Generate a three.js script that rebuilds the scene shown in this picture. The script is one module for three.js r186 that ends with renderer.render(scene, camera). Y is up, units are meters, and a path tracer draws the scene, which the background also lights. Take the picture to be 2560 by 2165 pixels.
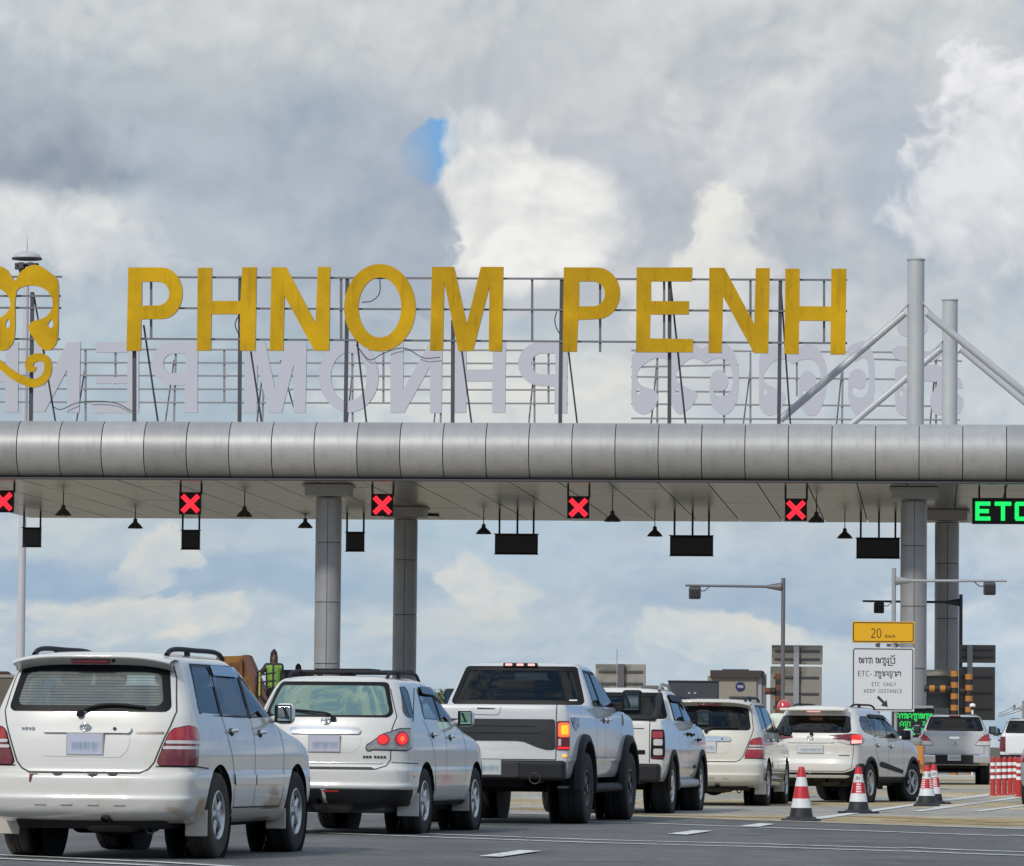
import * as THREE from 'three';
import { mergeGeometries } from 'three/addons/utils/BufferGeometryUtils.js';
import { RoundedBoxGeometry } from 'three/addons/geometries/RoundedBoxGeometry.js';
import { MarchingCubes } from 'three/addons/objects/MarchingCubes.js';

// ---------------------------------------------------------------- camera, sky, sun, exposure
const scene = new THREE.Scene();
const F = 12000, CX = 1280, CY = 1082.5, HORIZON = 1854;            // long lens: focal length in photograph pixels, picture centre, horizon row
const EYE = 1.0;                                                    // eye height in metres
const camera = new THREE.PerspectiveCamera(2 * Math.atan(CY / F) * 180 / Math.PI, 2560 / 2165, 0.5, 9000);
camera.position.set(0, EYE, 0);
camera.rotation.order = 'YXZ';
camera.rotation.set(Math.atan((HORIZON - CY) / F), 0, 0.55 * Math.PI / 180);
camera.updateMatrixWorld(true);
scene.add(camera);

const renderer = new THREE.WebGLRenderer({ antialias: true });
renderer.toneMapping = THREE.LinearToneMapping;
renderer.toneMappingExposure = 1.0;
renderer.shadowMap.enabled = true;

const SUN_AZ = -150 * Math.PI / 180, SUN_EL = 36 * Math.PI / 180;   // behind the camera and to its left
const sun = new THREE.DirectionalLight(new THREE.Color(1, 0.945, 0.85), 2.4);
sun.position.set(Math.sin(SUN_AZ) * Math.cos(SUN_EL) * 300, Math.sin(SUN_EL) * 300, -Math.cos(SUN_AZ) * Math.cos(SUN_EL) * 300 - 100);
sun.target.position.set(0, 0, -100);
sun.castShadow = true; sun.shadow.radius = 9; sun.shadow.mapSize.set(4096, 4096);
Object.assign(sun.shadow.camera, { left: -90, right: 90, top: 120, bottom: -120, near: 1, far: 700 });
scene.add(sun, sun.target);

// ---- noise
function hash2(ix, iy, s) { let h = Math.imul(ix, 374761393) ^ Math.imul(iy, 668265263) ^ Math.imul(s, 974634777); h = Math.imul(h ^ (h >>> 13), 1274126177); return ((h ^ (h >>> 16)) >>> 0) / 4294967296; }
function vnoise(x, y, s = 0) {
  const ix = Math.floor(x), iy = Math.floor(y), fx = x - ix, fy = y - iy;
  const u = fx * fx * fx * (fx * (fx * 6 - 15) + 10), v = fy * fy * fy * (fy * (fy * 6 - 15) + 10);
  const a = hash2(ix, iy, s), b = hash2(ix + 1, iy, s), c = hash2(ix, iy + 1, s), d = hash2(ix + 1, iy + 1, s);
  return a + (b - a) * u + (c - a) * v + (a - b - c + d) * u * v;
}
function fbm(x, y, oct, s = 0) { let sum = 0, a = 0.5, n = 0; for (let i = 0; i < oct; i++) { sum += a * vnoise(x, y, s + i); n += a; a *= 0.5; const t = x * 1.62 - y * 1.17; y = x * 1.17 + y * 1.62; x = t; } return sum / n; }
function billow(x, y, oct, s = 0) { let sum = 0, a = 0.5, n = 0; for (let i = 0; i < oct; i++) { sum += a * (1 - Math.abs(2 * vnoise(x, y, s + i) - 1)); n += a; a *= 0.52; const t = x * 1.62 - y * 1.17; y = x * 1.17 + y * 1.62; x = t; } return sum / n; }
function rng(seed) { let s = seed | 0; return () => { s = (s + 0x6d2b79f5) | 0; let t = Math.imul(s ^ (s >>> 15), 1 | s); t = (t + Math.imul(t ^ (t >>> 7), 61 | t)) ^ t; return ((t ^ (t >>> 14)) >>> 0) / 4294967296; }; }
const sstep = (a, b, x) => { const t = Math.min(1, Math.max(0, (x - a) / (b - a))); return t * t * (3 - 2 * t); };
const lin = (v) => { v /= 255; return v <= 0.04045 ? v / 12.92 : Math.pow((v + 0.055) / 1.055, 2.4); };
const L3 = (r, g, b) => [lin(r), lin(g), lin(b)];

// ---- the cloudy sky as radiance over azimuth and elevation in degrees (right of the road axis, above the horizon)
// each cloud mass: centre, half axes, lit colour, shaded colour, softness of its edge, raggedness
const MASSES = [];
{
  const D = 209.4, mass = (x, y, rx, ry, lit, dim, soft, rag = 0.5, cover = 1) => MASSES.push({ a: (x - CX) / D, e: (HORIZON - y) / D, rx: rx / D, ry: ry / D, lit: L3(...lit), dim: L3(...dim), soft, rag, cover });
  mass(1280, 800, 2100, 1100, [198, 206, 212], [170, 184, 196], 0.5, 0.3);
  // low, distant banks
  mass(1300, 1600, 2100, 420, [196, 207, 214], [172, 190, 204], 0.9, 0.4);
  mass(2250, 1490, 560, 120, [172, 190, 207], [152, 175, 200], 0.8, 0.5, 0.85);
  mass(1750, 1480, 300, 50, [172, 190, 206], [160, 180, 201], 0.9, 0.6, 0.7);
  mass(600, 1455, 560, 60, [160, 184, 205], [150, 174, 198], 0.9, 0.6, 0.8);
  mass(1100, 1330, 500, 60, [176, 197, 213], [165, 188, 206], 0.9, 0.6, 0.7);
  mass(1185, 1455, 130, 72, [226, 222, 212], [196, 206, 212], 0.3, 0.75, 0.9);
  mass(1080, 1560, 260, 48, [206, 210, 208], [180, 196, 208], 0.6, 0.8, 0.85);
  mass(330, 1555, 330, 62, [216, 216, 210], [184, 198, 208], 0.3, 0.8, 0.9);
  mass(560, 1560, 120, 55, [222, 220, 212], [186, 200, 210], 0.3, 0.8, 0.85);
  mass(440, 1400, 110, 55, [218, 217, 210], [188, 201, 210], 0.3, 0.8, 0.85);
  mass(120, 1360, 200, 60, [205, 210, 210], [182, 198, 208], 0.7, 0.8, 0.8);
  mass(150, 1460, 190, 34, [160, 182, 204], [150, 175, 200], 0.8, 0.7, 0.8);
  mass(1760, 1590, 230, 44, [222, 220, 212], [188, 202, 212], 0.3, 0.8, 0.9);
  mass(2080, 1650, 220, 60, [208, 214, 214], [186, 202, 214], 0.7, 0.7, 0.8);
  mass(2440, 1600, 210, 110, [212, 219, 224], [184, 202, 217], 0.6, 0.7, 0.85);
  mass(2480, 1400, 150, 60, [206, 214, 220], [184, 201, 216], 0.7, 0.7, 0.8);
  mass(1640, 1390, 420, 60, [188, 203, 216], [172, 192, 210], 0.9, 0.7, 0.7);
  // middle band, behind the letters
  mass(650, 960, 1000, 240, [186, 200, 208], [163, 182, 196], 0.9, 0.5);
  mass(2100, 940, 900, 250, [206, 212, 215], [184, 195, 204], 0.9, 0.5);
  mass(1250, 1000, 420, 150, [226, 226, 220], [196, 205, 210], 0.7, 0.7, 0.9);
  // high masses
  mass(1900, 420, 1000, 380, [208, 210, 213], [176, 183, 192], 0.8, 0.6);
  mass(1280, 60, 1900, 200, [214, 216, 216], [186, 192, 198], 0.8, 0.6, 0.9);
  mass(150, 590, 520, 120, [232, 232, 230], [198, 204, 210], 0.5, 0.7);
  mass(1940, 330, 260, 130, [226, 226, 226], [196, 201, 207], 0.75, 0.8, 0.8);
  mass(2230, 520, 130, 170, [178, 190, 203], [166, 178, 193], 0.9, 0.6, 0.75);
  mass(2180, 290, 170, 90, [180, 189, 200], [170, 180, 193], 0.9, 0.6, 0.7);
  mass(1500, 440, 130, 120, [186, 192, 203], [172, 181, 194], 0.9, 0.6, 0.6);
  mass(2500, 430, 150, 250, [236, 236, 238], [198, 203, 210], 0.4, 0.9);
  mass(2420, 600, 190, 140, [226, 228, 230], [192, 198, 206], 0.5, 0.9);
  mass(1740, 590, 100, 120, [234, 233, 228], [198, 203, 208], 0.35, 0.9, 0.95);
  mass(1690, 700, 150, 90, [226, 226, 222], [196, 202, 208], 0.5, 0.9, 0.9);
  mass(160, 395, 640, 120, [168, 176, 188], [144, 155, 170], 0.7, 0.5);
  mass(60, 250, 620, 120, [178, 188, 196], [158, 170, 182], 0.9, 0.5, 0.8);
  mass(640, 540, 330, 190, [183, 193, 203], [164, 177, 191], 0.8, 0.7, 0.85);
}

const BLUE = L3(104, 168, 224), GAP = { x: 1068, y: 412 };
const DARK = { lit: L3(180, 189, 201), dim: L3(155, 167, 183) }, WHITE = { lit: L3(241, 240, 236), dim: L3(203, 207, 211) };
function skyAt(a, e, fine) {
  const oct = fine ? 6 : 4, far = sstep(3.2, 1.2, e);                        // low clouds are far: flatter and finer
  const U = a * 0.62, Q = 0.6 * e + 1.9 * (1 - Math.exp(-e / 2.1));
  const n1 = fbm(U + 40, Q + 7, oct, 1), n2 = fbm(U - 13, Q + 31, oct, 9);
  const qx = U * 1.6 + n1 * 0.8, qy = Q * 1.7 + n2 * 0.8;
  const f0 = fbm(qx, qy, oct, 21), f1 = fbm(qx - 0.10, qy + 0.16, 4, 21), puff = billow(qx * 1.7 + 5, qy * 1.7, oct - 1, 61);
  const relief = (f0 - f1) * 2.3 + (puff - 0.62) * 0.35, body = f0 - 0.5, grain = fbm(qx * 4.2, qy * 4.2, fine ? 4 : 2, 33) - 0.5;
  const wx = a + (n1 - 0.5) * 1.3 + body * 0.5, wy = e + ((n2 - 0.5) * 0.9 + body * 0.35) * (1 - 0.55 * far);
  // what the sky is like anywhere: broken cloud with bluer openings
  const gen = fbm(a * 0.075 + 36, e * 0.11 + 2, 4, 51) + relief * 0.10 + body * 0.35, g2 = sstep(0.4, 0.58, gen), g3 = sstep(0.45, 0.75, fbm(a * 0.05 - 9, e * 0.08, 3, 71) + body * 0.3);
  let r = 0.19 + (0.44 + 0.22 * g3) * g2, g = 0.355 + (0.32 + 0.2 * g3) * g2, b = 0.62 + (0.08 + 0.17 * g3) * g2;
  for (const m of MASSES) {
    const dx = (wx - m.a) / m.rx, dy = (wy - m.e) / m.ry, d = Math.sqrt(dx * dx + dy * dy);
    if (d > 2.6) continue;
    const k = d - body * m.rag * 1.5 - (puff - 0.62) * m.rag * 0.9 + grain * m.rag * 0.5, al = m.cover * sstep(1 + m.soft * 0.6, 1 - m.soft * 0.6, k);
    if (al <= 0) continue;
    const s = Math.min(1, Math.max(0, 0.55 + relief * 0.7 + body * 0.75 + grain * 0.4 + dy * 0.3 + dx * 0.06));
    r += (m.dim[0] + (m.lit[0] - m.dim[0]) * s - r) * al; g += (m.dim[1] + (m.lit[1] - m.dim[1]) * s - g) * al; b += (m.dim[2] + (m.lit[2] - m.dim[2]) * s - b) * al;
  }
  // gap of open blue, the white cumulus right of it and the dark bank left of it, all with crisp edges
  const put = (c, al) => { r += (c[0] - r) * al; g += (c[1] - g) * al; b += (c[2] - b) * al; };
  const px = CX + a * 209.4, py = HORIZON - e * 209.4;
  if (Math.abs(a) < 9 && e < 11 && e > 3) {
    const rx = px + (n1 - 0.5) * 150 + (puff - 0.6) * 70 + body * 60, ry = py + (n2 - 0.5) * 120 + (puff - 0.6) * 60 + grain * 26;
    const ell = (x, y, ax, ay, rot = 0) => { const c = Math.cos(rot), s = Math.sin(rot), u = (rx - x) * c + (ry - y) * s, v = -(rx - x) * s + (ry - y) * c; return Math.hypot(u / ax, v / ay); };
    put(BLUE, sstep(1.12, 0.85, ell(GAP.x, GAP.y, 82, 108, 0.45)));
    const s = Math.min(1, Math.max(0, 0.72 + relief * 0.95 + body * 0.6 + grain * 0.35)), mixed = (q) => [0, 1, 2].map((i) => q.dim[i] + (q.lit[i] - q.dim[i]) * s);
    put(mixed({ lit: L3(224, 226, 227), dim: L3(190, 196, 203) }), 0.8 * sstep(1.25, 0.8, ell(GAP.x + 130, GAP.y - 45, 95, 85, 0.6)));
    put(mixed(WHITE), sstep(1.3, 0.9, ell(GAP.x + 205, GAP.y + 150, 235, 150)));
    put(mixed(WHITE), sstep(1.1, 0.93, ell(GAP.x + 65, GAP.y + 85, 120, 52, -0.25)));
    const s2 = Math.min(1, Math.max(0, 0.5 + relief * 0.6 + body * 0.9 + grain * 0.2));
    const dk = [0, 1, 2].map((i) => DARK.dim[i] + (DARK.lit[i] - DARK.dim[i]) * s2);
    put(dk, 0.85 * sstep(1.7, 0.75, ell(GAP.x - 235, GAP.y + 10, 190, 175)));
    const inner = sstep(GAP.x - 420, GAP.x - 90, rx);
    put(dk, 0.95 * inner * sstep(1.18, 0.95, ell(GAP.x - 130, GAP.y + 190, 190, 150, -0.2)));
    put(dk, 0.9 * sstep(GAP.x - 120, GAP.x + 10, rx) * sstep(1.12, 0.95, ell(GAP.x + 5, GAP.y + 260, 90, 110, -0.3)));
    put(dk, 0.45 * sstep(1.6, 0.6, ell(GAP.x - 160, GAP.y + 420, 260, 120)));
  }
  return [r, g, b];
}
// the whole sky, which lights the place
{
  const W = 2048, H = 1024, data = new Float32Array(W * H * 4);
  const below = L3(150, 152, 150);
  for (let j = 0; j < H; j++) for (let i = 0; i < W; i++) {
    const el = ((j + 0.5) / H - 0.5) * 180, lon = ((i + 0.5) / W - 0.5) * 360;              // lon 0 = +x, 90 = +z
    let az = lon + 90; if (az > 180) az -= 360;
    let c;
    if (el < -2) c = below;
    else { const e = Math.max(0, el); c = skyAt(az, e, Math.abs(az) < 20 && e < 18); const z = sstep(12, 70, e); c = [c[0] * (1 + 0.12 * z), c[1] * (1 + 0.12 * z), c[2] * (1 + 0.12 * z)]; }
    const o = (j * W + i) * 4; data[o] = c[0]; data[o + 1] = c[1]; data[o + 2] = c[2]; data[o + 3] = 1;
  }
  const t = new THREE.DataTexture(data, W, H, THREE.RGBAFormat, THREE.FloatType);
  t.mapping = THREE.EquirectangularReflectionMapping; t.magFilter = THREE.LinearFilter; t.needsUpdate = true;
  scene.background = t; scene.environment = t;
}
// the part of it before us, at the same radiance and in finer detail, as a far backdrop of cloud
{
  const A = 12, E0 = -0.4, E1 = 13.4, W = 2048, H = 1176, R = 4000, data = new Uint8Array(W * H * 4);
  const enc = (v) => { v = Math.min(1, Math.max(0, v)); return Math.round(255 * (v <= 0.0031308 ? v * 12.92 : 1.055 * Math.pow(v, 1 / 2.4) - 0.055)); };
  for (let j = 0; j < H; j++) for (let i = 0; i < W; i++) {
    const c = skyAt(-A + 2 * A * (i + 0.5) / W, Math.max(0, E0 + (E1 - E0) * (j + 0.5) / H), true), o = (j * W + i) * 4;
    for (let k = 0; k < 3; k++) data[o + k] = enc(c[k]);
    data[o + 3] = 255;
  }
  const t = new THREE.DataTexture(data, W, H); t.colorSpace = THREE.SRGBColorSpace; t.magFilter = THREE.LinearFilter; t.needsUpdate = true;
  const NA = 24, NE = 14, pos = [], uv = [], idx = [];
  for (let j = 0; j <= NE; j++) for (let i = 0; i <= NA; i++) {
    const a = (-A + 2 * A * i / NA) * Math.PI / 180, e = (E0 + (E1 - E0) * j / NE) * Math.PI / 180;
    pos.push(R * Math.sin(a), R * Math.tan(e), -R * Math.cos(a)); uv.push(i / NA, j / NE);
    if (i < NA && j < NE) { const k = j * (NA + 1) + i; idx.push(k, k + 1, k + NA + 2, k, k + NA + 2, k + NA + 1); }
  }
  const g = new THREE.BufferGeometry(); g.setAttribute('position', new THREE.Float32BufferAttribute(pos, 3)); g.setAttribute('uv', new THREE.Float32BufferAttribute(uv, 2)); g.setIndex(idx); g.computeVertexNormals();
  const m = new THREE.Mesh(g, new THREE.MeshBasicMaterial({ map: t, side: THREE.DoubleSide }));
  m.name = 'sky'; m.userData = { kind: 'structure', label: 'broken white and grey cumulus sky', category: 'sky' };
  scene.add(m);
}
// ---------------------------------------------------------------- helpers
const V = (x, y, z) => new THREE.Vector3(x, y, z);
const rad = (d) => d * Math.PI / 180;
function ray(x, y) { return V((x - CX) / F, -(y - CY) / F, -1).applyQuaternion(camera.quaternion); }          // direction through a point of the photograph
function at(x, y, depth) { const d = ray(x, y); return V(0, EYE, 0).addScaledVector(d, depth / -d.z); }         // the point there at a distance along the road axis
function onGround(x, y) { const d = ray(x, y); return V(0, EYE, 0).addScaledVector(d, -EYE / d.y); }
const taken = new Map();
function numbered(name) { const n = taken.get(name) ?? 0; taken.set(name, n + 1); return n ? name + '_' + String(n).padStart(3, '0') : name; }
function tag(o, label, category, group) { o.userData.label = label; o.userData.category = category; if (group) o.userData.group = group; return o; }
function thing(name, label, category, pos = [0, 0, 0], turn = 0, group) {
  const o = new THREE.Group(); o.name = numbered(name); o.position.set(...pos); o.rotation.y = turn; tag(o, label, category, group); scene.add(o); return o;
}
function put(name, geos, mat, parent) {
  geos = (Array.isArray(geos) ? geos : [geos]).filter(Boolean);
  let g = geos[0];
  if (geos.length > 1) { g = mergeGeometries(geos.map((q) => { const c = q.index ? q.toNonIndexed() : q.clone(); for (const k of Object.keys(c.attributes)) if (!['position', 'normal', 'uv'].includes(k)) c.deleteAttribute(k); if (!c.attributes.uv) c.setAttribute('uv', new THREE.Float32BufferAttribute(new Float32Array(c.attributes.position.count * 2), 2)); return c; })); }
  const m = new THREE.Mesh(g, mat); m.name = name; m.castShadow = m.receiveShadow = true; parent.add(m); return m;
}
function part(name, parent, label) { const g = new THREE.Group(); g.name = name; if (label) g.userData.label = label; parent.add(g); return g; }
const box = (x, y, z, w, h, d, r = 0) => (r ? new RoundedBoxGeometry(w, h, d, 2, r) : new THREE.BoxGeometry(w, h, d)).translate(x, y, z);
function bar(a, b, r, seg = 8, r2 = r) {
  const A = V(...a), B = V(...b), d = B.clone().sub(A), g = new THREE.CylinderGeometry(r2, r, d.length(), seg);
  g.applyQuaternion(new THREE.Quaternion().setFromUnitVectors(V(0, 1, 0), d.normalize())); const m = A.add(B).multiplyScalar(0.5); return g.translate(m.x, m.y, m.z);
}
function beam(a, b, w, h) {                                           // square bar from a to b
  const A = V(...a), B = V(...b), d = B.clone().sub(A), g = new THREE.BoxGeometry(w, d.length(), h);
  g.applyQuaternion(new THREE.Quaternion().setFromUnitVectors(V(0, 1, 0), d.normalize())); const m = A.add(B).multiplyScalar(0.5); return g.translate(m.x, m.y, m.z);
}
function tube(pts, r, seg = 24, rs = 6) { return new THREE.TubeGeometry(new THREE.CatmullRomCurve3(pts.map((p) => V(...p))), seg, r, rs); }
const C = (r, g, b) => new THREE.Color().setRGB(r, g, b);
const std = (c, rough = 0.7, more = {}) => new THREE.MeshStandardMaterial({ color: c, roughness: rough, ...more });
const phys = (c, rough, more = {}) => new THREE.MeshPhysicalMaterial({ color: c, roughness: rough, ...more });
function canvas(w, h, draw, srgb = true) { const c = document.createElement('canvas'); c.width = w; c.height = h; const x = c.getContext('2d'); draw(x, w, h); const t = new THREE.CanvasTexture(c); if (srgb) t.colorSpace = THREE.SRGBColorSpace; t.anisotropy = 8; return t; }
function dataTex(n, f, srgb, rep) {
  const d = new Uint8Array(n * n * 4);
  for (let j = 0; j < n; j++) for (let i = 0; i < n; i++) { const c = f(i / n, j / n), o = (j * n + i) * 4; for (let k = 0; k < 3; k++) d[o + k] = Math.max(0, Math.min(255, Math.round((c.length ? c[k] : c) * 255))); d[o + 3] = 255; }
  const t = new THREE.DataTexture(d, n, n); t.wrapS = t.wrapT = THREE.RepeatWrapping; t.magFilter = THREE.LinearFilter; t.minFilter = THREE.LinearMipmapLinearFilter; t.generateMipmaps = true; if (srgb) t.colorSpace = THREE.SRGBColorSpace; if (rep) t.repeat.set(rep, rep); t.needsUpdate = true; return t;
}
// noise that wraps round at 1
const wrapFbm = (u, v, f, oct, s) => { let sum = 0, a = 0.5, n = 0; for (let o = 0; o < oct; o++) { const k = f << o, x = u * k, y = v * k, ix = Math.floor(x), iy = Math.floor(y), fx = x - ix, fy = y - iy, U = fx * fx * (3 - 2 * fx), W = fy * fy * (3 - 2 * fy), h = (p, q) => hash2(((p % k) + k) % k, ((q % k) + k) % k, s + o); sum += a * ((h(ix, iy) * (1 - U) + h(ix + 1, iy) * U) * (1 - W) + (h(ix, iy + 1) * (1 - U) + h(ix + 1, iy + 1) * U) * W); n += a; a *= 0.55; } return sum / n; };

const mat = {
  steel: std(C(0.33, 0.34, 0.36), 0.45, { metalness: 0.2 }), darkSteel: std(C(0.06, 0.06, 0.07), 0.55), paleSteel: std(C(0.42, 0.42, 0.46), 0.5),
  black: std(C(0.012, 0.012, 0.014), 0.6), rubber: std(C(0.016, 0.016, 0.017), 0.85), chrome: phys(C(0.75, 0.76, 0.78), 0.12, { metalness: 1 }),
  signBack: std(C(0.36, 0.36, 0.35), 0.55), white: std(C(0.78, 0.78, 0.78), 0.5),
};

// ---------------------------------------------------------------- ground
const asphaltMap = dataTex(1024, (u, v) => {
  const n = wrapFbm(u, v, 128, 3, 3), m = wrapFbm(u, v, 4, 5, 17), k = hash2(Math.floor(u * 1024), Math.floor(v * 1024), 77), track = wrapFbm(u + v * 0.0, v * 0.1 + 0.05, 12, 3, 23), oil = sstep(0.62, 0.75, wrapFbm(u, v, 6, 5, 91)), grit = sstep(0.6, 0.72, wrapFbm(u, v, 24, 4, 37));
  const t = 0.352 + (n - 0.5) * 0.11 + (m - 0.5) * 0.12 + (track - 0.5) * 0.1 + (k > 0.96 ? 0.12 : 0) - (k < 0.04 ? 0.07 : 0) - oil * 0.07 + grit * 0.035; return [t * 1.01, t, t * 0.985]; }, true);
const asphaltBump = dataTex(512, (u, v) => wrapFbm(u, v, 64, 3, 3), false);
function sheet(name, pts, y, m, parent) {                              // flat polygon on the ground, uv in metres
  const tri = THREE.ShapeUtils.triangulateShape(pts.map((p) => new THREE.Vector2(p[0], p[1])), []);
  const g = new THREE.BufferGeometry(), pos = [], uv = [], nor = [];
  for (const p of pts) { pos.push(p[0], y, p[1]); uv.push(p[0], -p[1]); nor.push(0, 1, 0); }
  g.setAttribute('position', new THREE.Float32BufferAttribute(pos, 3)); g.setAttribute('uv', new THREE.Float32BufferAttribute(uv, 2)); g.setAttribute('normal', new THREE.Float32BufferAttribute(nor, 3)); const up = (t) => { const [a, b, c] = t.map((i) => pts[i]); return (b[0] - a[0]) * (c[1] - a[1]) - (b[1] - a[1]) * (c[0] - a[0]) < 0 ? t : [t[0], t[2], t[1]]; };
  g.setIndex(tri.map(up).flat());
  const o = put(name, g, m, parent ?? scene); if (!parent) o.userData.kind = 'structure'; return o;
}
const tiled = (t, s) => { const c = t.clone(); c.repeat.set(s, s); c.needsUpdate = true; return c; };
sheet('ground', [[-3000, 200], [3000, 200], [3000, -5000], [-3000, -5000]], -0.012, std(C(0.16, 0.15, 0.12), 0.95, { map: tiled(dataTex(256, (u, v) => { const m = 0.75 + (wrapFbm(u, v, 4, 5, 5) - 0.5) * 0.6; return [m, m * 0.97, m * 0.9]; }, true), 0.05) }));
const road = sheet('road', [[-60, 30], [60, 30], [60, -260], [-60, -260]], 0, std(C(0.95, 0.95, 0.97), 0.82, { map: tiled(asphaltMap, 0.14), bumpMap: tiled(asphaltBump, 0.45), bumpScale: 0.004 }));
const gp = (x, y) => { const p = onGround(x, y); return [p.x, p.z]; };
// grey block paving beyond the first line across, with the ochre dust that lies on it in patches
const pave = [[600, 2030], [1300, 2035], [1600, 2043], [1950, 2054], [2560, 2075], [2700, 2080]].map((q) => gp(...q));
const paveMap = dataTex(1024, (u, v) => {
  const bx = u * 48, row = Math.floor(v * 96), by = v * 96, sh = (row & 1) * 0.5, ix = Math.floor(bx + sh), fx = bx + sh - ix, fy = by - row, joint = fx < 0.06 || fy < 0.1 ? 0.8 : 1;
  const k = hash2(ix % 48, row, 9), m = wrapFbm(u, v, 4, 5, 5), d = 0.55 * sstep(0.46, 0.62, wrapFbm(u, v, 2, 6, 61)), w = wrapFbm(u, v, 40, 3, 8);
  const t = (0.60 + (k - 0.5) * 0.13 + (m - 0.5) * 0.2 + (w - 0.5) * 0.16) * joint;
  return [t * 1.02 + d * 0.13, t * 0.985 + d * 0.03, t * 0.92 - d * 0.16];
}, true);
sheet('block_pavement', [...pave, [60, -70], [60, -255], [-60, -255], [-60, -62]], 0.004, std(C(1, 1, 1), 0.9, { map: tiled(paveMap, 0.055) }));
// painted markings
const paint = std(C(0.72, 0.72, 0.70), 0.7, { map: tiled(dataTex(256, (u, v) => { const n = wrapFbm(u, v, 16, 4, 12); return 0.97 - sstep(0.56, 0.75, n) * 0.3; }, true), 0.8) });
const yellowPaint = std(C(0.46, 0.30, 0.09), 0.85, { map: tiled(dataTex(256, (u, v) => { const n = wrapFbm(u, v, 12, 5, 31); return [0.95 - (1 - sstep(0.35, 0.6, n)) * 0.25, 0.95 - (1 - sstep(0.35, 0.6, n)) * 0.2, 0.95]; }, true), 0.5) });
function lineAcross(pts, w, name = 'line_marking', m = paint, y = 0.008) {
  const q = pts.map((p) => onGround(...p)), L = [], R = [];
  for (let i = 0; i < q.length; i++) { const a = q[Math.max(0, i - 1)], b = q[Math.min(q.length - 1, i + 1)], d = b.clone().sub(a).normalize(); L.push([q[i].x - d.z * w / 2, q[i].z + d.x * w / 2]); R.push([q[i].x + d.z * w / 2, q[i].z - d.x * w / 2]); }
  return sheet(name, [...L, ...R.reverse()], y, m, road);
}
const A1 = [[640, 2069], [760, 2074], [1100, 2087], [1500, 2101], [1900, 2111], [2250, 2122]], A2 = [[2262, 2120], [2400, 2126], [2640, 2134]];
lineAcross(A1, 0.14); lineAcross(A1.map(([x, y]) => [x, y + 7.5]), 0.14);
lineAcross(A2, 0.14); lineAcross(A2.map(([x, y]) => [x, y + 9]), 0.14);
lineAcross([[-60, 2136], [0, 2139], [180, 2147], [400, 2157], [620, 2170]], 0.14); lineAcross([[-60, 2145], [0, 2148], [180, 2156], [400, 2166]], 0.14);
lineAcross([[700, 2031], [1000, 2041], [1225, 2034], [1411, 2037], [1602, 2042], [1950, 2053], [2560, 2074], [2620, 2076]], 0.16, 'line_marking', paint, 0.0085);
lineAcross([[1100, 2046], [1225, 2049], [1613, 2059], [1950, 2071], [2515, 2091]], 0.15); lineAcross([[2522, 2089], [2640, 2094]], 0.15);
for (const [a, b, c, d] of [[[1197, 2143], [1251, 2145], [1353, 2130], [1300, 2128]], [[1668, 2087], [1718, 2089], [1781, 2079], [1735, 2078]], [[1848, 2067], [1895, 2069], [1938, 2062], [1900, 2060]], [[2030, 2053], [2052, 2054], [2050, 2049], [2034, 2049]]]) sheet('lane_dash', [gp(...a), gp(...b), gp(...c), gp(...d)], 0.012, paint, road);
// white lines of the toll lane, right
for (const [a, b, w] of [[[2026, 2050], [2480, 1986], 0.2], [[2290, 2030], [2580, 1990], 0.18], [[2330, 2008], [2580, 1976], 0.16], [[2330, 2021], [2480, 2003], 0.14], [[2440, 2030], [2600, 2010], 0.16]]) lineAcross([a, b], w, 'lane_line', paint, 0.012);
for (const [a, b, w] of [[[2150, 2041], [2560, 2058], 0.9], [[2240, 2052], [2560, 2066], 0.5], [[1560, 2036], [1960, 2046], 0.5], [[1225, 2020], [1600, 2030], 1.4], [[80, 2070], [420, 2062], 1.2]]) lineAcross([a, b], w, 'yellow_marking', yellowPaint, 0.0075);

// ---------------------------------------------------------------- toll canopy: its own axes run along the beam (u), up (y) and away from us (w)
const GA = rad(5), GO = V(0, 0, -145), Ge = V(Math.cos(GA), 0, Math.sin(GA)), Gn = V(Math.sin(GA), 0, -Math.cos(GA));
function G(x, y, w) { const d = ray(x, y), o = V(0, EYE, 0), k = (GO.clone().addScaledVector(Gn, w).sub(o)).dot(Gn) / d.dot(Gn), p = o.addScaledVector(d, k); return [p.clone().sub(GO).dot(Ge), p.y]; }   // (u, y) of a photograph point on the plane w
function gthing(name, label, category, u, y, w, group) { const p = GO.clone().addScaledVector(Ge, u).addScaledVector(Gn, w); return thing(name, label, category, [p.x, y, p.z], -GA, group); }
const S0 = F / 145;                                                    // photograph pixels per metre at the front of the canopy
const yTop = G(1280, 1056, -0.2)[1], yBot = G(1280, 1201, 0)[1];       // rounded fascia
const FR = (yTop - yBot) / 2, FYC = (yTop + yBot) / 2, U0 = G(-330, 1200, 0)[0], U1 = G(2900, 1200, 0)[0], DEPTH = 26.5;
const fasciaMap = dataTex(512, (u, v) => { const n = wrapFbm(u, v, 8, 5, 41), s = wrapFbm(u * 1, v, 64, 2, 5); const st = wrapFbm(u, v * 0.12 + 0.1, 40, 3, 63), t = 0.94 + (n - 0.5) * 0.09 + (s - 0.5) * 0.04 - sstep(0.6, 0.78, st) * 0.03; return [t, t, t]; }, true);
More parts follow.
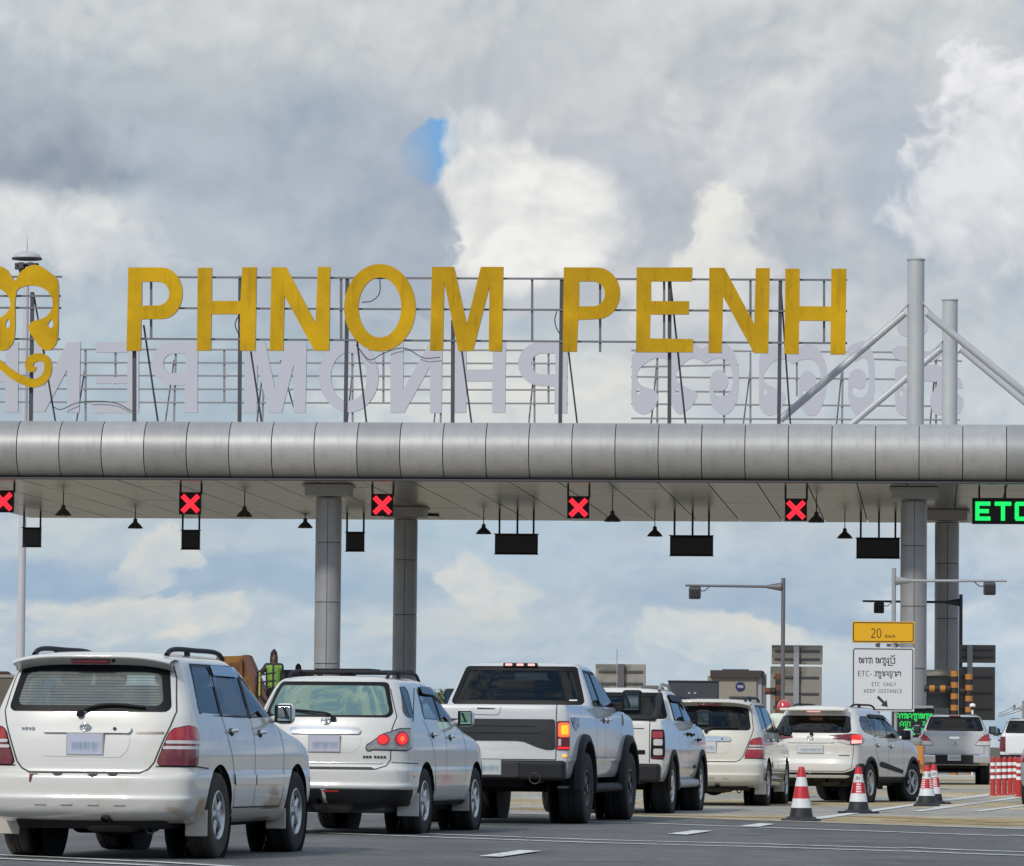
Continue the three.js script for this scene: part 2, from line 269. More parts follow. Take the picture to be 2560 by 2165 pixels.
{
  const c = thing('toll_canopy', 'wide toll plaza canopy with rounded grey metal fascia', 'canopy', [GO.x, 0, GO.z], -GA);
  const r = rng(5), fm = [0, 1, 2, 3].map((i) => std(C(0.36 + 0.028 * i, 0.36 + 0.028 * i, 0.365 + 0.028 * i), 0.45, { metalness: 0.25, map: tiled(fasciaMap, 0.31 + i * 0.03) }));
  // panels of the rounded front, each a curved sheet with turned-in edges and an open joint
  const pitch = 107.6 / S0, u0 = G(42, 1120, -FR)[0];
  const k0 = Math.floor((U0 - u0) / pitch), k1 = Math.ceil((U1 - u0) / pitch), NS = 18;
  const panelGeo = (w) => {
    const pos = [], uv = [], idx = [], nr = []; const add = (x, a, rr, sx) => { const cy = Math.cos(a), sy = Math.sin(a); pos.push(x, FYC + rr * cy, rr * sy); uv.push(x, a * FR); nr.push(sx, sx ? 0 : cy, sx ? 0 : sy); };
    for (let i = 0; i <= NS; i++) { const a = -0.1 + (Math.PI + 0.15) * i / NS; add(0, a, FR, 0); add(w, a, FR, 0); add(0, a, FR, -1); add(0, a, FR - 0.06, -1); add(w, a, FR, 1); add(w, a, FR - 0.06, 1); }
    for (let i = 0; i < NS; i++) { const q = i * 6; for (const o of [0, 2, 4]) idx.push(q + o, q + o + 6, q + o + 1, q + o + 1, q + o + 6, q + o + 7); }
    const g = new THREE.BufferGeometry(); g.setAttribute('position', new THREE.Float32BufferAttribute(pos, 3)); g.setAttribute('normal', new THREE.Float32BufferAttribute(nr, 3)); g.setAttribute('uv', new THREE.Float32BufferAttribute(uv, 2)); g.setIndex(idx); return g;
  };
  const pg = panelGeo(pitch - 0.028);
  for (let k = k0; k < k1; k++) { const o = put('fascia_panel', pg, fm[Math.floor(r() * 4)], c); o.position.set(u0 + k * pitch, 0, r() * 0.012); o.rotation.y = (r() - 0.5) * 0.004; }
  put('fascia_core', new THREE.CylinderGeometry(FR - 0.05, FR - 0.05, U1 - U0 + 2, 40, 1).rotateZ(Math.PI / 2).translate((U0 + U1) / 2, FYC, 0), mat.darkSteel, c);
  put('drip_edge', box((U0 + U1) / 2, yBot - 0.02, 0.25, U1 - U0, 0.05, 0.4), mat.darkSteel, c);
  // soffit of flat metal sheets with open joints, above it the roof deck
  const sm = [0, 1, 2].map((i) => std(C(0.34 + 0.02 * i, 0.34 + 0.02 * i, 0.335 + 0.02 * i), 0.24, { metalness: 0.55, map: tiled(fasciaMap, 0.2 + 0.05 * i) }));
  const nu = 26, nw = 6, su = (U1 - U0) / nu, sw = (DEPTH - 0.3) / nw;
  for (let i = 0; i < nu; i++) for (let j = 0; j < nw; j++) { const o = put('soffit_panel', box(0, 0, 0, su - 0.035, 0.04, sw - 0.035), sm[Math.floor(r() * 3)], c); o.position.set(U0 + su * (i + 0.5), yBot + 0.03 + r() * 0.006, -0.3 - sw * (j + 0.5)); }
  put('roof_deck', [box((U0 + U1) / 2, yBot + 0.6, -DEPTH / 2, U1 - U0, 1.0, DEPTH - 0.5), box((U0 + U1) / 2, yBot + 1.14, -DEPTH / 2, U1 - U0, 0.06, DEPTH - 0.3)], mat.signBack, c);
  put('rear_fascia', box((U0 + U1) / 2, yBot + 0.65, -DEPTH + 0.1, U1 - U0, 1.1, 0.2), fm[1], c);
}
// columns: pairs, the front one and one behind it, each of clad sections with a flat head
const colMat = std(C(0.37, 0.37, 0.38), 0.38, { metalness: 0.3, map: tiled(fasciaMap, 0.4) });
function column(x, y, w, m, label) {
  const [u] = G(x, y, w), R = 0.405, c = gthing('canopy_column', label, 'column', u, 0, w, 'columns that carry the canopy');
  const joints = [0, 1.5, 3.35, 5.25, 7.1, yBot - 0.42], g = [];
  for (let i = 0; i + 1 < joints.length; i++) put('column_section', [new THREE.CylinderGeometry(R, R, joints[i + 1] - joints[i] - 0.025, 40, 1, true).translate(0, (joints[i] + joints[i + 1]) / 2, 0)], m, c);
  put('column_core', new THREE.CylinderGeometry(R - 0.02, R - 0.02, yBot - 0.4, 32).translate(0, (yBot - 0.4) / 2, 0), mat.darkSteel, c);
  put('seam', box(0.02, (yBot - 0.4) / 2, R, 0.018, yBot - 0.5, 0.012), mat.darkSteel, c);
  put('head_plate', [box(0, yBot - 0.21, 0, 1.35, 0.30, 1.35), box(0, yBot - 0.04, 0, 1.5, 0.06, 1.5)], m, c);
}
column(820, 1450, 3.2, colMat, 'front grey steel column of the pair left of centre');
column(1013, 1450, 17.2, colMat, 'rear grey steel column of the pair left of centre');
column(2284, 1450, 3.2, colMat, 'front grey steel column behind the white lane sign');
column(2367, 1450, 17.2, colMat, 'rear grey steel column right of the white lane sign');

// ---- letters: outlines read in photograph points, set on the plane w
const gold = [0, 1, 2].map((i) => phys(C(0.66 - 0.03 * i, 0.395 - 0.022 * i, 0.006), 0.65, { specularIntensity: 0.35, map: tiled(dataTex(256, (u, v) => { const n = wrapFbm(u, v, 3, 5, 80 + i), s = wrapFbm(u, v, 48, 2, 9); const st = wrapFbm(u, v * 0.15, 24, 3, 60 + i), t = 0.9 + (n - 0.5) * 0.28 + (s - 0.5) * 0.05 - sstep(0.6, 0.75, st) * 0.05; return [t, t, t]; }, true), 0.3) }));
const letterBack = phys(C(0.46, 0.458, 0.51), 0.6, { side: THREE.DoubleSide });
const letterEdge = std(C(0.34, 0.3, 0.24), 0.5);
function outline(pts, z, w) { return pts.map(([x, y]) => { const p = z(x, y), [u, h] = G(p[0], p[1], w); return new THREE.Vector2(u, h); }); }
function smooth(pts, n = 6) { const c = new THREE.CatmullRomCurve3(pts.map((p) => V(p[0], p[1], 0)), true, 'centripetal'); return c.getPoints(pts.length * n).slice(0, -1).map((p) => [p.x, p.y]); }
const ellipse = (cx, cy, rx, ry, n = 40) => Array.from({ length: n }, (_, i) => [cx + rx * Math.cos(i / n * 2 * Math.PI), cy + ry * Math.sin(i / n * 2 * Math.PI)]);
function stroke(pts, widths) {                                         // outline of a brush stroke along points
  const c = new THREE.CatmullRomCurve3(pts.map((p) => V(p[0], p[1], 0)), false, 'centripetal'), n = pts.length * 6, L = [], R = [];
  for (let i = 0; i <= n; i++) { const t = i / n, p = c.getPoint(t), d = c.getTangent(t), q = t * (widths.length - 1), k = Math.min(widths.length - 2, Math.floor(q)), h = (widths[k] + (widths[k + 1] - widths[k]) * (q - k)) / 2; L.push([p.x - d.y * h, p.y + d.x * h]); R.push([p.x + d.y * h, p.y - d.x * h]); }
  return [...L, ...R.reverse()];
}
function letter(name, label, shapes, z, w, facing, group, faceMat) {
  const first = outline(shapes[0].out, z, w), cu = first.reduce((s, p) => s + p.x, 0) / first.length, cy = Math.min(...shapes.flatMap((s) => outline(s.out, z, w).map((p) => p.y)));
  const o = gthing(name, label, 'letter', cu, cy, w, group), D = 0.16;
  const faces = [], sides = [];
  shapes.forEach((s, k) => {
    const sh = (ps) => outline(ps, z, w).map((p) => new THREE.Vector2(p.x - cu, p.y - cy));
    const shape = new THREE.Shape(sh(s.out)); for (const h of s.holes ?? []) shape.holes.push(new THREE.Path(sh(h)));
    const g = new THREE.ExtrudeGeometry(shape, { depth: D, bevelEnabled: false, curveSegments: 1 }).translate(0, 0, k * 0.004);
    const pos = g.attributes.position, nor = g.attributes.normal, uv = g.attributes.uv, F1 = { p: [], n: [], u: [] }, F2 = { p: [], n: [], u: [] };
    for (let i = 0; i < pos.count; i += 3) { const T = Math.abs(nor.getZ(i)) > 0.9 && (facing > 0 ? nor.getZ(i) > 0 : nor.getZ(i) < 0) ? F1 : F2; for (let j = i; j < i + 3; j++) { T.p.push(pos.getX(j), pos.getY(j), pos.getZ(j)); T.n.push(nor.getX(j), nor.getY(j), nor.getZ(j)); T.u.push(pos.getX(j) + k, pos.getY(j)); } }
    for (const [T, list] of [[F1, faces], [F2, sides]]) { const q = new THREE.BufferGeometry(); q.setAttribute('position', new THREE.Float32BufferAttribute(T.p, 3)); q.setAttribute('normal', new THREE.Float32BufferAttribute(T.n, 3)); q.setAttribute('uv', new THREE.Float32BufferAttribute(T.u, 2)); list.push(q); }
  });
  put('letter_face', faces, faceMat, o); put('letter_return', sides, facing > 0 ? letterEdge : letterBack, o);
  return o;
}
const Z7 = (x, y) => [x * 0.4314, 580 + y * 0.4314], Z8 = (x, y) => [800 + x * 0.4314, 620 + y * 0.4314], Z9 = (x, y) => [1600 + x * 0.4602, 620 + y * 0.4602], ZK = (x, y) => [1560 + x * 0.2493, 820 + y * 0.2493], ZL = (x, y) => [2040 + x * 0.2013, 760 + y * 0.2013];
const LW = 0.55, g1 = 'golden letters above the front of the canopy';
const arc = (cx, cy, rx, ry, a0, a1, n = 12) => Array.from({ length: n + 1 }, (_, i) => { const a = rad(a0 + (a1 - a0) * i / n); return [cx + rx * Math.cos(a), cy + ry * Math.sin(a)]; });
letter('sign_letter', 'golden letter P that begins the word PHNOM', [{ out: [[748, 208], ...arc(945, 357, 117, 149, -90, 90), [822, 508], [820, 690], [738, 690]], holes: [[[826, 290], ...arc(918, 359, 68, 69, -90, 90), [826, 430]]] }], Z7, LW, 1, g1, gold[0]);
letter('sign_letter', 'golden letter H, second letter of the word PHNOM', [{ out: [[1150, 210], [1232, 210], [1231, 402], [1397, 402], [1408, 207], [1491, 207], [1483, 690], [1395, 690], [1395, 478], [1229, 478], [1226, 690], [1145, 690]] }], Z7, LW, 1, g1, gold[1]);
letter('sign_letter', 'golden letter N, third letter of the word PHNOM', [{ out: [[1577, 207], [1662, 207], [1832, 530], [1845, 205], [1917, 205], [1911, 690], [1825, 690], [1652, 372], [1645, 690], [1567, 690]] }], Z7, LW, 1, g1, gold[0]);
letter('sign_letter', 'golden round letter O in the word PHNOM', [{ out: ellipse(350, 348, 207, 253), holes: [ellipse(350, 347, 124, 174)] }], Z8, LW, 1, g1, gold[1]);
letter('sign_letter', 'golden letter M that ends the word PHNOM', [{ out: [[652, 112], [780, 112], [853, 440], [935, 112], [1065, 112], [1057, 602], [980, 600], [985, 225], [890, 598], [805, 600], [722, 200], [715, 597], [640, 597]] }], Z8, LW, 1, g1, gold[2]);
letter('sign_letter', 'golden letter P that begins the word PENH', [{ out: [[1415, 115], ...arc(1610, 265, 132, 149, -90, 90), [1498, 418], [1490, 603], [1408, 603]], holes: [[[1504, 196], ...arc(1585, 268, 68, 72, -90, 90), [1503, 340]]] }], Z8, LW, 1, g1, gold[2]);
letter('sign_letter', 'golden letter E in the word PENH', [{ out: [[-17, 108], [286, 108], [284, 183], [62, 183], [62, 291], [268, 291], [267, 363], [58, 363], [55, 493], [290, 497], [288, 568], [-20, 568]] }], Z9, LW, 1, g1, gold[2]);
letter('sign_letter', 'golden letter N in the word PENH', [{ out: [[378, 110], [460, 110], [622, 415], [630, 112], [706, 112], [697, 573], [620, 573], [452, 265], [445, 572], [373, 572]] }], Z9, LW, 1, g1, gold[2]);
letter('sign_letter', 'golden letter H that ends the word PENH', [{ out: [[790, 115], [868, 115], [867, 318], [1038, 320], [1040, 115], [1122, 115], [1116, 580], [1035, 580], [1036, 398], [865, 396], [863, 578], [785, 577]] }], Z9, LW, 1, g1, gold[1]);
letter('sign_letter', 'golden curled Khmer letter cut by the left edge of the picture', [
  { out: smooth([[-165, 330], [-120, 245], [-60, 205], [0, 199], [50, 224], [92, 289], [115, 245], [160, 207], [205, 192], [250, 205], [300, 242], [337, 275], [345, 330], [343, 460], [342, 590], [330, 650], [290, 688], [250, 680], [200, 620], [168, 555], [190, 522], [250, 505], [290, 475], [310, 430], [305, 385], [280, 345], [240, 322], [190, 311], [135, 320], [100, 345], [93, 480], [88, 620], [62, 670], [25, 690], [-20, 680], [-60, 620], [-88, 560], [-70, 530], [-10, 508], [40, 475], [65, 430], [58, 385], [25, 345], [-20, 325], [-80, 325], [-110, 350], [-120, 500], [-165, 500]], 2), holes: [smooth([[305, 508], [280, 543], [298, 559], [313, 545]], 4), smooth([[55, 503], [34, 543], [50, 559], [63, 543]], 4)] },
  { out: stroke([[-80, 690], [-20, 745], [60, 815], [140, 862], [205, 878], [262, 848], [284, 790], [270, 740], [225, 728], [180, 750], [178, 792], [212, 796]], [34, 40, 46, 50, 48, 46, 44, 44, 46, 50, 44, 24]) },
], Z7, LW, 1, g1, gold[0]);

// the same sign at the back of the roof, seen from behind
const RW = 26.2, g2 = 'pale letter backs at the rear of the canopy', rear = (label, shapes, z) => letter('rear_sign_letter', label, shapes, z, RW, -1, g2, letterBack);
rear('pale back of a mirrored H behind the curled Khmer letter', [{ out: [[-170, 640], [-95, 640], [-95, 800], [37, 800], [37, 640], [112, 640], [108, 1045], [35, 1045], [35, 870], [-95, 870], [-97, 1045], [-170, 1045]] }], Z7);
rear('pale back of a mirrored N left of the mirrored E', [{ out: [[190, 640], [262, 640], [262, 900], [395, 638], [471, 638], [463, 1048], [393, 1048], [393, 800], [262, 1045], [190, 1045]] }], Z7);
rear('pale back of a mirrored E with its bars unlit', [{ out: [[560, 640], [808, 640], [808, 1050], [537, 1050], [537, 990], [742, 990], [742, 880], [560, 880], [560, 842], [742, 842], [742, 700], [560, 700]] }], Z7);
rear('pale back of a mirrored P below the first golden P', [{ out: [[1150, 638], ...arc(1010, 764, 130, 126, -90, -270), [1075, 890], [1073, 1048], [1148, 1048]], holes: [[[1080, 706], ...arc(1010, 763, 60, 57, -90, -270), [1080, 820]]] }], Z7);
rear('pale back of a mirrored M below the golden N', [{ out: [[1424, 640], [1540, 640], [1597, 915], [1660, 640], [1780, 640], [1774, 1050], [1703, 1050], [1706, 770], [1635, 1050], [1558, 1050], [1495, 770], [1491, 1050], [1418, 1050]] }], Z7);
rear('pale back of a round O below the golden O', [{ out: ellipse(170, 748, 172, 207), holes: [ellipse(170, 748, 104, 140)] }], Z8);
rear('pale back of a mirrored N below the golden M', [{ out: [[412, 545], [485, 545], [485, 822], [640, 545], [712, 545], [707, 957], [640, 957], [640, 690], [490, 957], [410, 957]] }], Z8);
rear('pale back of a mirrored H below the golden M', [{ out: [[776, 545], [852, 545], [850, 705], [1003, 705], [1003, 545], [1080, 545], [1075, 957], [1000, 957], [1000, 775], [850, 775], [848, 957], [775, 957]] }], Z8);
rear('pale back of a mirrored P below the second golden P', [{ out: [[1437, 545], ...arc(1280, 673, 130, 128, -90, -270), [1362, 803], [1360, 960], [1435, 960]], holes: [[[1366, 613], ...arc(1285, 673, 58, 60, -90, -270), [1366, 733]]] }], Z8);
const tear = (x, y, s = 1) => smooth([[x, y - 38 * s], [x - 10 * s, y + 5], [x + 4 * s, y + 38 * s], [x + 24 * s, y + 20 * s]], 4);
rear('pale mirrored Khmer letter back below the golden E', [
  { out: smooth([[80, 300], [110, 245], [180, 190], [330, 165], [470, 180], [560, 240], [640, 175], [720, 160], [775, 215], [850, 165], [960, 145], [1050, 175], [1110, 260], [1140, 370], [1155, 480], [1150, 620], [1130, 740], [1090, 820], [1010, 878], [940, 850], [880, 770], [860, 640], [862, 540], [890, 450], [960, 425], [1020, 460], [1050, 540], [1030, 600], [980, 640], [930, 618], [902, 640], [930, 680], [990, 692], [1050, 660], [1085, 590], [1090, 480], [1070, 390], [1020, 325], [960, 305], [880, 325], [820, 358], [770, 325], [700, 305], [620, 340], [560, 400], [525, 450], [530, 520], [600, 585], [735, 650], [720, 720], [660, 810], [560, 872], [495, 810], [470, 700], [468, 520], [470, 400], [440, 330], [370, 302], [290, 315], [190, 380], [140, 440], [135, 520], [180, 580], [290, 620], [345, 670], [330, 760], [260, 850], [180, 868], [110, 830], [80, 760], [78, 600], [82, 420]], 2), holes: [tear(138, 632), tear(528, 632)] }], ZK);
rear('pale mirrored Khmer letter back below the last golden H', [
  { out: smooth([[1358, 290], [1390, 220], [1450, 185], [1540, 180], [1620, 215], [1700, 265], [1770, 185], [1850, 165], [1930, 190], [1990, 270], [2030, 380], [2040, 500], [2025, 640], [1990, 780], [1930, 870], [1870, 885], [1810, 850], [1765, 770], [1752, 640], [1755, 540], [1790, 455], [1850, 432], [1910, 470], [1930, 540], [1900, 600], [1850, 640], [1800, 625], [1790, 650], [1830, 695], [1900, 700], [1960, 640], [1975, 540], [1960, 420], [1920, 345], [1850, 315], [1770, 325], [1700, 365], [1650, 330], [1580, 315], [1500, 340], [1430, 420], [1398, 490], [1420, 550], [1520, 605], [1600, 650], [1622, 690], [1600, 770], [1540, 850], [1460, 882], [1400, 855], [1360, 790], [1355, 600], [1356, 420]], 2), holes: [tear(1412, 640)] }], ZK);
rear('pale mirrored Khmer letter back behind the slanting stay', [{ out: smooth([[385, 560], [440, 520], [520, 475], [600, 470], [660, 520], [700, 600], [725, 700], [732, 900], [728, 1100], [700, 1230], [640, 1370], [560, 1395], [490, 1370], [430, 1290], [402, 1150], [398, 990], [420, 870], [480, 815], [550, 815], [610, 870], [630, 960], [600, 1040], [540, 1062], [480, 1030], [452, 1075], [470, 1135], [540, 1165], [610, 1140], [645, 1060], [655, 900], [645, 740], [610, 675], [560, 680], [510, 712], [440, 705], [390, 640]], 2) }], ZL);
rear('pale Khmer vowel backs behind the roof masts', [
  { out: smooth([[990, 800], [1130, 775], [1300, 765], [1460, 760], [1545, 770], [1545, 960], [1400, 965], [1250, 960], [1110, 985], [1070, 1010], [1120, 1040], [1190, 1150], [1200, 1260], [1140, 1400], [1080, 1395], [1010, 1340], [985, 1270], [988, 1000]], 2), holes: [tear(1055, 1110, 1.2)] },
  { out: smooth([[940, 565], [1090, 520], [1250, 600], [1390, 600], [1500, 520], [1560, 480], [1600, 560], [1520, 680], [1400, 730], [1200, 720], [1000, 690]], 2) },
  { out: ellipse(1200, 290, 195, 130) },
  { out: smooth([[1560, 780], [1720, 880], [1790, 930], [1825, 1050], [1700, 1060], [1830, 1180], [1825, 1290], [1760, 1380], [1600, 1370], [1480, 1380], [1420, 1250], [1430, 1130], [1500, 1030], [1540, 900]], 2) },
], ZL);

// ---- the steel frames the letters hang on
const pipe = std(C(0.16, 0.16, 0.18), 0.5, { metalness: 0.3 }), palePipe = std(C(0.24, 0.235, 0.25), 0.5, { metalness: 0.2 });
function frame(name, label, w, rails, posts, braces, m, mBrace) {
  const pts = rails.map(([x0, x1, y0, y1]) => [G(x0, y0, w), G(x1, y1, w)]), [bu] = pts[0][0];
  const o = gthing(name, label, 'sign frame', bu, yTop - 0.1, w), R = (p, dz = 0) => [p[0] - bu, p[1] - (yTop - 0.1), dz];
  for (const [a, b] of pts) put('rail', beam(R(a), R(b), 0.06, 0.06), m, o);
  for (const [x, y0, y1, x2, r] of posts) put('post', beam(R(G(x2 ?? x, y1, w), -0.07), R(G(x, y0, w), -0.07), r ?? 0.07, r ?? 0.07), r ? mBrace : m, o);
  for (const [x0, y0, x1, y1, dz, r] of braces) put('brace', bar(R(G(x0, y0, w), -0.1), R(G(x1, y1, w), dz ?? -0.6), r ?? 0.03, 6), mBrace, o);
}
frame('letter_frame', 'dark steel pipe frame holding the golden letters', LW + 0.08,
  [[430, 2118, 693, 700], [330, 2118, 770, 778], [340, 2118, 847, 858], [-80, 155, 692, 692], [-80, 152, 740, 740], [-80, 153, 769, 770], [-80, 150, 847, 848]],
  [[377, 700, 846], [852, 695, 848], [1330, 697, 850], [2060, 700, 856], [1660, 696, 854], [1876, 698, 856],
    [335, 870, 1058, null, 0.11], [600, 690, 1056, 598, 0.11], [868, 692, 1060, 863, 0.11], [1132, 800, 1058, 1131, 0.11], [1404, 697, 1060, 1400, 0.11], [1674, 700, 1060, 1673, 0.11], [1951, 700, 1060, 1947, 0.11], [80, 730, 1056, 76, 0.11], [1500, 700, 880]],
  [[358, 812, 388, 1058], [626, 878, 648, 1058], [886, 800, 911, 1058], [1154, 878, 1175, 1060], [1421, 880, 1440, 1060], [1675, 700, 1712, 1060], [1953, 730, 1975, 1062], [83, 735, 131, 1058]], pipe, mat.darkSteel);
frame('rear_letter_frame', 'pale thin pipe frame holding the mirrored letters', RW - 0.1,
  [[-60, 1420, 873, 876], [-60, 1420, 938, 942], [-60, 1420, 1005, 1009], [1578, 2400, 876, 882], [1578, 2400, 942, 950], [1578, 2400, 1010, 1016], [1578, 1846, 918, 912], [1578, 1846, 978, 980], [2180, 2405, 898, 903], [-60, 1420, 906, 909], [-60, 1420, 972, 975], [1578, 2400, 1046, 1050]],
  [[213, 872, 1058], [439, 872, 1058, 434], [467, 874, 966], [560, 874, 1006], [662, 873, 1058, 655], [288, 868, 960], [958, 880, 1006], [1104, 870, 1060, 1101], [1335, 875, 1060, 1336], [1371, 877, 1006], [880, 880, 1060, 881], [1643, 880, 1060], [1810, 885, 1060], [1876, 882, 1062], [2107, 905, 1062, 2105], [2340, 890, 1062], [1992, 890, 990], [2176, 885, 1000]],
  [[213, 910, 183, 1058], [434, 900, 406, 1058], [660, 890, 636, 1058], [882, 910, 862, 1060], [1102, 910, 1080, 1060], [1336, 910, 1318, 1060], [1876, 920, 1856, 1062], [2105, 920, 2090, 1062], [2338, 920, 2325, 1062], [1642, 905, 1625, 1060], [170, 915, 130, 975], [700, 900, 730, 1020]], palePipe, palePipe);
// loose cables on the frames
for (const [label, w, pts] of [['thin black cable looped inside the golden O', LW + 0.1, [[950, 697], [948, 735], [930, 752], [905, 756]]], ['thin black cable looping beside the second golden P', LW + 0.1, [[1392, 778], [1387, 800], [1392, 822], [1400, 835]]], ['thin black cable hanging beside the first golden H', LW + 0.1, [[594, 792], [588, 812], [594, 830], [600, 840]]], ['slack cable drooping between mirrored O and N', RW - 0.3, [[890, 862], [925, 900], [955, 885], [1010, 870], [1060, 895], [1100, 893]]], ['slack cable drooping below the mirrored E', RW - 0.3, [[130, 1015], [150, 1024], [190, 1008], [235, 1003], [290, 1008], [330, 1028]]]]) {
  const q = pts.map((p) => G(p[0], p[1], w)), o = gthing('loose_cable', label, 'cable', q[0][0], q[0][1], w, 'loose cables on the letter frames');
  put('cable', tube(q.map((p) => [p[0] - q[0][0], p[1] - q[0][1], 0]), 0.016, 30, 5), mat.black, o);
}

// ---- roof masts with their stays
const mastMat = std(C(0.52, 0.53, 0.55), 0.45, { metalness: 0.1, map: tiled(fasciaMap, 0.5) });
function mast(label, x, yTopPx, w, R, stays) {
  const [u, h] = G(x, yTopPx, w), o = gthing('roof_mast', label, 'mast', u, yTop - 0.6, w, 'masts on the canopy roof'), H = h - (yTop - 0.6);
  put('tube', new THREE.CylinderGeometry(R, R, H, 32).translate(0, H / 2, 0), mastMat, o);
  put('cap', new THREE.CylinderGeometry(R + 0.02, R + 0.02, 0.05, 32).translate(0, H + 0.03, 0), mat.signBack, o);
  for (const [x0, y0, x1, y1, w1] of stays) {
    const a = G(x0, y0, w), b = G(x1, y1, w1), A = [a[0] - u, a[1] - yTop + 0.6, 0.05], B = [b[0] - u, b[1] - yTop + 0.6, -(w1 - w)];
    const s = put('stay', [bar(A, B, 0.115, 14)], mastMat, o);
    const d = V(...B).sub(V(...A)).normalize();
    put('gusset', beam([Math.sign(A[0]) * R * 0.8, A[1] + 0.32, 0.05], [A[0] + d.x * 0.5, A[1] + d.y * 0.5 + 0.05, 0.05], 0.04, 0.2), mastMat, s);
  }
}
mast('taller white steel roof mast with slanting stays', 2290, 652, 3.2, 0.262, [[2262, 783, 1950, 1050, 3.2], [2318, 783, 2640, 1045, 3.2]]);
mast('shorter white steel roof mast standing behind the taller one', 2375, 753, 17.2, 0.262, [[2352, 872, 2120, 1068, 17.2], [2402, 872, 2640, 1070, 17.2]]);
// ---- lamps and boards that hang below
function hung(px, py0, w, y1) { const [u] = G(px, py0, w); return u; }
function pendant(label, x, yRim, yRod, w) {
  const [u, y] = G(x, yRim, w), o = gthing('pendant_lamp', label, 'lamp', u, y, w, 'bell lamps hanging from the canopy'), k = 1;
  put('shade', new THREE.LatheGeometry([[0.27, 0], [0.26, 0.03], [0.19, 0.12], [0.10, 0.2], [0.07, 0.24], [0.07, 0.32], [0.02, 0.36]].map((p) => new THREE.Vector2(...p)), 24), std(C(0.07, 0.065, 0.06), 0.5, { side: THREE.DoubleSide }), o);
  put('bulb', new THREE.SphereGeometry(0.09, 12, 8).translate(0, 0.09, 0), mat.white, o);
  put('rod', bar([0, 0.34, 0], [0, yBot - y + 0.03, 0], 0.018, 6), mat.black, o);
}
for (const [x, y, w, l] of [[158, 1289, 9, 'bell lamp nearest the left edge of the picture'], [338, 1321, 20, 'lower bell lamp between the two leftmost red crosses'], [611, 1292, 9, 'bell lamp between the second and third red crosses'], [763, 1320, 24, 'small far bell lamp left of the front left column'], [1080, 1290, 22, 'small pale bell lamp right of the rear left column'], [1209, 1335, 20, 'bell lamp left of the first wide dark board'], [1531, 1304, 9, 'bell lamp right of the fourth red cross'], [1637, 1341, 20, 'bell lamp left of the middle wide dark board'], [2041, 1306, 9, 'bell lamp right of the rightmost red cross'], [2112, 1346, 20, 'bell lamp left of the rightmost wide dark board']]) pendant(l, x, y, null, w);
const redLed = std(C(0.3, 0.01, 0.015), 0.5, { emissive: C(1, 0.02, 0.05), emissiveIntensity: 0.95 }), redCore = std(C(0.3, 0.02, 0.02), 0.5, { emissive: C(1, 0.05, 0.08), emissiveIntensity: 1.05 });
const greenLed = std(C(0.01, 0.2, 0.06), 0.5, { emissive: C(0.01, 0.95, 0.16), emissiveIntensity: 1.05 });
function signal(label, x, y, yHang, sz) {
  const w = 3, [u, h] = G(x, y, w), o = gthing('lane_signal', label, 'traffic signal', u, h, w, 'red cross lane signals'), s = sz / 2;
  put('housing', [box(0, 0, -0.1, sz, sz, 0.18, 0.02)], mat.black, o);
  put('visor', [box(0, s + 0.015, 0.04, sz + 0.04, 0.03, 0.16), box(-s - 0.005, 0, 0.04, 0.03, sz, 0.16), box(s + 0.005, 0, 0.04, 0.03, sz, 0.16), box(0, -s - 0.01, 0.04, sz + 0.02, 0.02, 0.16)], mat.black, o);
  const dots = [], bars = [];
  for (const d of [1, -1]) { bars.push(new THREE.BoxGeometry(sz * 1.12, sz * 0.25, 0.02).rotateZ(d * Math.PI / 4).translate(0, 0, 0.012 + d * 0.003)); for (let i = -6; i <= 6; i++) for (const q of [-1, 1]) dots.push(new THREE.SphereGeometry(0.022, 8, 6).translate(i * sz * 0.085 * 0.7071 - q * sz * 0.05, (i * sz * 0.085 * 0.7071) * d + q * d * sz * 0.05, 0.026)); }
  put('cross', bars, redLed, o); put('led_dots', dots, redCore, o);
  for (const q of [-1, 1]) put('hanger', box(q * (s + 0.01), s + (yBot - h - s) / 2 + 0.02, -0.1, 0.06, yBot - h - s + 0.08, 0.06), mat.black, o);
}
for (const [x, y, l] of [[8, 1254, 'lit red cross signal cut by the left edge of the picture'], [476, 1259, 'lit red cross signal above the small left boards'], [956, 1263, 'lit red cross signal between the two left columns'], [1446, 1269, 'lit red cross signal over the middle of the plaza'], [1990, 1275, 'lit red cross signal nearest the green ETC board']]) signal(l, x, y, 0, 0.635);
function board(name, label, x, y, w, bw, bh, rods, category, group) {
  const [u, h] = G(x, y, w), o = gthing(name, label, category, u, h, w, group);
  put('board_case', [box(0, 0, 0, bw, bh, 0.22, 0.02)], mat.black, o); put('board_rim', box(0, bh / 2 + 0.02, 0.06, bw + 0.05, 0.03, 0.3), mat.black, o); put('board_rim', box(0, -bh / 2 - 0.012, 0.06, bw + 0.05, 0.02, 0.3), mat.black, o);
  put('screen', box(0, 0, 0.112, bw - 0.1, bh - 0.1, 0.01), phys(C(0.008, 0.008, 0.012), 0.35), o);
  for (const r of rods) put('hanger', bar([r * bw, bh / 2, 0], [r * bw, yBot - h + 0.03, 0], 0.035, 8), mat.black, o);
  return o;
}
const gb = 'small dark boards hanging at the back of the canopy', gw = 'wide dark message boards hanging from the canopy';
for (const [x, y, l] of [[80, 1344, 'small square dark board by the pale light pole'], [477, 1350, 'small square dark board under the second red cross'], [888, 1355, 'small square dark board between the two left columns']]) board('lane_board', l, x, y, 22, 46 / 72, 46 / 72, [-0.46, 0.46], 'board', gb);
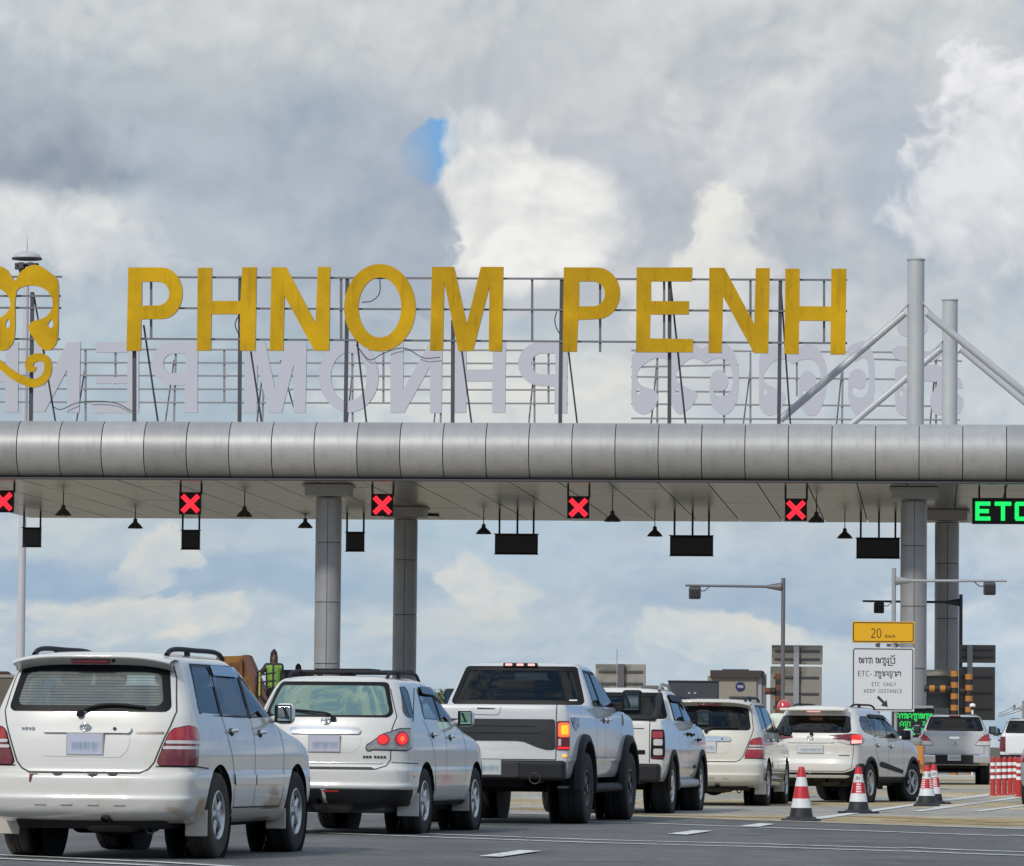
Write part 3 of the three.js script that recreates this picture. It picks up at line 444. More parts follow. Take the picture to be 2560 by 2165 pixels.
for (const [x, y, l] of [[1291, 1361, 'wide dark message board in the middle of the plaza'], [1729, 1365, 'wide dark message board under the rightmost red cross'], [2195, 1371, 'wide dark message board beside the front right column']]) {
  const b = board('message_board', l, x, y, 19, 107 / 73, 48 / 73, [-0.4, 0.02, 0.4], 'board', gw);
  put('faint_legend', [0, 1, 2, 3].map((i) => box(0.05 + (i - 1.5) * 0.11, -0.2, 0.12, 0.08, 0.07, 0.006)), std(C(0.03, 0.03, 0.035), 0.6), b);
}
{   // ETC board
  const w = 3, [u, h] = G(2510, 1278, w), o = gthing('toll_lane_display', 'black display lit with green letters ETC', 'display', u, h, w), bw = 152 / 80.5, bh = 60 / 80.5;
  put('housing', box(0, 0, -0.1, bw, bh, 0.18, 0.02), mat.black, o);
  put('visor', [box(0, bh / 2 + 0.01, 0.03, bw + 0.06, 0.03, 0.16), box(0, -bh / 2 - 0.01, 0.03, bw + 0.06, 0.03, 0.16), box(-bw / 2 - 0.01, 0, 0.03, 0.03, bh, 0.16)], mat.black, o);
  const H = bh * 0.78, t = 0.125, lw = 0.46, mk = (n, x, list) => put(n, list.map(([a, b, c, d], i) => box(x + (a + c) / 2 * lw, (b + d) / 2 * H - H / 2, 0.004 + i * 0.003, (c - a) * lw, (d - b) * H, 0.02)), greenLed, o);
  const tt = t / lw, th = t / H;
  mk('led_letter', -bw / 2 + 0.07, [[0, 0, tt, 1], [0, 1 - th, 1, 1], [0, 0, 1, th], [0, 0.5 - th / 2, 0.9, 0.5 + th / 2]]);
  mk('led_letter', -bw / 2 + 0.66, [[0, 1 - th, 1.1, 1], [0.55 - tt / 2, 0, 0.55 + tt / 2, 1]]);
  mk('led_letter', -bw / 2 + 1.27, [[0, 0.08, tt, 0.92], [0.06, 1 - th, 1, 1], [0.06, 0, 1, th], [1 - tt, 0.66, 1, 0.94], [1 - tt, 0.06, 1, 0.34]]);
  for (const q of [-0.4, 0.02, 0.42]) put('hanger', bar([q * bw, bh / 2, -0.1], [q * bw, yBot - h + 0.03, -0.1], 0.03, 8), mat.black, o);
}
// ---------------------------------------------------------------- vehicles
// A body is a skin over horizontal slices. At each height: half width w, rear end r and front end f along the length (0 at the rear bumper). p runs round the slice from the middle of the rear to the right.
function pchip(xs, ys) {
  const n = xs.length, h = [], d = [], m = new Array(n).fill(0);
  for (let i = 0; i < n - 1; i++) { h.push(xs[i + 1] - xs[i]); d.push((ys[i + 1] - ys[i]) / h[i]); }
  m[0] = d[0]; m[n - 1] = d[n - 2];
  for (let i = 1; i < n - 1; i++) m[i] = d[i - 1] * d[i] <= 0 ? 0 : (() => { const a = 2 * h[i] + h[i - 1], b = h[i] + 2 * h[i - 1]; return (a + b) / (a / d[i - 1] + b / d[i]); })();
  return (x) => { let i = 0; if (x <= xs[0]) return ys[0]; if (x >= xs[n - 1]) return ys[n - 1]; while (x > xs[i + 1]) i++; const t = (x - xs[i]) / h[i], t2 = t * t, t3 = t2 * t; return (2 * t3 - 3 * t2 + 1) * ys[i] + (t3 - 2 * t2 + t) * h[i] * m[i] + (-2 * t3 + 3 * t2) * ys[i + 1] + (t3 - t2) * h[i] * m[i + 1]; };
}
function sdPoly(poly, x, y) {
  let d = Infinity, s = 1;
  for (let i = 0, j = poly.length - 1; i < poly.length; j = i++) {
    const [ax, ay] = poly[i], [bx, by] = poly[j], ex = bx - ax, ey = by - ay, wx = x - ax, wy = y - ay, t = Math.max(0, Math.min(1, (wx * ex + wy * ey) / (ex * ex + ey * ey))), qx = wx - ex * t, qy = wy - ey * t;
    d = Math.min(d, qx * qx + qy * qy);
    const c1 = y >= ay, c2 = y < by, c3 = ex * wy > ey * wx; if ((c1 && c2 && c3) || (!c1 && !c2 && !c3)) s = -s;
  }
  return s * Math.sqrt(d);
}
function inset(poly, r) {
  if (!r) return poly; let area = 0; for (let i = 0, j = poly.length - 1; i < poly.length; j = i++) area += poly[j][0] * poly[i][1] - poly[i][0] * poly[j][1];
  const s = area > 0 ? 1 : -1, n = poly.length, L = [];
  for (let i = 0; i < n; i++) { const a = poly[i], b = poly[(i + 1) % n], l = Math.hypot(b[0] - a[0], b[1] - a[1]), nx = -(b[1] - a[1]) / l * s, ny = (b[0] - a[0]) / l * s; L.push([a[0] + nx * r, a[1] + ny * r, b[0] - a[0], b[1] - a[1]]); }
  return L.map((q, i) => { const p = L[(i + n - 1) % n], det = p[2] * q[3] - p[3] * q[2]; if (Math.abs(det) < 1e-9) return [q[0], q[1]]; const t = ((q[0] - p[0]) * q[3] - (q[1] - p[1]) * q[2]) / det; return [p[0] + p[2] * t, p[1] + p[3] * t]; });
}
const sdRound = (poly, r) => { const q = inset(poly, r); return (x, y) => sdPoly(q, x, y) - r; };
class Skin {
  constructor(levels, o = {}) {
    this.o = { n: 3.4, Lr: 0.45, Lf: 0.8, taper: 0.03, fm: 2.3, hl: 2.4, ...o };
    const ys = levels.map((l) => l[0]); this.ys = ys; this.w = pchip(ys, levels.map((l) => l[1])); this.r = pchip(ys, levels.map((l) => l[2])); this.f = pchip(ys, levels.map((l) => l[3]));
    this.y0 = ys[0]; this.y1 = ys[ys.length - 1]; this.cache = new Map();
  }
  curve(y) {
    const key = Math.round(y * 20000); if (this.cache.has(key)) return this.cache.get(key);
    const { n, taper, fm, hl } = this.o, w = this.w(y), r = this.r(y), f = this.f(y), len = f - r; let { Lr, Lf } = this.o; const q = Math.min(1, len * 0.98 / (Lr + Lf)); Lr *= q; Lf *= q;
    const X = [], Z = [], S = [], N = 40; const add = (x, z) => { const k = 1 - taper * ((z - fm) / hl) ** 2; x *= k; const i = X.length; S.push(i ? S[i - 1] + Math.hypot(x - X[i - 1], z - Z[i - 1]) : 0); X.push(x); Z.push(z); };
    for (let i = 0; i <= N; i++) { const t = i / N * Math.PI / 2; add(w * Math.pow(Math.sin(t), 2 / n), r + Lr * (1 - Math.pow(Math.max(0, Math.cos(t)), 2 / n))); }
    for (let i = 1; i < 24; i++) add(w, r + Lr + (f - Lf - r - Lr) * i / 24);
    for (let i = 0; i <= N; i++) { const t = i / N * Math.PI / 2; add(w * Math.pow(Math.max(0, Math.cos(t)), 2 / n), f - Lf + Lf * Math.pow(Math.sin(t), 2 / n)); }
    const c = { X, Z, S, len: S[S.length - 1] }; this.cache.set(key, c); return c;
  }
  xz(p, y) {
    const c = this.curve(y), s = Math.min(c.len, Math.abs(p)), S = c.S; let a = 0, b = S.length - 1; while (b - a > 1) { const m = (a + b) >> 1; if (S[m] <= s) a = m; else b = m; }
    const t = S[b] > S[a] ? (s - S[a]) / (S[b] - S[a]) : 0, x = c.X[a] + (c.X[b] - c.X[a]) * t; return [p < 0 ? -x : x, c.Z[a] + (c.Z[b] - c.Z[a]) * t];
  }
  pOfF(f, y) { const c = this.curve(y); let a = 0, b = c.Z.length - 1; if (f <= c.Z[0]) return 0; if (f >= c.Z[b]) return c.len; while (b - a > 1) { const m = (a + b) >> 1; if (c.Z[m] <= f) a = m; else b = m; } return c.S[a] + (c.S[b] - c.S[a]) * (f - c.Z[a]) / (c.Z[b] - c.Z[a] || 1); }
  pOfX(x, y) { const c = this.curve(y), s = Math.sign(x), X = Math.abs(x); let a = 0, b = 40; if (X >= c.X[b]) return s * c.S[b]; while (b - a > 1) { const m = (a + b) >> 1; if (c.X[m] <= X) a = m; else b = m; } return s * (c.S[a] + (c.S[b] - c.S[a]) * (X - c.X[a]) / (c.X[b] - c.X[a] || 1)); }
  pos(p, y, off = 0) {                                                // place (x, y, -f) and outward normal
    const e = 0.006, [x, z] = this.xz(p, y), ya = Math.max(this.y0, y - e), yb = Math.min(this.y1, y + e), A = this.xz(p, ya), B = this.xz(p, yb), P = this.xz(p + e, y), Q = this.xz(p - e, y);
    const px = P[0] - Q[0], pz = -(P[1] - Q[1]), vx = B[0] - A[0], vy = yb - ya, vz = -(B[1] - A[1]);
    let nx = 0 * vz - pz * vy, ny = pz * vx - px * vz, nz = px * vy - 0 * vx; const l = Math.hypot(nx, ny, nz) || 1; nx /= l; ny /= l; nz /= l;
    return [x + nx * off, y + ny * off, -z + nz * off, nx, ny, nz];
  }
  // the piece of the skin where field(p, y, x, f) > 0
  piece({ p0, p1, y0, y1, dp, dy, rows, field, off = 0, color }) {
    const np = Math.max(2, Math.ceil((p1 - p0) / dp)), R = rows ?? Array.from({ length: Math.max(2, Math.ceil((y1 - y0) / dy)) + 1 }, (_, i, ) => y0 + (y1 - y0) * i / Math.max(2, Math.ceil((y1 - y0) / dy)));
    const pos = [], nor = [], uv = [], col = [], idx = [], id = [], val = [];
    const vert = (p, y) => { const q = this.pos(p, y, typeof off === 'function' ? off(p, y) : off); pos.push(q[0], q[1], q[2]); nor.push(q[3], q[4], q[5]); uv.push(p, y); if (color) col.push(...color(p, y, q[0], -q[2])); return pos.length / 3 - 1; };
    const P = Array.from({ length: np + 1 }, (_, i) => p0 + (p1 - p0) * i / np), fld = (p, y) => { if (!field) return 1; const [x, f] = this.xz(p, y); return field(p, y, x, f); };
    for (let j = 0; j < R.length; j++) for (let i = 0; i <= np; i++) { val.push(fld(P[i], R[j])); id.push(-1); }
    const get = (i, j) => { const k = j * (np + 1) + i; if (id[k] < 0) id[k] = vert(P[i], R[j]); return id[k]; };
    const cut = (a, b) => { const t = a[2] / (a[2] - b[2]); return vert(a[0] + (b[0] - a[0]) * t, a[1] + (b[1] - a[1]) * t); };
    for (let j = 0; j + 1 < R.length; j++) for (let i = 0; i < np; i++) {
      const lmax = Math.max(this.curve(R[j]).len, this.curve(R[j + 1]).len); if (Math.min(Math.abs(P[i]), Math.abs(P[i + 1])) > lmax) continue;
      const q = [[i, j], [i + 1, j], [i + 1, j + 1], [i, j + 1]].map(([a, b]) => [P[a], R[b], val[b * (np + 1) + a], a, b]);
      if (q.every((c) => c[2] > 0)) { const v = q.map((c) => get(c[3], c[4])); idx.push(v[0], v[1], v[2], v[0], v[2], v[3]); continue; }
      if (q.every((c) => c[2] <= 0)) continue;
      const out = []; for (let k = 0; k < 4; k++) { const a = q[k], b = q[(k + 1) & 3]; if (a[2] > 0) out.push(get(a[3], a[4])); if ((a[2] > 0) !== (b[2] > 0)) out.push(cut(a, b)); }
      for (let k = 1; k + 1 < out.length; k++) idx.push(out[0], out[k], out[k + 1]);
    }
    if (!idx.length) return null;
    const g = new THREE.BufferGeometry(); g.setAttribute('position', new THREE.Float32BufferAttribute(pos, 3)); g.setAttribute('normal', new THREE.Float32BufferAttribute(nor, 3)); g.setAttribute('uv', new THREE.Float32BufferAttribute(uv, 2)); if (color) g.setAttribute('color', new THREE.Float32BufferAttribute(col, 3)); g.setIndex(idx); return g;
  }
  rows(step) { const R = []; const b = this.ys; for (let i = 0; i + 1 < b.length; i++) { const n = Math.max(2, Math.ceil((b[i + 1] - b[i]) / step)); for (let k = 0; k < n; k++) R.push(b[i] + (b[i + 1] - b[i]) * k / n); } R.push(this.y1); return R; }
  native(on) { return on === 'rear' ? (p, y, x, f) => [x, y] : on === 'side' ? (p, y, x, f) => [f, y] : (p, y) => [Math.abs(p), y]; }
  toP(on, a, y) { return on === 'rear' ? this.pOfX(a, y) : on === 'side' ? this.pOfF(a, y) : a; }
  patch({ poly, on = 'side', off = 0.004, r = 0.02, left = false, minus, dp, grow = 0 }) {
    const sd = sdRound(poly, r), nat = this.native(on), ys = poly.map((q) => q[1]), ps = poly.flatMap((q) => [this.toP(on, q[0], Math.min(Math.max(q[1], this.y0), this.y1)), this.toP(on, q[0], Math.min(...ys)), this.toP(on, q[0], Math.max(...ys))]);
    let p0 = Math.min(...ps) - 0.03, p1 = Math.max(...ps) + 0.03; const y0 = Math.max(this.y0, Math.min(...ys) - 0.02), y1 = Math.min(this.y1, Math.max(...ys) + 0.02), step = dp ?? Math.max(0.008, Math.min(0.03, (p1 - p0) / 26)), dy = Math.max(0.006, Math.min(0.025, (y1 - y0) / 22));
    if (left) [p0, p1] = [-p1, -p0];
    return this.piece({ p0, p1, y0, y1, dp: step, dy, off, field: (p, y, x, f) => { const q = nat(p, y, left ? -x : x, f), d = grow - sd(q[0], q[1]); return minus ? Math.min(d, minus(q[0], q[1])) : d; } });
  }
  seam(pts, on, width = 0.009, off = 0.003, left = false) {           // narrow strip along a line on the skin
    const q = []; for (let i = 0; i + 1 < pts.length; i++) { const [a, b] = [pts[i], pts[i + 1]], n = Math.max(1, Math.ceil(Math.hypot(b[0] - a[0], b[1] - a[1]) / 0.04)); for (let k = 0; k < n; k++) q.push([a[0] + (b[0] - a[0]) * k / n, a[1] + (b[1] - a[1]) * k / n]); } q.push(pts[pts.length - 1]);
    const uvp = q.map(([a, y]) => [this.toP(on, a, y) * (left ? -1 : 1), y]), pos = [], nor = [], idx = [];
    uvp.forEach((c, i) => { const a = uvp[Math.max(0, i - 1)], b = uvp[Math.min(uvp.length - 1, i + 1)], dx = b[0] - a[0], dy = b[1] - a[1], l = Math.hypot(dx, dy) || 1; for (const s of [-1, 1]) { const v = this.pos(c[0] - dy / l * s * width / 2, Math.min(this.y1, Math.max(this.y0, c[1] + dx / l * s * width / 2)), off); pos.push(v[0], v[1], v[2]); nor.push(v[3], v[4], v[5]); } if (i) { const k = i * 2; idx.push(k - 2, k, k - 1, k - 1, k, k + 1); } });
    const g = new THREE.BufferGeometry(); g.setAttribute('position', new THREE.Float32BufferAttribute(pos, 3)); g.setAttribute('normal', new THREE.Float32BufferAttribute(nor, 3)); g.setAttribute('uv', new THREE.Float32BufferAttribute(new Float32Array(pos.length / 3 * 2), 2)); g.setIndex(idx); return g;
  }
  p3(on, a, y, off = 0, left = false) { const q = this.pos(this.toP(on, a, y) * (left ? -1 : 1), y, off); return [q[0], q[1], q[2]]; }
}
// ---- paints and other car materials
const paintOf = (c, more = {}) => phys(c, 0.38, { clearcoat: 1, clearcoatRoughness: 0.07, ...more });
const cm = {
  tint: phys(C(0.16, 0.19, 0.2), 0.02, { transmission: 1, thickness: 0, side: THREE.DoubleSide }), mid: phys(C(0.36, 0.44, 0.45), 0.02, { transmission: 1, thickness: 0, side: THREE.DoubleSide }), dark: phys(C(0.05, 0.056, 0.06), 0.03, { transmission: 1, thickness: 0, side: THREE.DoubleSide }), clear: phys(C(0.75, 0.82, 0.8), 0.02, { transmission: 1, thickness: 0, side: THREE.DoubleSide }),
  mirrorFilm: phys(C(0.34, 0.44, 0.38), 0.06, { metalness: 1 }),
  trim: phys(C(0.01, 0.01, 0.012), 0.5, { specularIntensity: 0.35 }), plastic: phys(C(0.018, 0.0185, 0.021), 0.6, { specularIntensity: 0.4 }), cabin: std(C(0.05, 0.05, 0.052), 0.85), seat: std(C(0.11, 0.105, 0.1), 0.9), gap: std(C(0.045, 0.045, 0.045), 0.8), under: std(C(0.012, 0.012, 0.013), 0.9),
  red: phys(C(0.34, 0.012, 0.016), 0.16, { clearcoat: 1, clearcoatRoughness: 0.04 }), darkRed: phys(C(0.14, 0.006, 0.012), 0.18, { clearcoat: 1, clearcoatRoughness: 0.04 }), lensClear: phys(C(0.55, 0.5, 0.5), 0.15, { clearcoat: 1 }), reflect: phys(C(0.45, 0.03, 0.02), 0.2, { clearcoat: 1 }),
  brake: std(C(0.4, 0.01, 0.01), 0.3, { emissive: C(1, 0.02, 0.025), emissiveIntensity: 0.95 }), brakeHot: std(C(0.5, 0.06, 0.02), 0.3, { emissive: C(1, 0.16, 0.05), emissiveIntensity: 1.0 }), amber: std(C(0.6, 0.3, 0.02), 0.3, { emissive: C(1, 0.42, 0.02), emissiveIntensity: 1.1 }), brakePink: std(C(0.6, 0.3, 0.3), 0.3, { emissive: C(1, 0.45, 0.4), emissiveIntensity: 0.9 }),
  alloy: phys(C(0.5, 0.51, 0.52), 0.28, { metalness: 0.85 }), darkAlloy: phys(C(0.05, 0.052, 0.056), 0.35, { metalness: 0.6 }), disc: std(C(0.05, 0.048, 0.045), 0.6), mirror: phys(C(0.6, 0.68, 0.72), 0.02, { metalness: 1 }), mirrorDim: phys(C(0.1, 0.13, 0.14), 0.04, { metalness: 1 }), tail: std(C(0.045, 0.043, 0.04), 0.55, { metalness: 0.3 }),
  tyreDusty: std(C(0.05, 0.044, 0.036), 0.95),
};
const plateTex = (base, marks) => canvas(128, 64, (x, w, h) => { x.fillStyle = base; x.fillRect(0, 0, w, h); const r = rng(marks.length * 7 + marks.charCodeAt(0)); for (let i = 0; i < 90; i++) { x.globalAlpha = 0.035; x.fillStyle = i % 3 ? '#4c598a' : '#8f96ae'; const a = 14 + Math.floor(r() * 7) * 15, q = 8 + r() * 14; x.fillRect(a + r() * 4, 22 + r() * 8, q, 16 + r() * 16); } x.globalAlpha = 1; });
function wheelMesh(car, x, f, D, wd, rimD, style, turn = 0, dusty = false) {
  const right = x > 0 ? 1 : -1, g = part('wheel', car); g.position.set(x, D / 2, -f); g.rotation.y = turn;
  const R = D / 2, r = rimD / 2, h = wd / 2, prof = [[r, -h * 0.86], [r + (R - r) * 0.5, -h], [R - 0.03, -h * 0.94], [R - 0.006, -h * 0.8], [R, -h * 0.5], [R, -h * 0.22], [R - 0.012, -h * 0.2], [R - 0.012, -h * 0.12], [R, -h * 0.1], [R, h * 0.1], [R - 0.012, h * 0.12], [R - 0.012, h * 0.2], [R, h * 0.22], [R, h * 0.5], [R - 0.006, h * 0.8], [R - 0.03, h * 0.94], [r + (R - r) * 0.5, h], [r, h * 0.86], [r - 0.02, h * 0.8]];
  const lathe = (p, n = 40) => new THREE.LatheGeometry(p.map((q) => new THREE.Vector2(q[0], q[1])), n).rotateZ(-Math.PI / 2);
  put('tyre', lathe(prof), dusty ? cm.tyreDusty : mat.rubber, g);
  const o = h * 0.8, rim = [lathe([[r, o + 0.004], [r - 0.012, o + 0.014], [r - 0.03, o], [r - 0.045, o - 0.06], [r - 0.05, -h * 0.7]], 36)], { n, m, w0, w1, twin } = style;
  for (let i = 0; i < n; i++) { const a = i / n * Math.PI * 2 + 0.3, L = r - 0.02; for (const t of twin ? [-1, 1] : [0]) { const s = new THREE.CylinderGeometry(w1, w0, L, 6, 1).scale(1, 1, 0.45).rotateY(Math.PI / 2).translate(0, L / 2, 0); if (t) s.rotateX(t * (twin ?? 0)); s.rotateX(a); s.translate(o - 0.018, 0, 0); rim.push(s); } }
  rim.push(new THREE.CylinderGeometry(r * 0.22, r * 0.25, 0.04, 20).rotateZ(-Math.PI / 2).translate(o - 0.005, 0, 0));
  if (right < 0) { /* mirrored by turning the whole rim round */ }
  const rm = put('rim', rim, style.m, g); const bk = put('brake_disc', new THREE.CylinderGeometry(r - 0.05, r - 0.05, 0.03, 28).rotateZ(Math.PI / 2).translate(o - 0.09, 0, 0), cm.disc, g);
  if (right < 0) { rm.rotation.y = Math.PI; bk.rotation.y = Math.PI; }
  return g;
}
const sty = { five: { n: 5, m: cm.alloy, w0: 0.05, w1: 0.035 }, six: { n: 5, m: cm.alloy, w0: 0.02, w1: 0.016, twin: 0.17 }, dark: { n: 6, m: cm.darkAlloy, w0: 0.035, w1: 0.028, twin: 0.1 }, blade: { n: 5, m: cm.alloy, w0: 0.03, w1: 0.045, twin: 0.08 } };
// arches, inner linings, floor, seats, doors common to all
function carBody(car, S, o) {
  const { arches, windows = [], paint, yWin, rearWin, dp = 0.03 } = o, wins = windows.map((w) => sdRound(w.poly, w.r ?? 0.03)), rw = rearWin ? sdRound(rearWin.poly, rearWin.r ?? 0.05) : null, wp = o.shield, ws = wp ? sdRound(wp, 0.05) : null;
  const field = (grow) => (p, y, x, f) => {
    let d = 1; const ax = Math.abs(x);
    if (ax > S.w(y) * 0.55) { for (const [af, ay, R] of arches) d = Math.min(d, Math.hypot(f - af, y - ay) - R + (grow ? 0.02 : 0)); for (const w of wins) d = Math.min(d, w(f, y) + grow); }
    if (rw && f < S.r(y) + 0.4 && y > (rearWin.min ?? 0)) d = Math.min(d, rw(x, y) + grow);
    if (ws && f > S.f(y) - 0.45 && y > S.ys[0]) d = Math.min(d, ws(x, y) + grow);
    return d;
  };
  const rows = S.rows(o.dy ?? 0.03), len = Math.max(...S.ys.map((y) => S.curve(y).len));
  put(o.name ?? 'body', S.piece({ p0: -len, p1: len, dp, rows, field: field(0), color: o.color }), paint, car);
  if (wp) put('windscreen', S.piece({ p0: -len, p1: len, dp: 0.04, y0: wp[0][1] - 0.03, y1: wp[2][1] + 0.03, dy: 0.03, off: -0.004, field: (p, y, x, f) => (f > S.f(y) - 0.45 ? 0.006 - ws(x, y) : -1) }), cm.clear, car);
  if (wins.length || rw) put('cabin_lining', S.piece({ p0: -len, p1: len, dp: dp * 1.6, rows: rows.filter((y) => y > yWin - 0.5 && y < S.y1 - 0.012), field: field(-0.012), off: -0.045 }), cm.cabin, car);
  return len;
}
function archLiners(car, arches, w) { for (const [f, y, R] of arches) for (const s of [-1, 1]) put('wheel_arch', [new THREE.CylinderGeometry(R + 0.012, R + 0.012, 0.36, 32, 1, true, -0.15, Math.PI + 0.3).rotateX(Math.PI / 2).rotateY(Math.PI / 2).translate(s * (w - 0.2), y, -f), new THREE.CircleGeometry(R + 0.012, 24).rotateY(s * Math.PI / 2).translate(s * (w - 0.38), y, -f)], cm.under, car); }
function glassOf(car, S, windows, m, names = 'window') { for (const w of windows) for (const left of [false, true]) { const g = S.patch({ poly: w.poly, r: w.r ?? 0.03, off: -0.004, left, grow: 0.006 }); put(names, g, w.m ?? m, car); } }
function seats(car, list, y0) { for (const [x, f, w] of list) { const s = part('seat', car); put('backrest', new RoundedBoxGeometry(w, 0.62, 0.16, 3, 0.06).rotateX(0.18).translate(x, y0 + 0.52, -f), cm.seat, s); put('cushion', new RoundedBoxGeometry(w, 0.16, 0.5, 3, 0.05).translate(x, y0 + 0.16, -f - 0.26), cm.seat, s); const n = w > 0.8 ? [-0.4, 0.4] : [0]; for (const q of n) put('headrest', new RoundedBoxGeometry(0.28, 0.2, 0.1, 3, 0.045).translate(x + q * w * 0.8, y0 + 0.93, -f + 0.06), cm.seat, s); } }
function mirrorOn(car, S, f, y, m, k = 1, glass = cm.mirrorDim, shell = m) {
  for (const left of [false, true]) { const s = left ? -1 : 1, b = S.p3('side', f, y, 0, left), g = part('mirror', car), X = b[0] + s * 0.14 * k, Y = b[1] + 0.055; put('shell', new RoundedBoxGeometry(0.19 * k, 0.2 * k, 0.13 * k, 4, 0.06 * k).translate(X, Y, b[2]), shell, g); put('mirror_frame', new RoundedBoxGeometry(0.165 * k, 0.17 * k, 0.03, 4, 0.014).translate(X - s * 0.006, Y, b[2] + 0.058 * k), cm.trim, g); put('mirror_glass', new RoundedBoxGeometry(0.125 * k, 0.14 * k, 0.012, 3, 0.005).translate(X + s * 0.006, Y, b[2] + 0.058 * k + 0.014), glass, g); put('stalk', bar([b[0] - s * 0.03, b[1] - 0.01, b[2]], [b[0] + s * 0.08 * k, b[1] + 0.02, b[2]], 0.03, 8), shell, g); }
}
function handles(car, S, list, m) { for (const left of [false, true]) for (const [f, y] of list) { const s = left ? -1 : 1, a = S.p3('side', f - 0.1, y, 0.02, left), b = S.p3('side', f + 0.1, y, 0.02, left), mid = S.p3('side', f, y, 0.045, left), h = put('door_handle', tube([a, [mid[0], mid[1] + 0.005, mid[2]], b], 0.017, 12, 8), m, car); put('recess', new THREE.SphereGeometry(0.05, 12, 8).scale(0.15, 0.75, 1.5).translate(...S.p3('side', f, y - 0.005, 0.002, left)), cm.plastic, h); } }
function seams(car, S, list, m = cm.gap) { for (const q of list) for (const left of q.both === false ? [false] : [false, true]) put(q.name ?? 'panel_gap', S.seam(q.pts, q.on ?? 'side', q.w ?? 0.008, q.off ?? 0.002, left), q.m ?? m, car); }
function rail(car, S, x, f0, f1, h, m, top, r = 0.019) { for (const s of [-1, 1]) { const y = (f) => top(f), q = [[s * x, y(f0) - 0.01, -f0], [s * x, y(f0) + h * 0.75, -(f0 + 0.12)], [s * x, y((f0 + f1) / 2) + h, -(f0 + f1) / 2], [s * x, y(f1) + h * 0.75, -(f1 - 0.14)], [s * x, y(f1) - 0.01, -f1]], g = put('roof_rail', [tube(q, r, 40, 8)], m, car); put('rail_foot', box(s * x, y((f0 + f1) * 0.42) + h * 0.4, -(f0 + (f1 - f0) * 0.36), 0.03, h, 0.09), m, g); } }
function wiper(car, S, pts, y) { const g = put('rear_wiper', tube(pts.map(([x, h, o]) => S.p3('rear', x, h, o ?? 0.03)), 0.013, 20, 6), cm.trim, car); put('pivot', new THREE.CylinderGeometry(0.028, 0.03, 0.04, 12).rotateX(Math.PI / 2).translate(...S.p3('rear', pts[0][0], pts[0][1], 0.02)), cm.trim, g); }
function plate(car, S, x, y, w, h, tex, off = 0.012) { const c = S.p3('rear', x, y, off), g = put('license_plate', new THREE.PlaneGeometry(w, h).translate(c[0], c[1], c[2] + 0.009), std(C(0.82, 0.82, 0.84), 0.4, { map: tex }), car); put('plate_frame', box(c[0], c[1], c[2], w + 0.02, h + 0.02, 0.014, 0.005), mat.signBack, g); }
function underside(car, o) { // floor pan, axles, silencer
  put('floor_pan', [box(0, o.y, -o.len / 2, o.w * 1.5, 0.16, o.len - 0.5, 0.04)], cm.under, car);
  for (const f of o.axles) put('axle', bar([-o.w * 0.75, o.ax, -f], [o.w * 0.75, o.ax, -f], 0.06, 10), cm.under, car);
  if (o.silencer) { const s = o.silencer; put('silencer', new THREE.CapsuleGeometry(s[3] ?? 0.11, s[4] ?? 0.36, 6, 14).rotateZ(Math.PI / 2).scale(1, 0.85, 1).translate(s[0], s[1], -s[2]), cm.tail, car); put('tailpipe', new THREE.CylinderGeometry(0.035, 0.035, 0.24, 14, 1, true).rotateX(Math.PI / 2).translate(s[0] + (s[5] ?? 0), s[1] + 0.02, -s[2] + 0.14), cm.tail, car); }
}
function place(car, px, py, fw, xw, heading) {                         // right rear wheel stands where it does in the photograph
  const P = onGround(px, py), a = rad(heading); car.rotation.y = -a; car.position.set(P.x - (xw * Math.cos(a) + fw * Math.sin(a)), 0, P.z - (xw * Math.sin(a) - fw * Math.cos(a)));
}
const ell = (cx, cy, rx, ry, n = 20) => Array.from({ length: n }, (_, i) => [cx + rx * Math.cos(i / n * 2 * Math.PI), cy + ry * Math.sin(i / n * 2 * Math.PI)]);
const rect = (x0, y0, x1, y1) => [[x0, y0], [x1, y0], [x1, y1], [x0, y1]];
const outsideAll = (wins) => { const s = wins.map((w) => sdRound(w.poly, w.r ?? 0.03)); return (a, b) => Math.min(...s.map((q) => q(a, b))); };
const both = (car, name, S, q, m) => [false, true].map((left) => put(name, S.patch({ ...q, left }), m, car));
const dirt = (f1, f2, seed, k) => (p, y, x, f) => {
  const a = Math.exp(-(((f - f1) / 0.3) ** 2)) * Math.exp(-(((y - 0.42) / 0.13) ** 2)), b = Math.exp(-(((f - f2) / 0.42) ** 2)) * Math.exp(-(((y - 0.42) / 0.17) ** 2)), s = Math.abs(x) > 0.7 ? 1 : 0.35;
  const n = fbm(p * 5 + seed, y * 9, 4, seed), g = fbm(p * 40, y * 40, 2, seed + 3), t = Math.min(1, k * s * sstep(0.26, 0.72, (a + b) * 0.9 + (n - 0.5) * 1.1) * (0.55 + 0.8 * g));
  const film = 0.06 * k * sstep(0.42, 0.7, fbm(p * 3 + 9, y * 4, 4, seed + 7));
  return [1 - 0.42 * t - film, 1 - 0.58 * t - film * 1.1, 1 - 0.76 * t - film * 1.4];
};
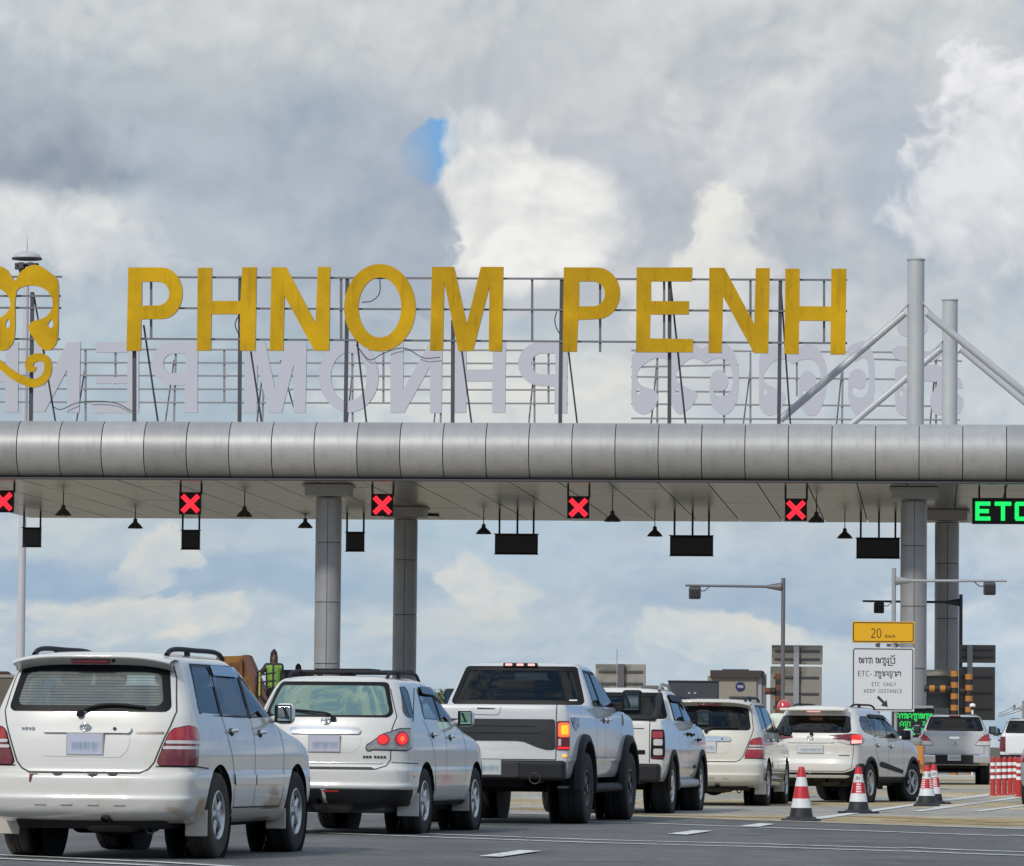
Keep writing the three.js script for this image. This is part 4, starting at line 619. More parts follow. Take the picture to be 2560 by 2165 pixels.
// ---- family SUV of the first and the fifth car
function familySuv(label, o) {
  const car = thing('suv', label, 'car');
  const S = new Skin([[0.3, 0.8, 0.3, 4.3], [0.34, 0.85, 0.14, 4.5], [0.4, 0.885, 0.05, 4.62], [0.47, 0.9, 0.012, 4.67], [0.505, 0.905, 0.0, 4.68], [0.53, 0.908, 0.012, 4.68], [0.66, 0.912, 0.006, 4.68], [0.7, 0.91, 0.02, 4.67], [0.73, 0.906, 0.055, 4.66], [0.86, 0.908, 0.062, 4.6], [0.98, 0.902, 0.075, 4.3], [1.08, 0.886, 0.095, 3.7], [1.14, 0.872, 0.108, 3.42], [1.2, 0.857, 0.125, 3.3], [1.3, 0.825, 0.165, 3.12], [1.42, 0.784, 0.215, 2.9], [1.52, 0.748, 0.26, 2.7], [1.6, 0.715, 0.3, 2.52], [1.645, 0.685, 0.325, 2.42], [1.675, 0.645, 0.35, 2.33], [1.695, 0.58, 0.39, 2.25], [1.71, 0.45, 0.47, 2.1], [1.72, 0.25, 0.65, 1.9], [1.724, 0.04, 1.1, 1.5]], { n: 4.1, Lr: 0.38, taper: 0.028 });
  const arches = [[1.02, 0.37, 0.415], [3.735, 0.37, 0.415]];
  const windows = [{ poly: [[0.53, 1.215], [1.17, 1.205], [1.27, 1.6], [0.74, 1.6]], m: o.side ?? cm.tint }, { poly: [[1.225, 1.205], [2.1, 1.195], [2.17, 1.595], [1.325, 1.6]], m: o.side ?? cm.tint }, { poly: [[2.17, 1.195], [2.98, 1.185], [2.93, 1.27], [2.66, 1.48], [2.46, 1.575], [2.24, 1.595]], m: cm.mid }];
  const rearWin = { poly: [[-0.69, 1.225], [0.69, 1.225], [0.62, 1.575], [0.5, 1.605], [-0.5, 1.605], [-0.62, 1.575]], r: 0.05, min: 1.1 };
  const paint = paintOf(o.color, { vertexColors: true });
  carBody(car, S, { arches, windows, rearWin, shield: [[-0.62, 1.2], [0.62, 1.2], [0.55, 1.58], [-0.55, 1.58]], paint, yWin: 1.2, dp: o.dp ?? 0.026, dy: 0.026, color: dirt(0.5, 2.85, o.seed, o.dirt) });
  archLiners(car, arches, 0.91);
  glassOf(car, S, windows, cm.tint);
  both(car, 'window_trim', S, { poly: [[0.5, 1.195], [3.04, 1.165], [2.96, 1.28], [2.68, 1.51], [2.48, 1.605], [2.2, 1.625], [0.7, 1.625]], r: 0.04, off: 0.002, minus: outsideAll(windows) }, cm.trim);
  put('rear_window', S.patch({ poly: rearWin.poly, on: 'rear', r: 0.05, off: -0.003, grow: 0.006 }), o.rear ?? cm.hazy, car);
  const inner = sdRound([[-0.63, 1.265], [0.63, 1.265], [0.575, 1.53], [0.47, 1.545], [-0.47, 1.545], [-0.575, 1.53]], 0.05);
  put('window_frit', S.patch({ poly: [[-0.7, 1.215], [0.7, 1.215], [0.63, 1.585], [0.5, 1.615], [-0.5, 1.615], [-0.63, 1.585]], on: 'rear', r: 0.05, off: 0.003, minus: inner }), cm.trim, car);
  if (o.defog) for (let i = 0; i < 11; i++) put('heater_wire', S.seam([[-0.62 + i * 0.005, 1.285 + i * 0.0235], [0.62 - i * 0.005, 1.285 + i * 0.0235]], 'rear', 0.0028, 0.002), std(C(0.1, 0.08, 0.06), 0.6), car);
  if (o.visor) for (const [poly] of [[[[1.3, 1.53], [2.15, 1.525], [2.18, 1.61], [1.32, 1.615]]], [[[2.2, 1.53], [2.4, 1.51], [2.6, 1.41], [2.64, 1.45], [2.45, 1.57], [2.23, 1.61]]]]) both(car, 'rain_visor', S, { poly, r: 0.02, off: 0.014 }, phys(C(0.2, 0.22, 0.26), 0.08, { metalness: 0.3, clearcoat: 1 }));
  // spoiler over the rear window with the third brake light
  { const pos = [], idx = [], N = 24, prof = [[0.42, 1.7], [0.25, 1.703], [0.13, 1.688], [0.105, 1.672], [0.125, 1.655], [0.2, 1.64], [0.24, 1.605], [0.4, 1.6]]; for (let i = 0; i <= N; i++) { const t = i / N * 2 - 1, x = t * 0.675, b = 0.09 * Math.abs(t) ** 3, dy = -0.055 * Math.abs(t) ** 4; for (const [f, y] of prof) pos.push(x, y + dy, -(f + b)); } for (let i = 0; i < N; i++) for (let k = 0; k < prof.length - 1; k++) { const a = i * prof.length + k, c = a + prof.length; idx.push(a, a + 1, c, a + 1, c + 1, c); } const g = new THREE.BufferGeometry(); g.setAttribute('position', new THREE.Float32BufferAttribute(pos, 3)); g.setIndex(idx); g.computeVertexNormals(); const sp = put('spoiler', g, paintOf(o.color), car);
    put('third_brake_light', [new RoundedBoxGeometry(0.33, 0.048, 0.06, 3, 0.02).translate(0, 1.632, -0.185)], cm.darkRed, sp); put('washer_nozzle', new THREE.SphereGeometry(0.016, 10, 8).translate(0.2, 1.635, -0.168), cm.trim, sp); }
  // tail lights: red above, clear bands, dark red below
  for (const left of [false, true]) {
    const t = part('tail_light', car), P = [[0.605, 0.778], [1.0, 0.778], [1.02, 1.03], [0.97, 1.085], [0.86, 1.1], [0.735, 1.075], [0.7, 1.04]], sd = sdRound(P, 0.03), bandPoly = (y0, y1) => [[0.55, y0], [1.1, y0], [1.1, y1], [0.55, y1]], cut = (a, b) => 0.001 - sd(a, b);
    put('lens_base', S.patch({ poly: P, on: 'wrap', r: 0.03, off: 0.008, grow: 0.008, left }), cm.trim, t);
    const lens = (n, y0, y1, m, off = 0.016) => put(n, S.patch({ poly: bandPoly(y0, y1), on: 'wrap', r: 0.004, off, left, minus: cut }), m, t);
    lens('red_lens', 0.985, 1.12, cm.red); lens('clear_band', 0.955, 0.982, cm.lensClear); lens('red_band', 0.937, 0.954, cm.darkRed); lens('clear_band', 0.91, 0.936, cm.lensClear); lens('dark_red_lens', 0.77, 0.908, o.brightLens ? cm.red : cm.darkRed);
  }
  seams(car, S, [{ on: 'rear', pts: [[0, 0.712], [0.47, 0.712], [0.54, 0.745], [0.585, 0.8], [0.66, 1.0], [0.7, 1.1], [0.735, 1.22], [0.69, 1.5], [0.65, 1.6]], w: 0.013 }, { on: 'wrap', pts: [[0.6, 0.768], [1.0, 0.768], [1.35, 0.752]], w: 0.012 },
    { pts: [[1.2, 1.19], [1.28, 1.0], [1.4, 0.85], [1.47, 0.7], [1.49, 0.42]] }, { pts: [[2.14, 1.18], [2.17, 0.8], [2.16, 0.42]] }, { pts: [[3.05, 1.16], [3.2, 0.9], [3.2, 0.6], [3.12, 0.42]] }, { pts: [[1.5, 0.42], [3.12, 0.415]], w: 0.014 }]);
  both(car, 'door_moulding', S, { poly: [[1.47, 0.615], [2.14, 0.61], [2.14, 0.695], [1.45, 0.705]], r: 0.012, off: 0.014 }, paintOf(o.color)); both(car, 'door_moulding', S, { poly: [[2.18, 0.61], [3.14, 0.605], [3.16, 0.69], [2.18, 0.695]], r: 0.012, off: 0.014 }, paintOf(o.color));
  both(car, 'sill', S, { poly: [[1.42, 0.31], [3.3, 0.31], [3.3, 0.4], [1.42, 0.405]], r: 0.02, off: 0.022 }, paintOf(o.sill ?? C(0.5, 0.44, 0.34)));
  // rear: number plate recess, handle strip, badges, wiper
  put('plate_recess', S.patch({ poly: [[-0.36, 0.845], [0.3, 0.84], [0.36, 0.9], [0.39, 1.03], [-0.39, 1.03], [-0.38, 0.88]], on: 'rear', r: 0.05, off: 0.004 }), paintOf(o.color), car);
  const strip = put('handle_strip', S.patch({ poly: [[-0.37, 1.035], [0.38, 1.035], [0.39, 1.075], [0.37, 1.105], [0.1, 1.115], [-0.1, 1.115], [-0.35, 1.105], [-0.38, 1.07]], on: 'rear', r: 0.02, off: 0.028 }), o.chromeStrip ? mat.chrome : paintOf(o.color), car);
  put('lock', new THREE.CylinderGeometry(0.014, 0.014, 0.01, 12).rotateX(Math.PI / 2).translate(...S.p3('rear', 0.25, 1.068, 0.034)), cm.tail, strip);
  if (!o.plain) {
    const b = S.p3('rear', 0, 1.078, 0.04), em = [new THREE.TorusGeometry(0.043, 0.007, 8, 28).scale(1, 0.68, 1), new THREE.TorusGeometry(0.022, 0.005, 6, 20).scale(0.7, 1.1, 1).translate(0, 0.002, 0.002), new THREE.TorusGeometry(0.025, 0.005, 6, 20).scale(1.2, 0.5, 1).translate(0, 0.01, 0.004)].map((g) => g.translate(...b)); put('emblem', em, mat.chrome, car);
    put('badge', S.patch({ poly: rect(0.425, 1.035, 0.655, 1.052), on: 'rear', r: 0.004, off: 0.008 }), std(C(0.5, 0.45, 0.4), 0.35, { metalness: 0.6, map: canvas(128, 16, (x, w, h) => { x.fillStyle = '#aaa'; x.fillRect(0, 0, w, h); x.fillStyle = '#3a2c18'; for (let i = 0; i < 10; i++) x.fillRect(6 + i * 12, 3, 8, 10); }) }), car);
    put('script_badge', [0, 1, 2, 3].map((i) => new THREE.BoxGeometry(0.02, 0.018 + (i % 2) * 0.008, 0.006).translate(...S.p3('rear', -0.545 + i * 0.03, 1.07, 0.008))), mat.chrome, car);
    for (const [a, b2, y] of [[-0.27, -0.17, 0.7], [0.03, 0.13, 0.695], [0.2, 0.3, 0.698]]) put('paint_chip', S.patch({ poly: [[a, y + 0.006], [b2, y + 0.008], [b2 - 0.02, y - 0.012], [a + 0.04, y - 0.02], [a + 0.02, y - 0.008]], on: 'rear', r: 0.003, off: 0.003 }), cm.gap, car);
    put('paint_chip', S.patch({ poly: [[-0.46, 0.7], [-0.35, 0.7], [-0.43, 0.69], [-0.445, 0.63], [-0.46, 0.63]], on: 'rear', r: 0.002, off: 0.003 }), std(C(0.12, 0.03, 0.025), 0.7), car);
    wiper(car, S, [[-0.06, 1.19], [0.02, 1.235], [0.18, 1.262], [0.48, 1.245]]);
  } else wiper(car, S, [[-0.02, 1.19], [0.06, 1.23], [0.3, 1.245], [0.5, 1.24]]);
  for (let i = 0; i < 4; i++) put('bumper_slot', S.patch({ poly: rect(-0.42 + i * 0.225, 0.455, -0.32 + i * 0.225, 0.475), on: 'rear', r: 0.006, off: 0.012 }), paintOf(o.color), car);
  plate(car, S, 0, 0.945, 0.3, 0.165, plateTex(o.plain ? '#d2d4d8' : '#c3c8da', o.plain ? 'b' : 'highl'));
  mirrorOn(car, S, 2.9, 1.17, paintOf(o.color), 0.92, o.plain ? cm.mirrorDim : cm.mirror, o.mirrorShell ?? paintOf(o.color));
  handles(car, S, [[1.42, 1.06], [2.38, 1.05]], mat.chrome);
  const top = (f) => 1.7 - 0.006 * (f - 1.4) ** 2; rail(car, S, 0.57, 0.46, o.railEnd ?? 2.3, 0.045, o.railMat ?? cm.plastic, top, 0.021);
  for (const left of [false, true]) { const s = left ? -1 : 1; put('mud_flap', box(s * 0.81, 0.3, -0.6, 0.19, 0.22, 0.02, 0.008), paintOf(o.sill ?? C(0.5, 0.46, 0.4)), car); put('mud_flap', box(s * 0.81, 0.3, -3.31, 0.18, 0.18, 0.02, 0.008), paintOf(o.sill ?? C(0.5, 0.46, 0.4)), car); }
  put('spare_wheel_well', [new RoundedBoxGeometry(1.3, 0.2, 0.8, 3, 0.07).translate(0.0, 0.36, -0.62)], cm.under, car); put('fuel_tank', [new RoundedBoxGeometry(0.62, 0.22, 0.8, 3, 0.08).translate(-0.2, 0.3, -1.75)], cm.under, car); put('differential', [new THREE.SphereGeometry(0.14, 14, 10).scale(1.3, 1, 1.2).translate(0.0, 0.3, -1.05)], cm.under, car); put('tow_eye', new THREE.TorusGeometry(0.035, 0.009, 6, 16).translate(0.5, 0.25, -0.3), cm.tail, car);
  underside(car, { y: 0.33, w: 0.85, len: 4.5, axles: [1.02, 3.735], ax: 0.34, silencer: [0.17, 0.31, 0.34, 0.105, 0.3, 0] });
  seats(car, [[-0.37, 2.15, 0.5], [0.37, 2.15, 0.5], [0, 1.25, 1.3]], 0.62);
  put('dashboard', box(0, 0.98, -3.1, 1.4, 0.3, 0.4, 0.05), cm.cabin, car);
  if (o.cargo) { put('parcel_cover', box(0, 1.16, -0.5, 1.2, 0.03, 0.5, 0.01), std(C(0.09, 0.09, 0.1), 0.9), car); }
  for (const [x, f, t] of [[-0.79, 1.02, 0], [0.79, 1.02, 0], [-0.79, 3.735, o.steer ?? 0], [0.79, 3.735, o.steer ?? 0]]) wheelMesh(car, x, f, 0.72, 0.225, 0.42, sty.five, t, o.dusty && f < 2);
  return car;
}
cm.hazy = phys(C(0.56, 0.64, 0.62), 0.02, { transmission: 0.9, metalness: 0.22, thickness: 0, side: THREE.DoubleSide });
const suvA = familySuv('white SUV with dark red tail lights nearest the camera', { color: C(0.65, 0.635, 0.605), seed: 4, dirt: 1.25, defog: true, visor: true, cargo: true, dusty: true, side: phys(C(0.1, 0.14, 0.2), 0.02, { transmission: 1, thickness: 0, side: THREE.DoubleSide }) });
place(suvA, 548, 2146, 1.02, 0.9, 11.3);
const suvE = familySuv('cream SUV with long roof rails queueing fifth, unlit red tail lights', { color: C(0.58, 0.555, 0.49), seed: 12, dirt: 0.4, plain: true, chromeStrip: true, side: cm.tint, rear: cm.dark, brightLens: true, dp: 0.035, railEnd: 2.4, sill: C(0.6, 0.57, 0.5), mirrorShell: cm.plastic });
place(suvE, 1922, 2015, 1.02, 0.9, 9.5);

// ---- second car: rounded luxury SUV, two-tone, round lit brake lamps
{
  const car = thing('suv', 'silver white SUV with lit round brake lights queueing second', 'car'), pc = C(0.6, 0.595, 0.575), paint = paintOf(pc, { vertexColors: true }), lower = paintOf(C(0.42, 0.42, 0.41));
  const S = new Skin([[0.3, 0.8, 0.3, 4.2], [0.35, 0.85, 0.13, 4.4], [0.43, 0.885, 0.05, 4.52], [0.5, 0.9, 0.008, 4.56], [0.52, 0.902, 0.0, 4.57], [0.55, 0.902, 0.018, 4.57], [0.68, 0.905, 0.012, 4.57], [0.72, 0.902, 0.04, 4.56], [0.77, 0.902, 0.062, 4.54], [0.9, 0.902, 0.06, 4.45], [1.02, 0.892, 0.075, 4.1], [1.1, 0.877, 0.095, 3.55], [1.16, 0.862, 0.11, 3.3], [1.24, 0.836, 0.14, 3.16], [1.36, 0.79, 0.2, 2.94], [1.48, 0.742, 0.27, 2.72], [1.57, 0.7, 0.33, 2.52], [1.62, 0.665, 0.37, 2.4], [1.65, 0.62, 0.4, 2.3], [1.67, 0.54, 0.46, 2.2], [1.683, 0.4, 0.56, 2.05], [1.69, 0.22, 0.75, 1.85], [1.693, 0.04, 1.1, 1.5]], { n: 3.1, Lr: 0.46, taper: 0.032 });
  const arches = [[1.05, 0.365, 0.41], [3.67, 0.365, 0.41]];
  const windows = [{ poly: [[0.36, 1.245], [0.72, 1.24], [0.93, 1.58], [0.62, 1.575]], r: 0.05 }, { poly: [[1.18, 1.235], [1.96, 1.22], [2.03, 1.545], [1.5, 1.555], [1.36, 1.51]] }, { poly: [[2.02, 1.22], [2.82, 1.21], [2.78, 1.28], [2.5, 1.46], [2.3, 1.535], [2.09, 1.545]] }];
  const rearWin = { poly: [[-0.7, 1.25], [0.7, 1.25], [0.58, 1.61], [-0.58, 1.61]], r: 0.06, min: 1.1 };
  carBody(car, S, { arches, windows, rearWin, shield: [[-0.6, 1.22], [0.6, 1.22], [0.52, 1.54], [-0.52, 1.54]], paint, yWin: 1.24, dp: 0.03, dy: 0.028, color: dirt(0.5, 2.8, 21, 0.25) }); archLiners(car, arches, 0.9);
  glassOf(car, S, windows, phys(C(0.22, 0.3, 0.38), 0.02, { transmission: 1, thickness: 0, side: THREE.DoubleSide }));
  put('rear_window', S.patch({ poly: rearWin.poly, on: 'rear', r: 0.06, off: -0.003, grow: 0.006 }), phys(C(0.3, 0.42, 0.36), 0.03, { transmission: 0.45, metalness: 0.65, thickness: 0, side: THREE.DoubleSide }), car);
  put('window_frit', S.patch({ poly: [[-0.71, 1.24], [0.71, 1.24], [0.59, 1.62], [-0.59, 1.62]], on: 'rear', r: 0.06, off: 0.003, minus: sdRound([[-0.67, 1.265], [0.67, 1.265], [0.56, 1.585], [-0.56, 1.585]], 0.05) }), cm.trim, car);
  both(car, 'window_trim', S, { poly: [[1.14, 1.225], [2.87, 1.195], [2.8, 1.3], [2.52, 1.485], [2.3, 1.565], [1.48, 1.585], [1.33, 1.53]], r: 0.04, off: 0.002, minus: outsideAll(windows) }, cm.trim);
  both(car, 'rain_visor', S, { poly: [[1.4, 1.5], [2.1, 1.49], [2.5, 1.39], [2.56, 1.44], [2.3, 1.565], [1.48, 1.58]], r: 0.02, off: 0.028 }, phys(C(0.03, 0.03, 0.035), 0.15, { transmission: 0.2, thickness: 0, side: THREE.DoubleSide }));
  for (const left of [false, true]) {
    const t = part('tail_light', car), P = [[0.44, 0.905], [0.9, 0.9], [1.02, 0.93], [1.05, 1.02], [1.02, 1.125], [0.8, 1.12], [0.62, 1.06], [0.46, 0.94]];
    put('lens_base', S.patch({ poly: P, on: 'wrap', r: 0.03, off: 0.006, grow: 0.01, left }), cm.trim, t); put('clear_lens', S.patch({ poly: P, on: 'wrap', r: 0.03, off: 0.012, left }), phys(C(0.26, 0.25, 0.25), 0.12, { metalness: 0.4, clearcoat: 1 }), t);
    for (const [q, h2, rx, ry] of [[0.625, 1.005, 0.068, 0.058], [0.835, 1.015, 0.085, 0.078]]) { put('lamp_ring', S.patch({ poly: ell(q, h2, rx, ry), on: 'wrap', r: 0, off: 0.02, left }), cm.red, t); put('brake_lamp', S.patch({ poly: ell(q, h2, rx * 0.74, ry * 0.74), on: 'wrap', r: 0, off: 0.022, left }), cm.brake, t); } put('lamp_core', S.patch({ poly: ell(0.83, 1.015, 0.026, 0.03), on: 'wrap', r: 0, off: 0.025, left }), cm.brakeHot, t);
    put('bumper_reflector', S.patch({ poly: rect(1.12, 0.6, 1.17, 0.635), on: 'wrap', r: 0.006, off: 0.006, left }), cm.reflect, car);
  }
  seams(car, S, [{ on: 'rear', pts: [[0, 0.695], [0.56, 0.695], [0.66, 0.73], [0.7, 0.8], [0.7, 1.12], [0.73, 1.25], [0.62, 1.55]], w: 0.012 }, { on: 'wrap', pts: [[0.72, 0.765], [1.3, 0.755]], w: 0.01 }, { pts: [[1.12, 1.22], [1.3, 1.0], [1.45, 0.8], [1.5, 0.42]] }, { pts: [[2.0, 1.21], [2.03, 0.8], [2.02, 0.42]] }, { pts: [[2.88, 1.2], [3.05, 0.9], [3.05, 0.6], [2.98, 0.42]] }, { pts: [[1.45, 0.62], [3.0, 0.61]], w: 0.02, off: 0.006, m: lower, name: 'crease' }]);
  put('tailgate_gap', S.patch({ poly: [[-0.62, 0.688], [0.56, 0.688], [0.52, 0.715], [-0.62, 0.715]], on: 'rear', r: 0.006, off: 0.004 }), cm.gap, car);
  put('tailgate_lip', S.patch({ poly: rect(-0.62, 0.75, 0.62, 0.785), on: 'rear', r: 0.012, off: 0.014 }), paintOf(pc), car);
  put('bumper_lip', S.patch({ poly: [[-1.15, 0.5], [1.15, 0.5], [1.15, 0.53], [-1.15, 0.53]].map(([a, b]) => [a, b]), on: 'rear', r: 0.01, off: 0.012 }), paintOf(pc), car);
  both(car, 'bumper_lower', S, { poly: [[0.02, 0.305], [1.0, 0.305], [1.12, 0.48], [0.02, 0.485]], on: 'wrap', r: 0.01, off: 0.006 }, cm.plastic);
  both(car, 'lower_door', S, { poly: [[1.48, 0.36], [3.0, 0.36], [3.02, 0.59], [1.46, 0.6]], r: 0.02, off: 0.005 }, lower); both(car, 'bumper_corner', S, { poly: [[0.9, 0.5], [1.36, 0.5], [1.38, 0.74], [0.74, 0.75]], on: 'wrap', r: 0.02, off: 0.003 }, paintOf(C(0.56, 0.56, 0.55)));
  both(car, 'sill', S, { poly: [[1.42, 0.31], [3.25, 0.31], [3.25, 0.355], [1.42, 0.355]], r: 0.01, off: 0.015 }, cm.plastic);
  put('handle_strip', S.patch({ poly: [[-0.37, 1.06], [0.37, 1.06], [0.39, 1.1], [0.36, 1.13], [-0.36, 1.13], [-0.39, 1.1]], on: 'rear', r: 0.02, off: 0.026 }), mat.chrome, car);
  put('plate_recess', S.patch({ poly: [[-0.38, 0.87], [0.3, 0.865], [0.38, 0.93], [0.4, 1.055], [-0.4, 1.055]], on: 'rear', r: 0.04, off: 0.003 }), paintOf(pc), car); plate(car, S, 0, 0.96, 0.33, 0.165, plateTex('#c4c3d0', 'lex'));
  { const b = S.p3('rear', 0, 1.195, 0.02); put('emblem', [new THREE.TorusGeometry(0.05, 0.007, 8, 28).scale(1, 0.66, 1), new THREE.BoxGeometry(0.012, 0.045, 0.01).rotateZ(-0.5).translate(-0.005, 0.004, 0), new THREE.BoxGeometry(0.04, 0.01, 0.01).translate(0.01, -0.016, 0.001)].map((g) => g.translate(...b)), mat.chrome, car); }
  put('script_badge', [0, 1, 2, 3.6, 4.6, 5.6, 6.6].map((i) => new THREE.BoxGeometry(0.022, 0.022, 0.006).translate(...S.p3('rear', 0.43 + i * 0.032, 0.825, 0.008))), cm.plastic, car);
  put('third_brake_light', box(0.02, 1.585, -0.42, 0.16, 0.025, 0.02, 0.006), cm.darkRed, car);
  wiper(car, S, [[0.08, 1.215, 0.035], [0.03, 1.262, 0.03], [-0.15, 1.285], [-0.5, 1.31]]);
  mirrorOn(car, S, 2.72, 1.2, paint, 0.95, phys(C(0.45, 0.75, 0.6), 0.03, { metalness: 1 }), paintOf(pc)); handles(car, S, [[1.4, 1.06], [2.25, 1.04]], mat.chrome);
  rail(car, S, 0.54, 0.62, 2.2, 0.07, cm.plastic, (f) => 1.665 - 0.01 * (f - 1.4) ** 2, 0.02); put('cross_bar', bar([-0.56, 1.735, -1.15], [0.56, 1.735, -1.15], 0.022, 8), cm.plastic, car); put('cross_bar', bar([-0.56, 1.735, -1.75], [0.56, 1.735, -1.75], 0.022, 8), cm.plastic, car); put('roof_tray', box(-0.1, 1.76, -1.5, 0.62, 0.03, 0.5, 0.01), cm.trim, car);
  put('aerial', bar(S.p3('side', 0.62, 1.2, 0.0), S.p3('side', 0.78, 1.52, 0.1), 0.005, 5), cm.trim, car);
  for (const s of [-1, 1]) { put('mud_flap', box(s * 0.79, 0.32, -0.62, 0.24, 0.25, 0.02, 0.008), lower, car); put('mud_flap', box(s * 0.8, 0.33, -3.24, 0.2, 0.22, 0.02, 0.008), lower, car); }
  put('tow_reflector', S.patch({ poly: rect(0.0, 0.455, 0.17, 0.475), on: 'rear', r: 0.004, off: 0.01 }), cm.reflect, car);
  underside(car, { y: 0.31, w: 0.85, len: 4.4, axles: [1.05, 3.67], ax: 0.34, silencer: [0.05, 0.33, 0.3, 0.12, 0.26, -0.1] });
  seats(car, [[-0.37, 2.1, 0.5], [0.37, 2.1, 0.5], [0, 1.25, 1.3]], 0.62); put('dashboard', box(0, 0.98, -3.0, 1.4, 0.3, 0.4, 0.05), cm.cabin, car);
  for (const [x, f] of [[-0.78, 1.05], [0.78, 1.05], [-0.78, 3.67], [0.78, 3.67]]) wheelMesh(car, x, f, 0.71, 0.225, 0.44, sty.five);
  place(car, 1064, 2085, 1.05, 0.89, 11.5);
}
// ---- pickups: box bed and lower body as one skin, cab as another
function pickup(label, o) {
  const car = thing('pickup_truck', label, 'pickup truck'), paint = paintOf(o.color, o.dirt ? { vertexColors: true } : {}), W = o.W, k = o.arch;
  const S = new Skin(o.body, { n: 5, Lr: 0.16, Lf: 0.8, taper: 0.012, fm: 2.7, hl: 2.7, ...o.bodyShape }), T = new Skin(o.cab, { n: 4, Lr: 0.3, Lf: 0.5, taper: 0.01, fm: 2.8, hl: 1, ...o.cabShape });
  carBody(car, S, { arches: o.arches, paint, yWin: 9, dp: o.dp ?? 0.035, dy: 0.035, color: o.dirt });
  put('bed_cover', new THREE.ShapeGeometry(new THREE.Shape((() => { const q = []; const c = S.curve(S.y1 - 0.002); for (let i = 0; i < c.X.length; i++) q.push(new THREE.Vector2(c.X[i] - 0.01, c.Z[i])); for (let i = c.X.length - 1; i > 0; i--) q.push(new THREE.Vector2(-c.X[i] + 0.01, c.Z[i])); return q; })())).rotateX(-Math.PI / 2).translate(0, S.y1 - 0.004, 0), o.cover ?? cm.trim, car);
  carBody(car, T, { arches: [], windows: o.windows, rearWin: o.rearWin, paint: o.dirt ? paintOf(o.color) : paint, yWin: o.rearWin.poly[0][1], dp: o.dp ?? 0.03, dy: 0.03, name: 'cab', shield: [[-0.62, o.rearWin.poly[0][1] + 0.02], [0.62, o.rearWin.poly[0][1] + 0.02], [0.55, o.rearWin.poly[2][1] - 0.01], [-0.55, o.rearWin.poly[2][1] - 0.01]] }); archLiners(car, o.arches, W);
  glassOf(car, T, o.windows, o.glass ?? cm.tint);
  put('rear_window', T.patch({ poly: o.rearWin.poly, on: 'rear', r: o.rearWin.r ?? 0.05, off: -0.003, grow: 0.006 }), o.rearGlass ?? cm.dark, car);
  both(car, 'window_trim', T, { poly: o.trimPoly, r: 0.03, off: 0.002, minus: outsideAll(o.windows) }, cm.trim);
  put('window_frit', T.patch({ poly: inset(o.rearWin.poly, -0.025), on: 'rear', r: 0.05, off: 0.002, minus: sdRound(inset(o.rearWin.poly, 0.03), 0.03) }), cm.trim, car);
  seats(car, o.seats ?? [[-0.4, o.cabRear + 1.25, 0.5], [0.4, o.cabRear + 1.25, 0.5], [0, o.cabRear + 0.42, 1.4]], o.seatY ?? 0.8); put('dashboard', box(0, (o.seatY ?? 0.8) + 0.3, -(o.cabRear + 2.2), 1.5, 0.3, 0.4, 0.05), cm.cabin, car);
  underside(car, { y: o.floor, w: W * 0.85, len: o.body[4][3], axles: o.arches.map((a) => a[0]), ax: o.wheel[0] / 2 });
  for (const [f] of o.arches) for (const s of [-1, 1]) wheelMesh(car, s * o.track, f, ...o.wheel);
  return { car, S, T, paint };
}
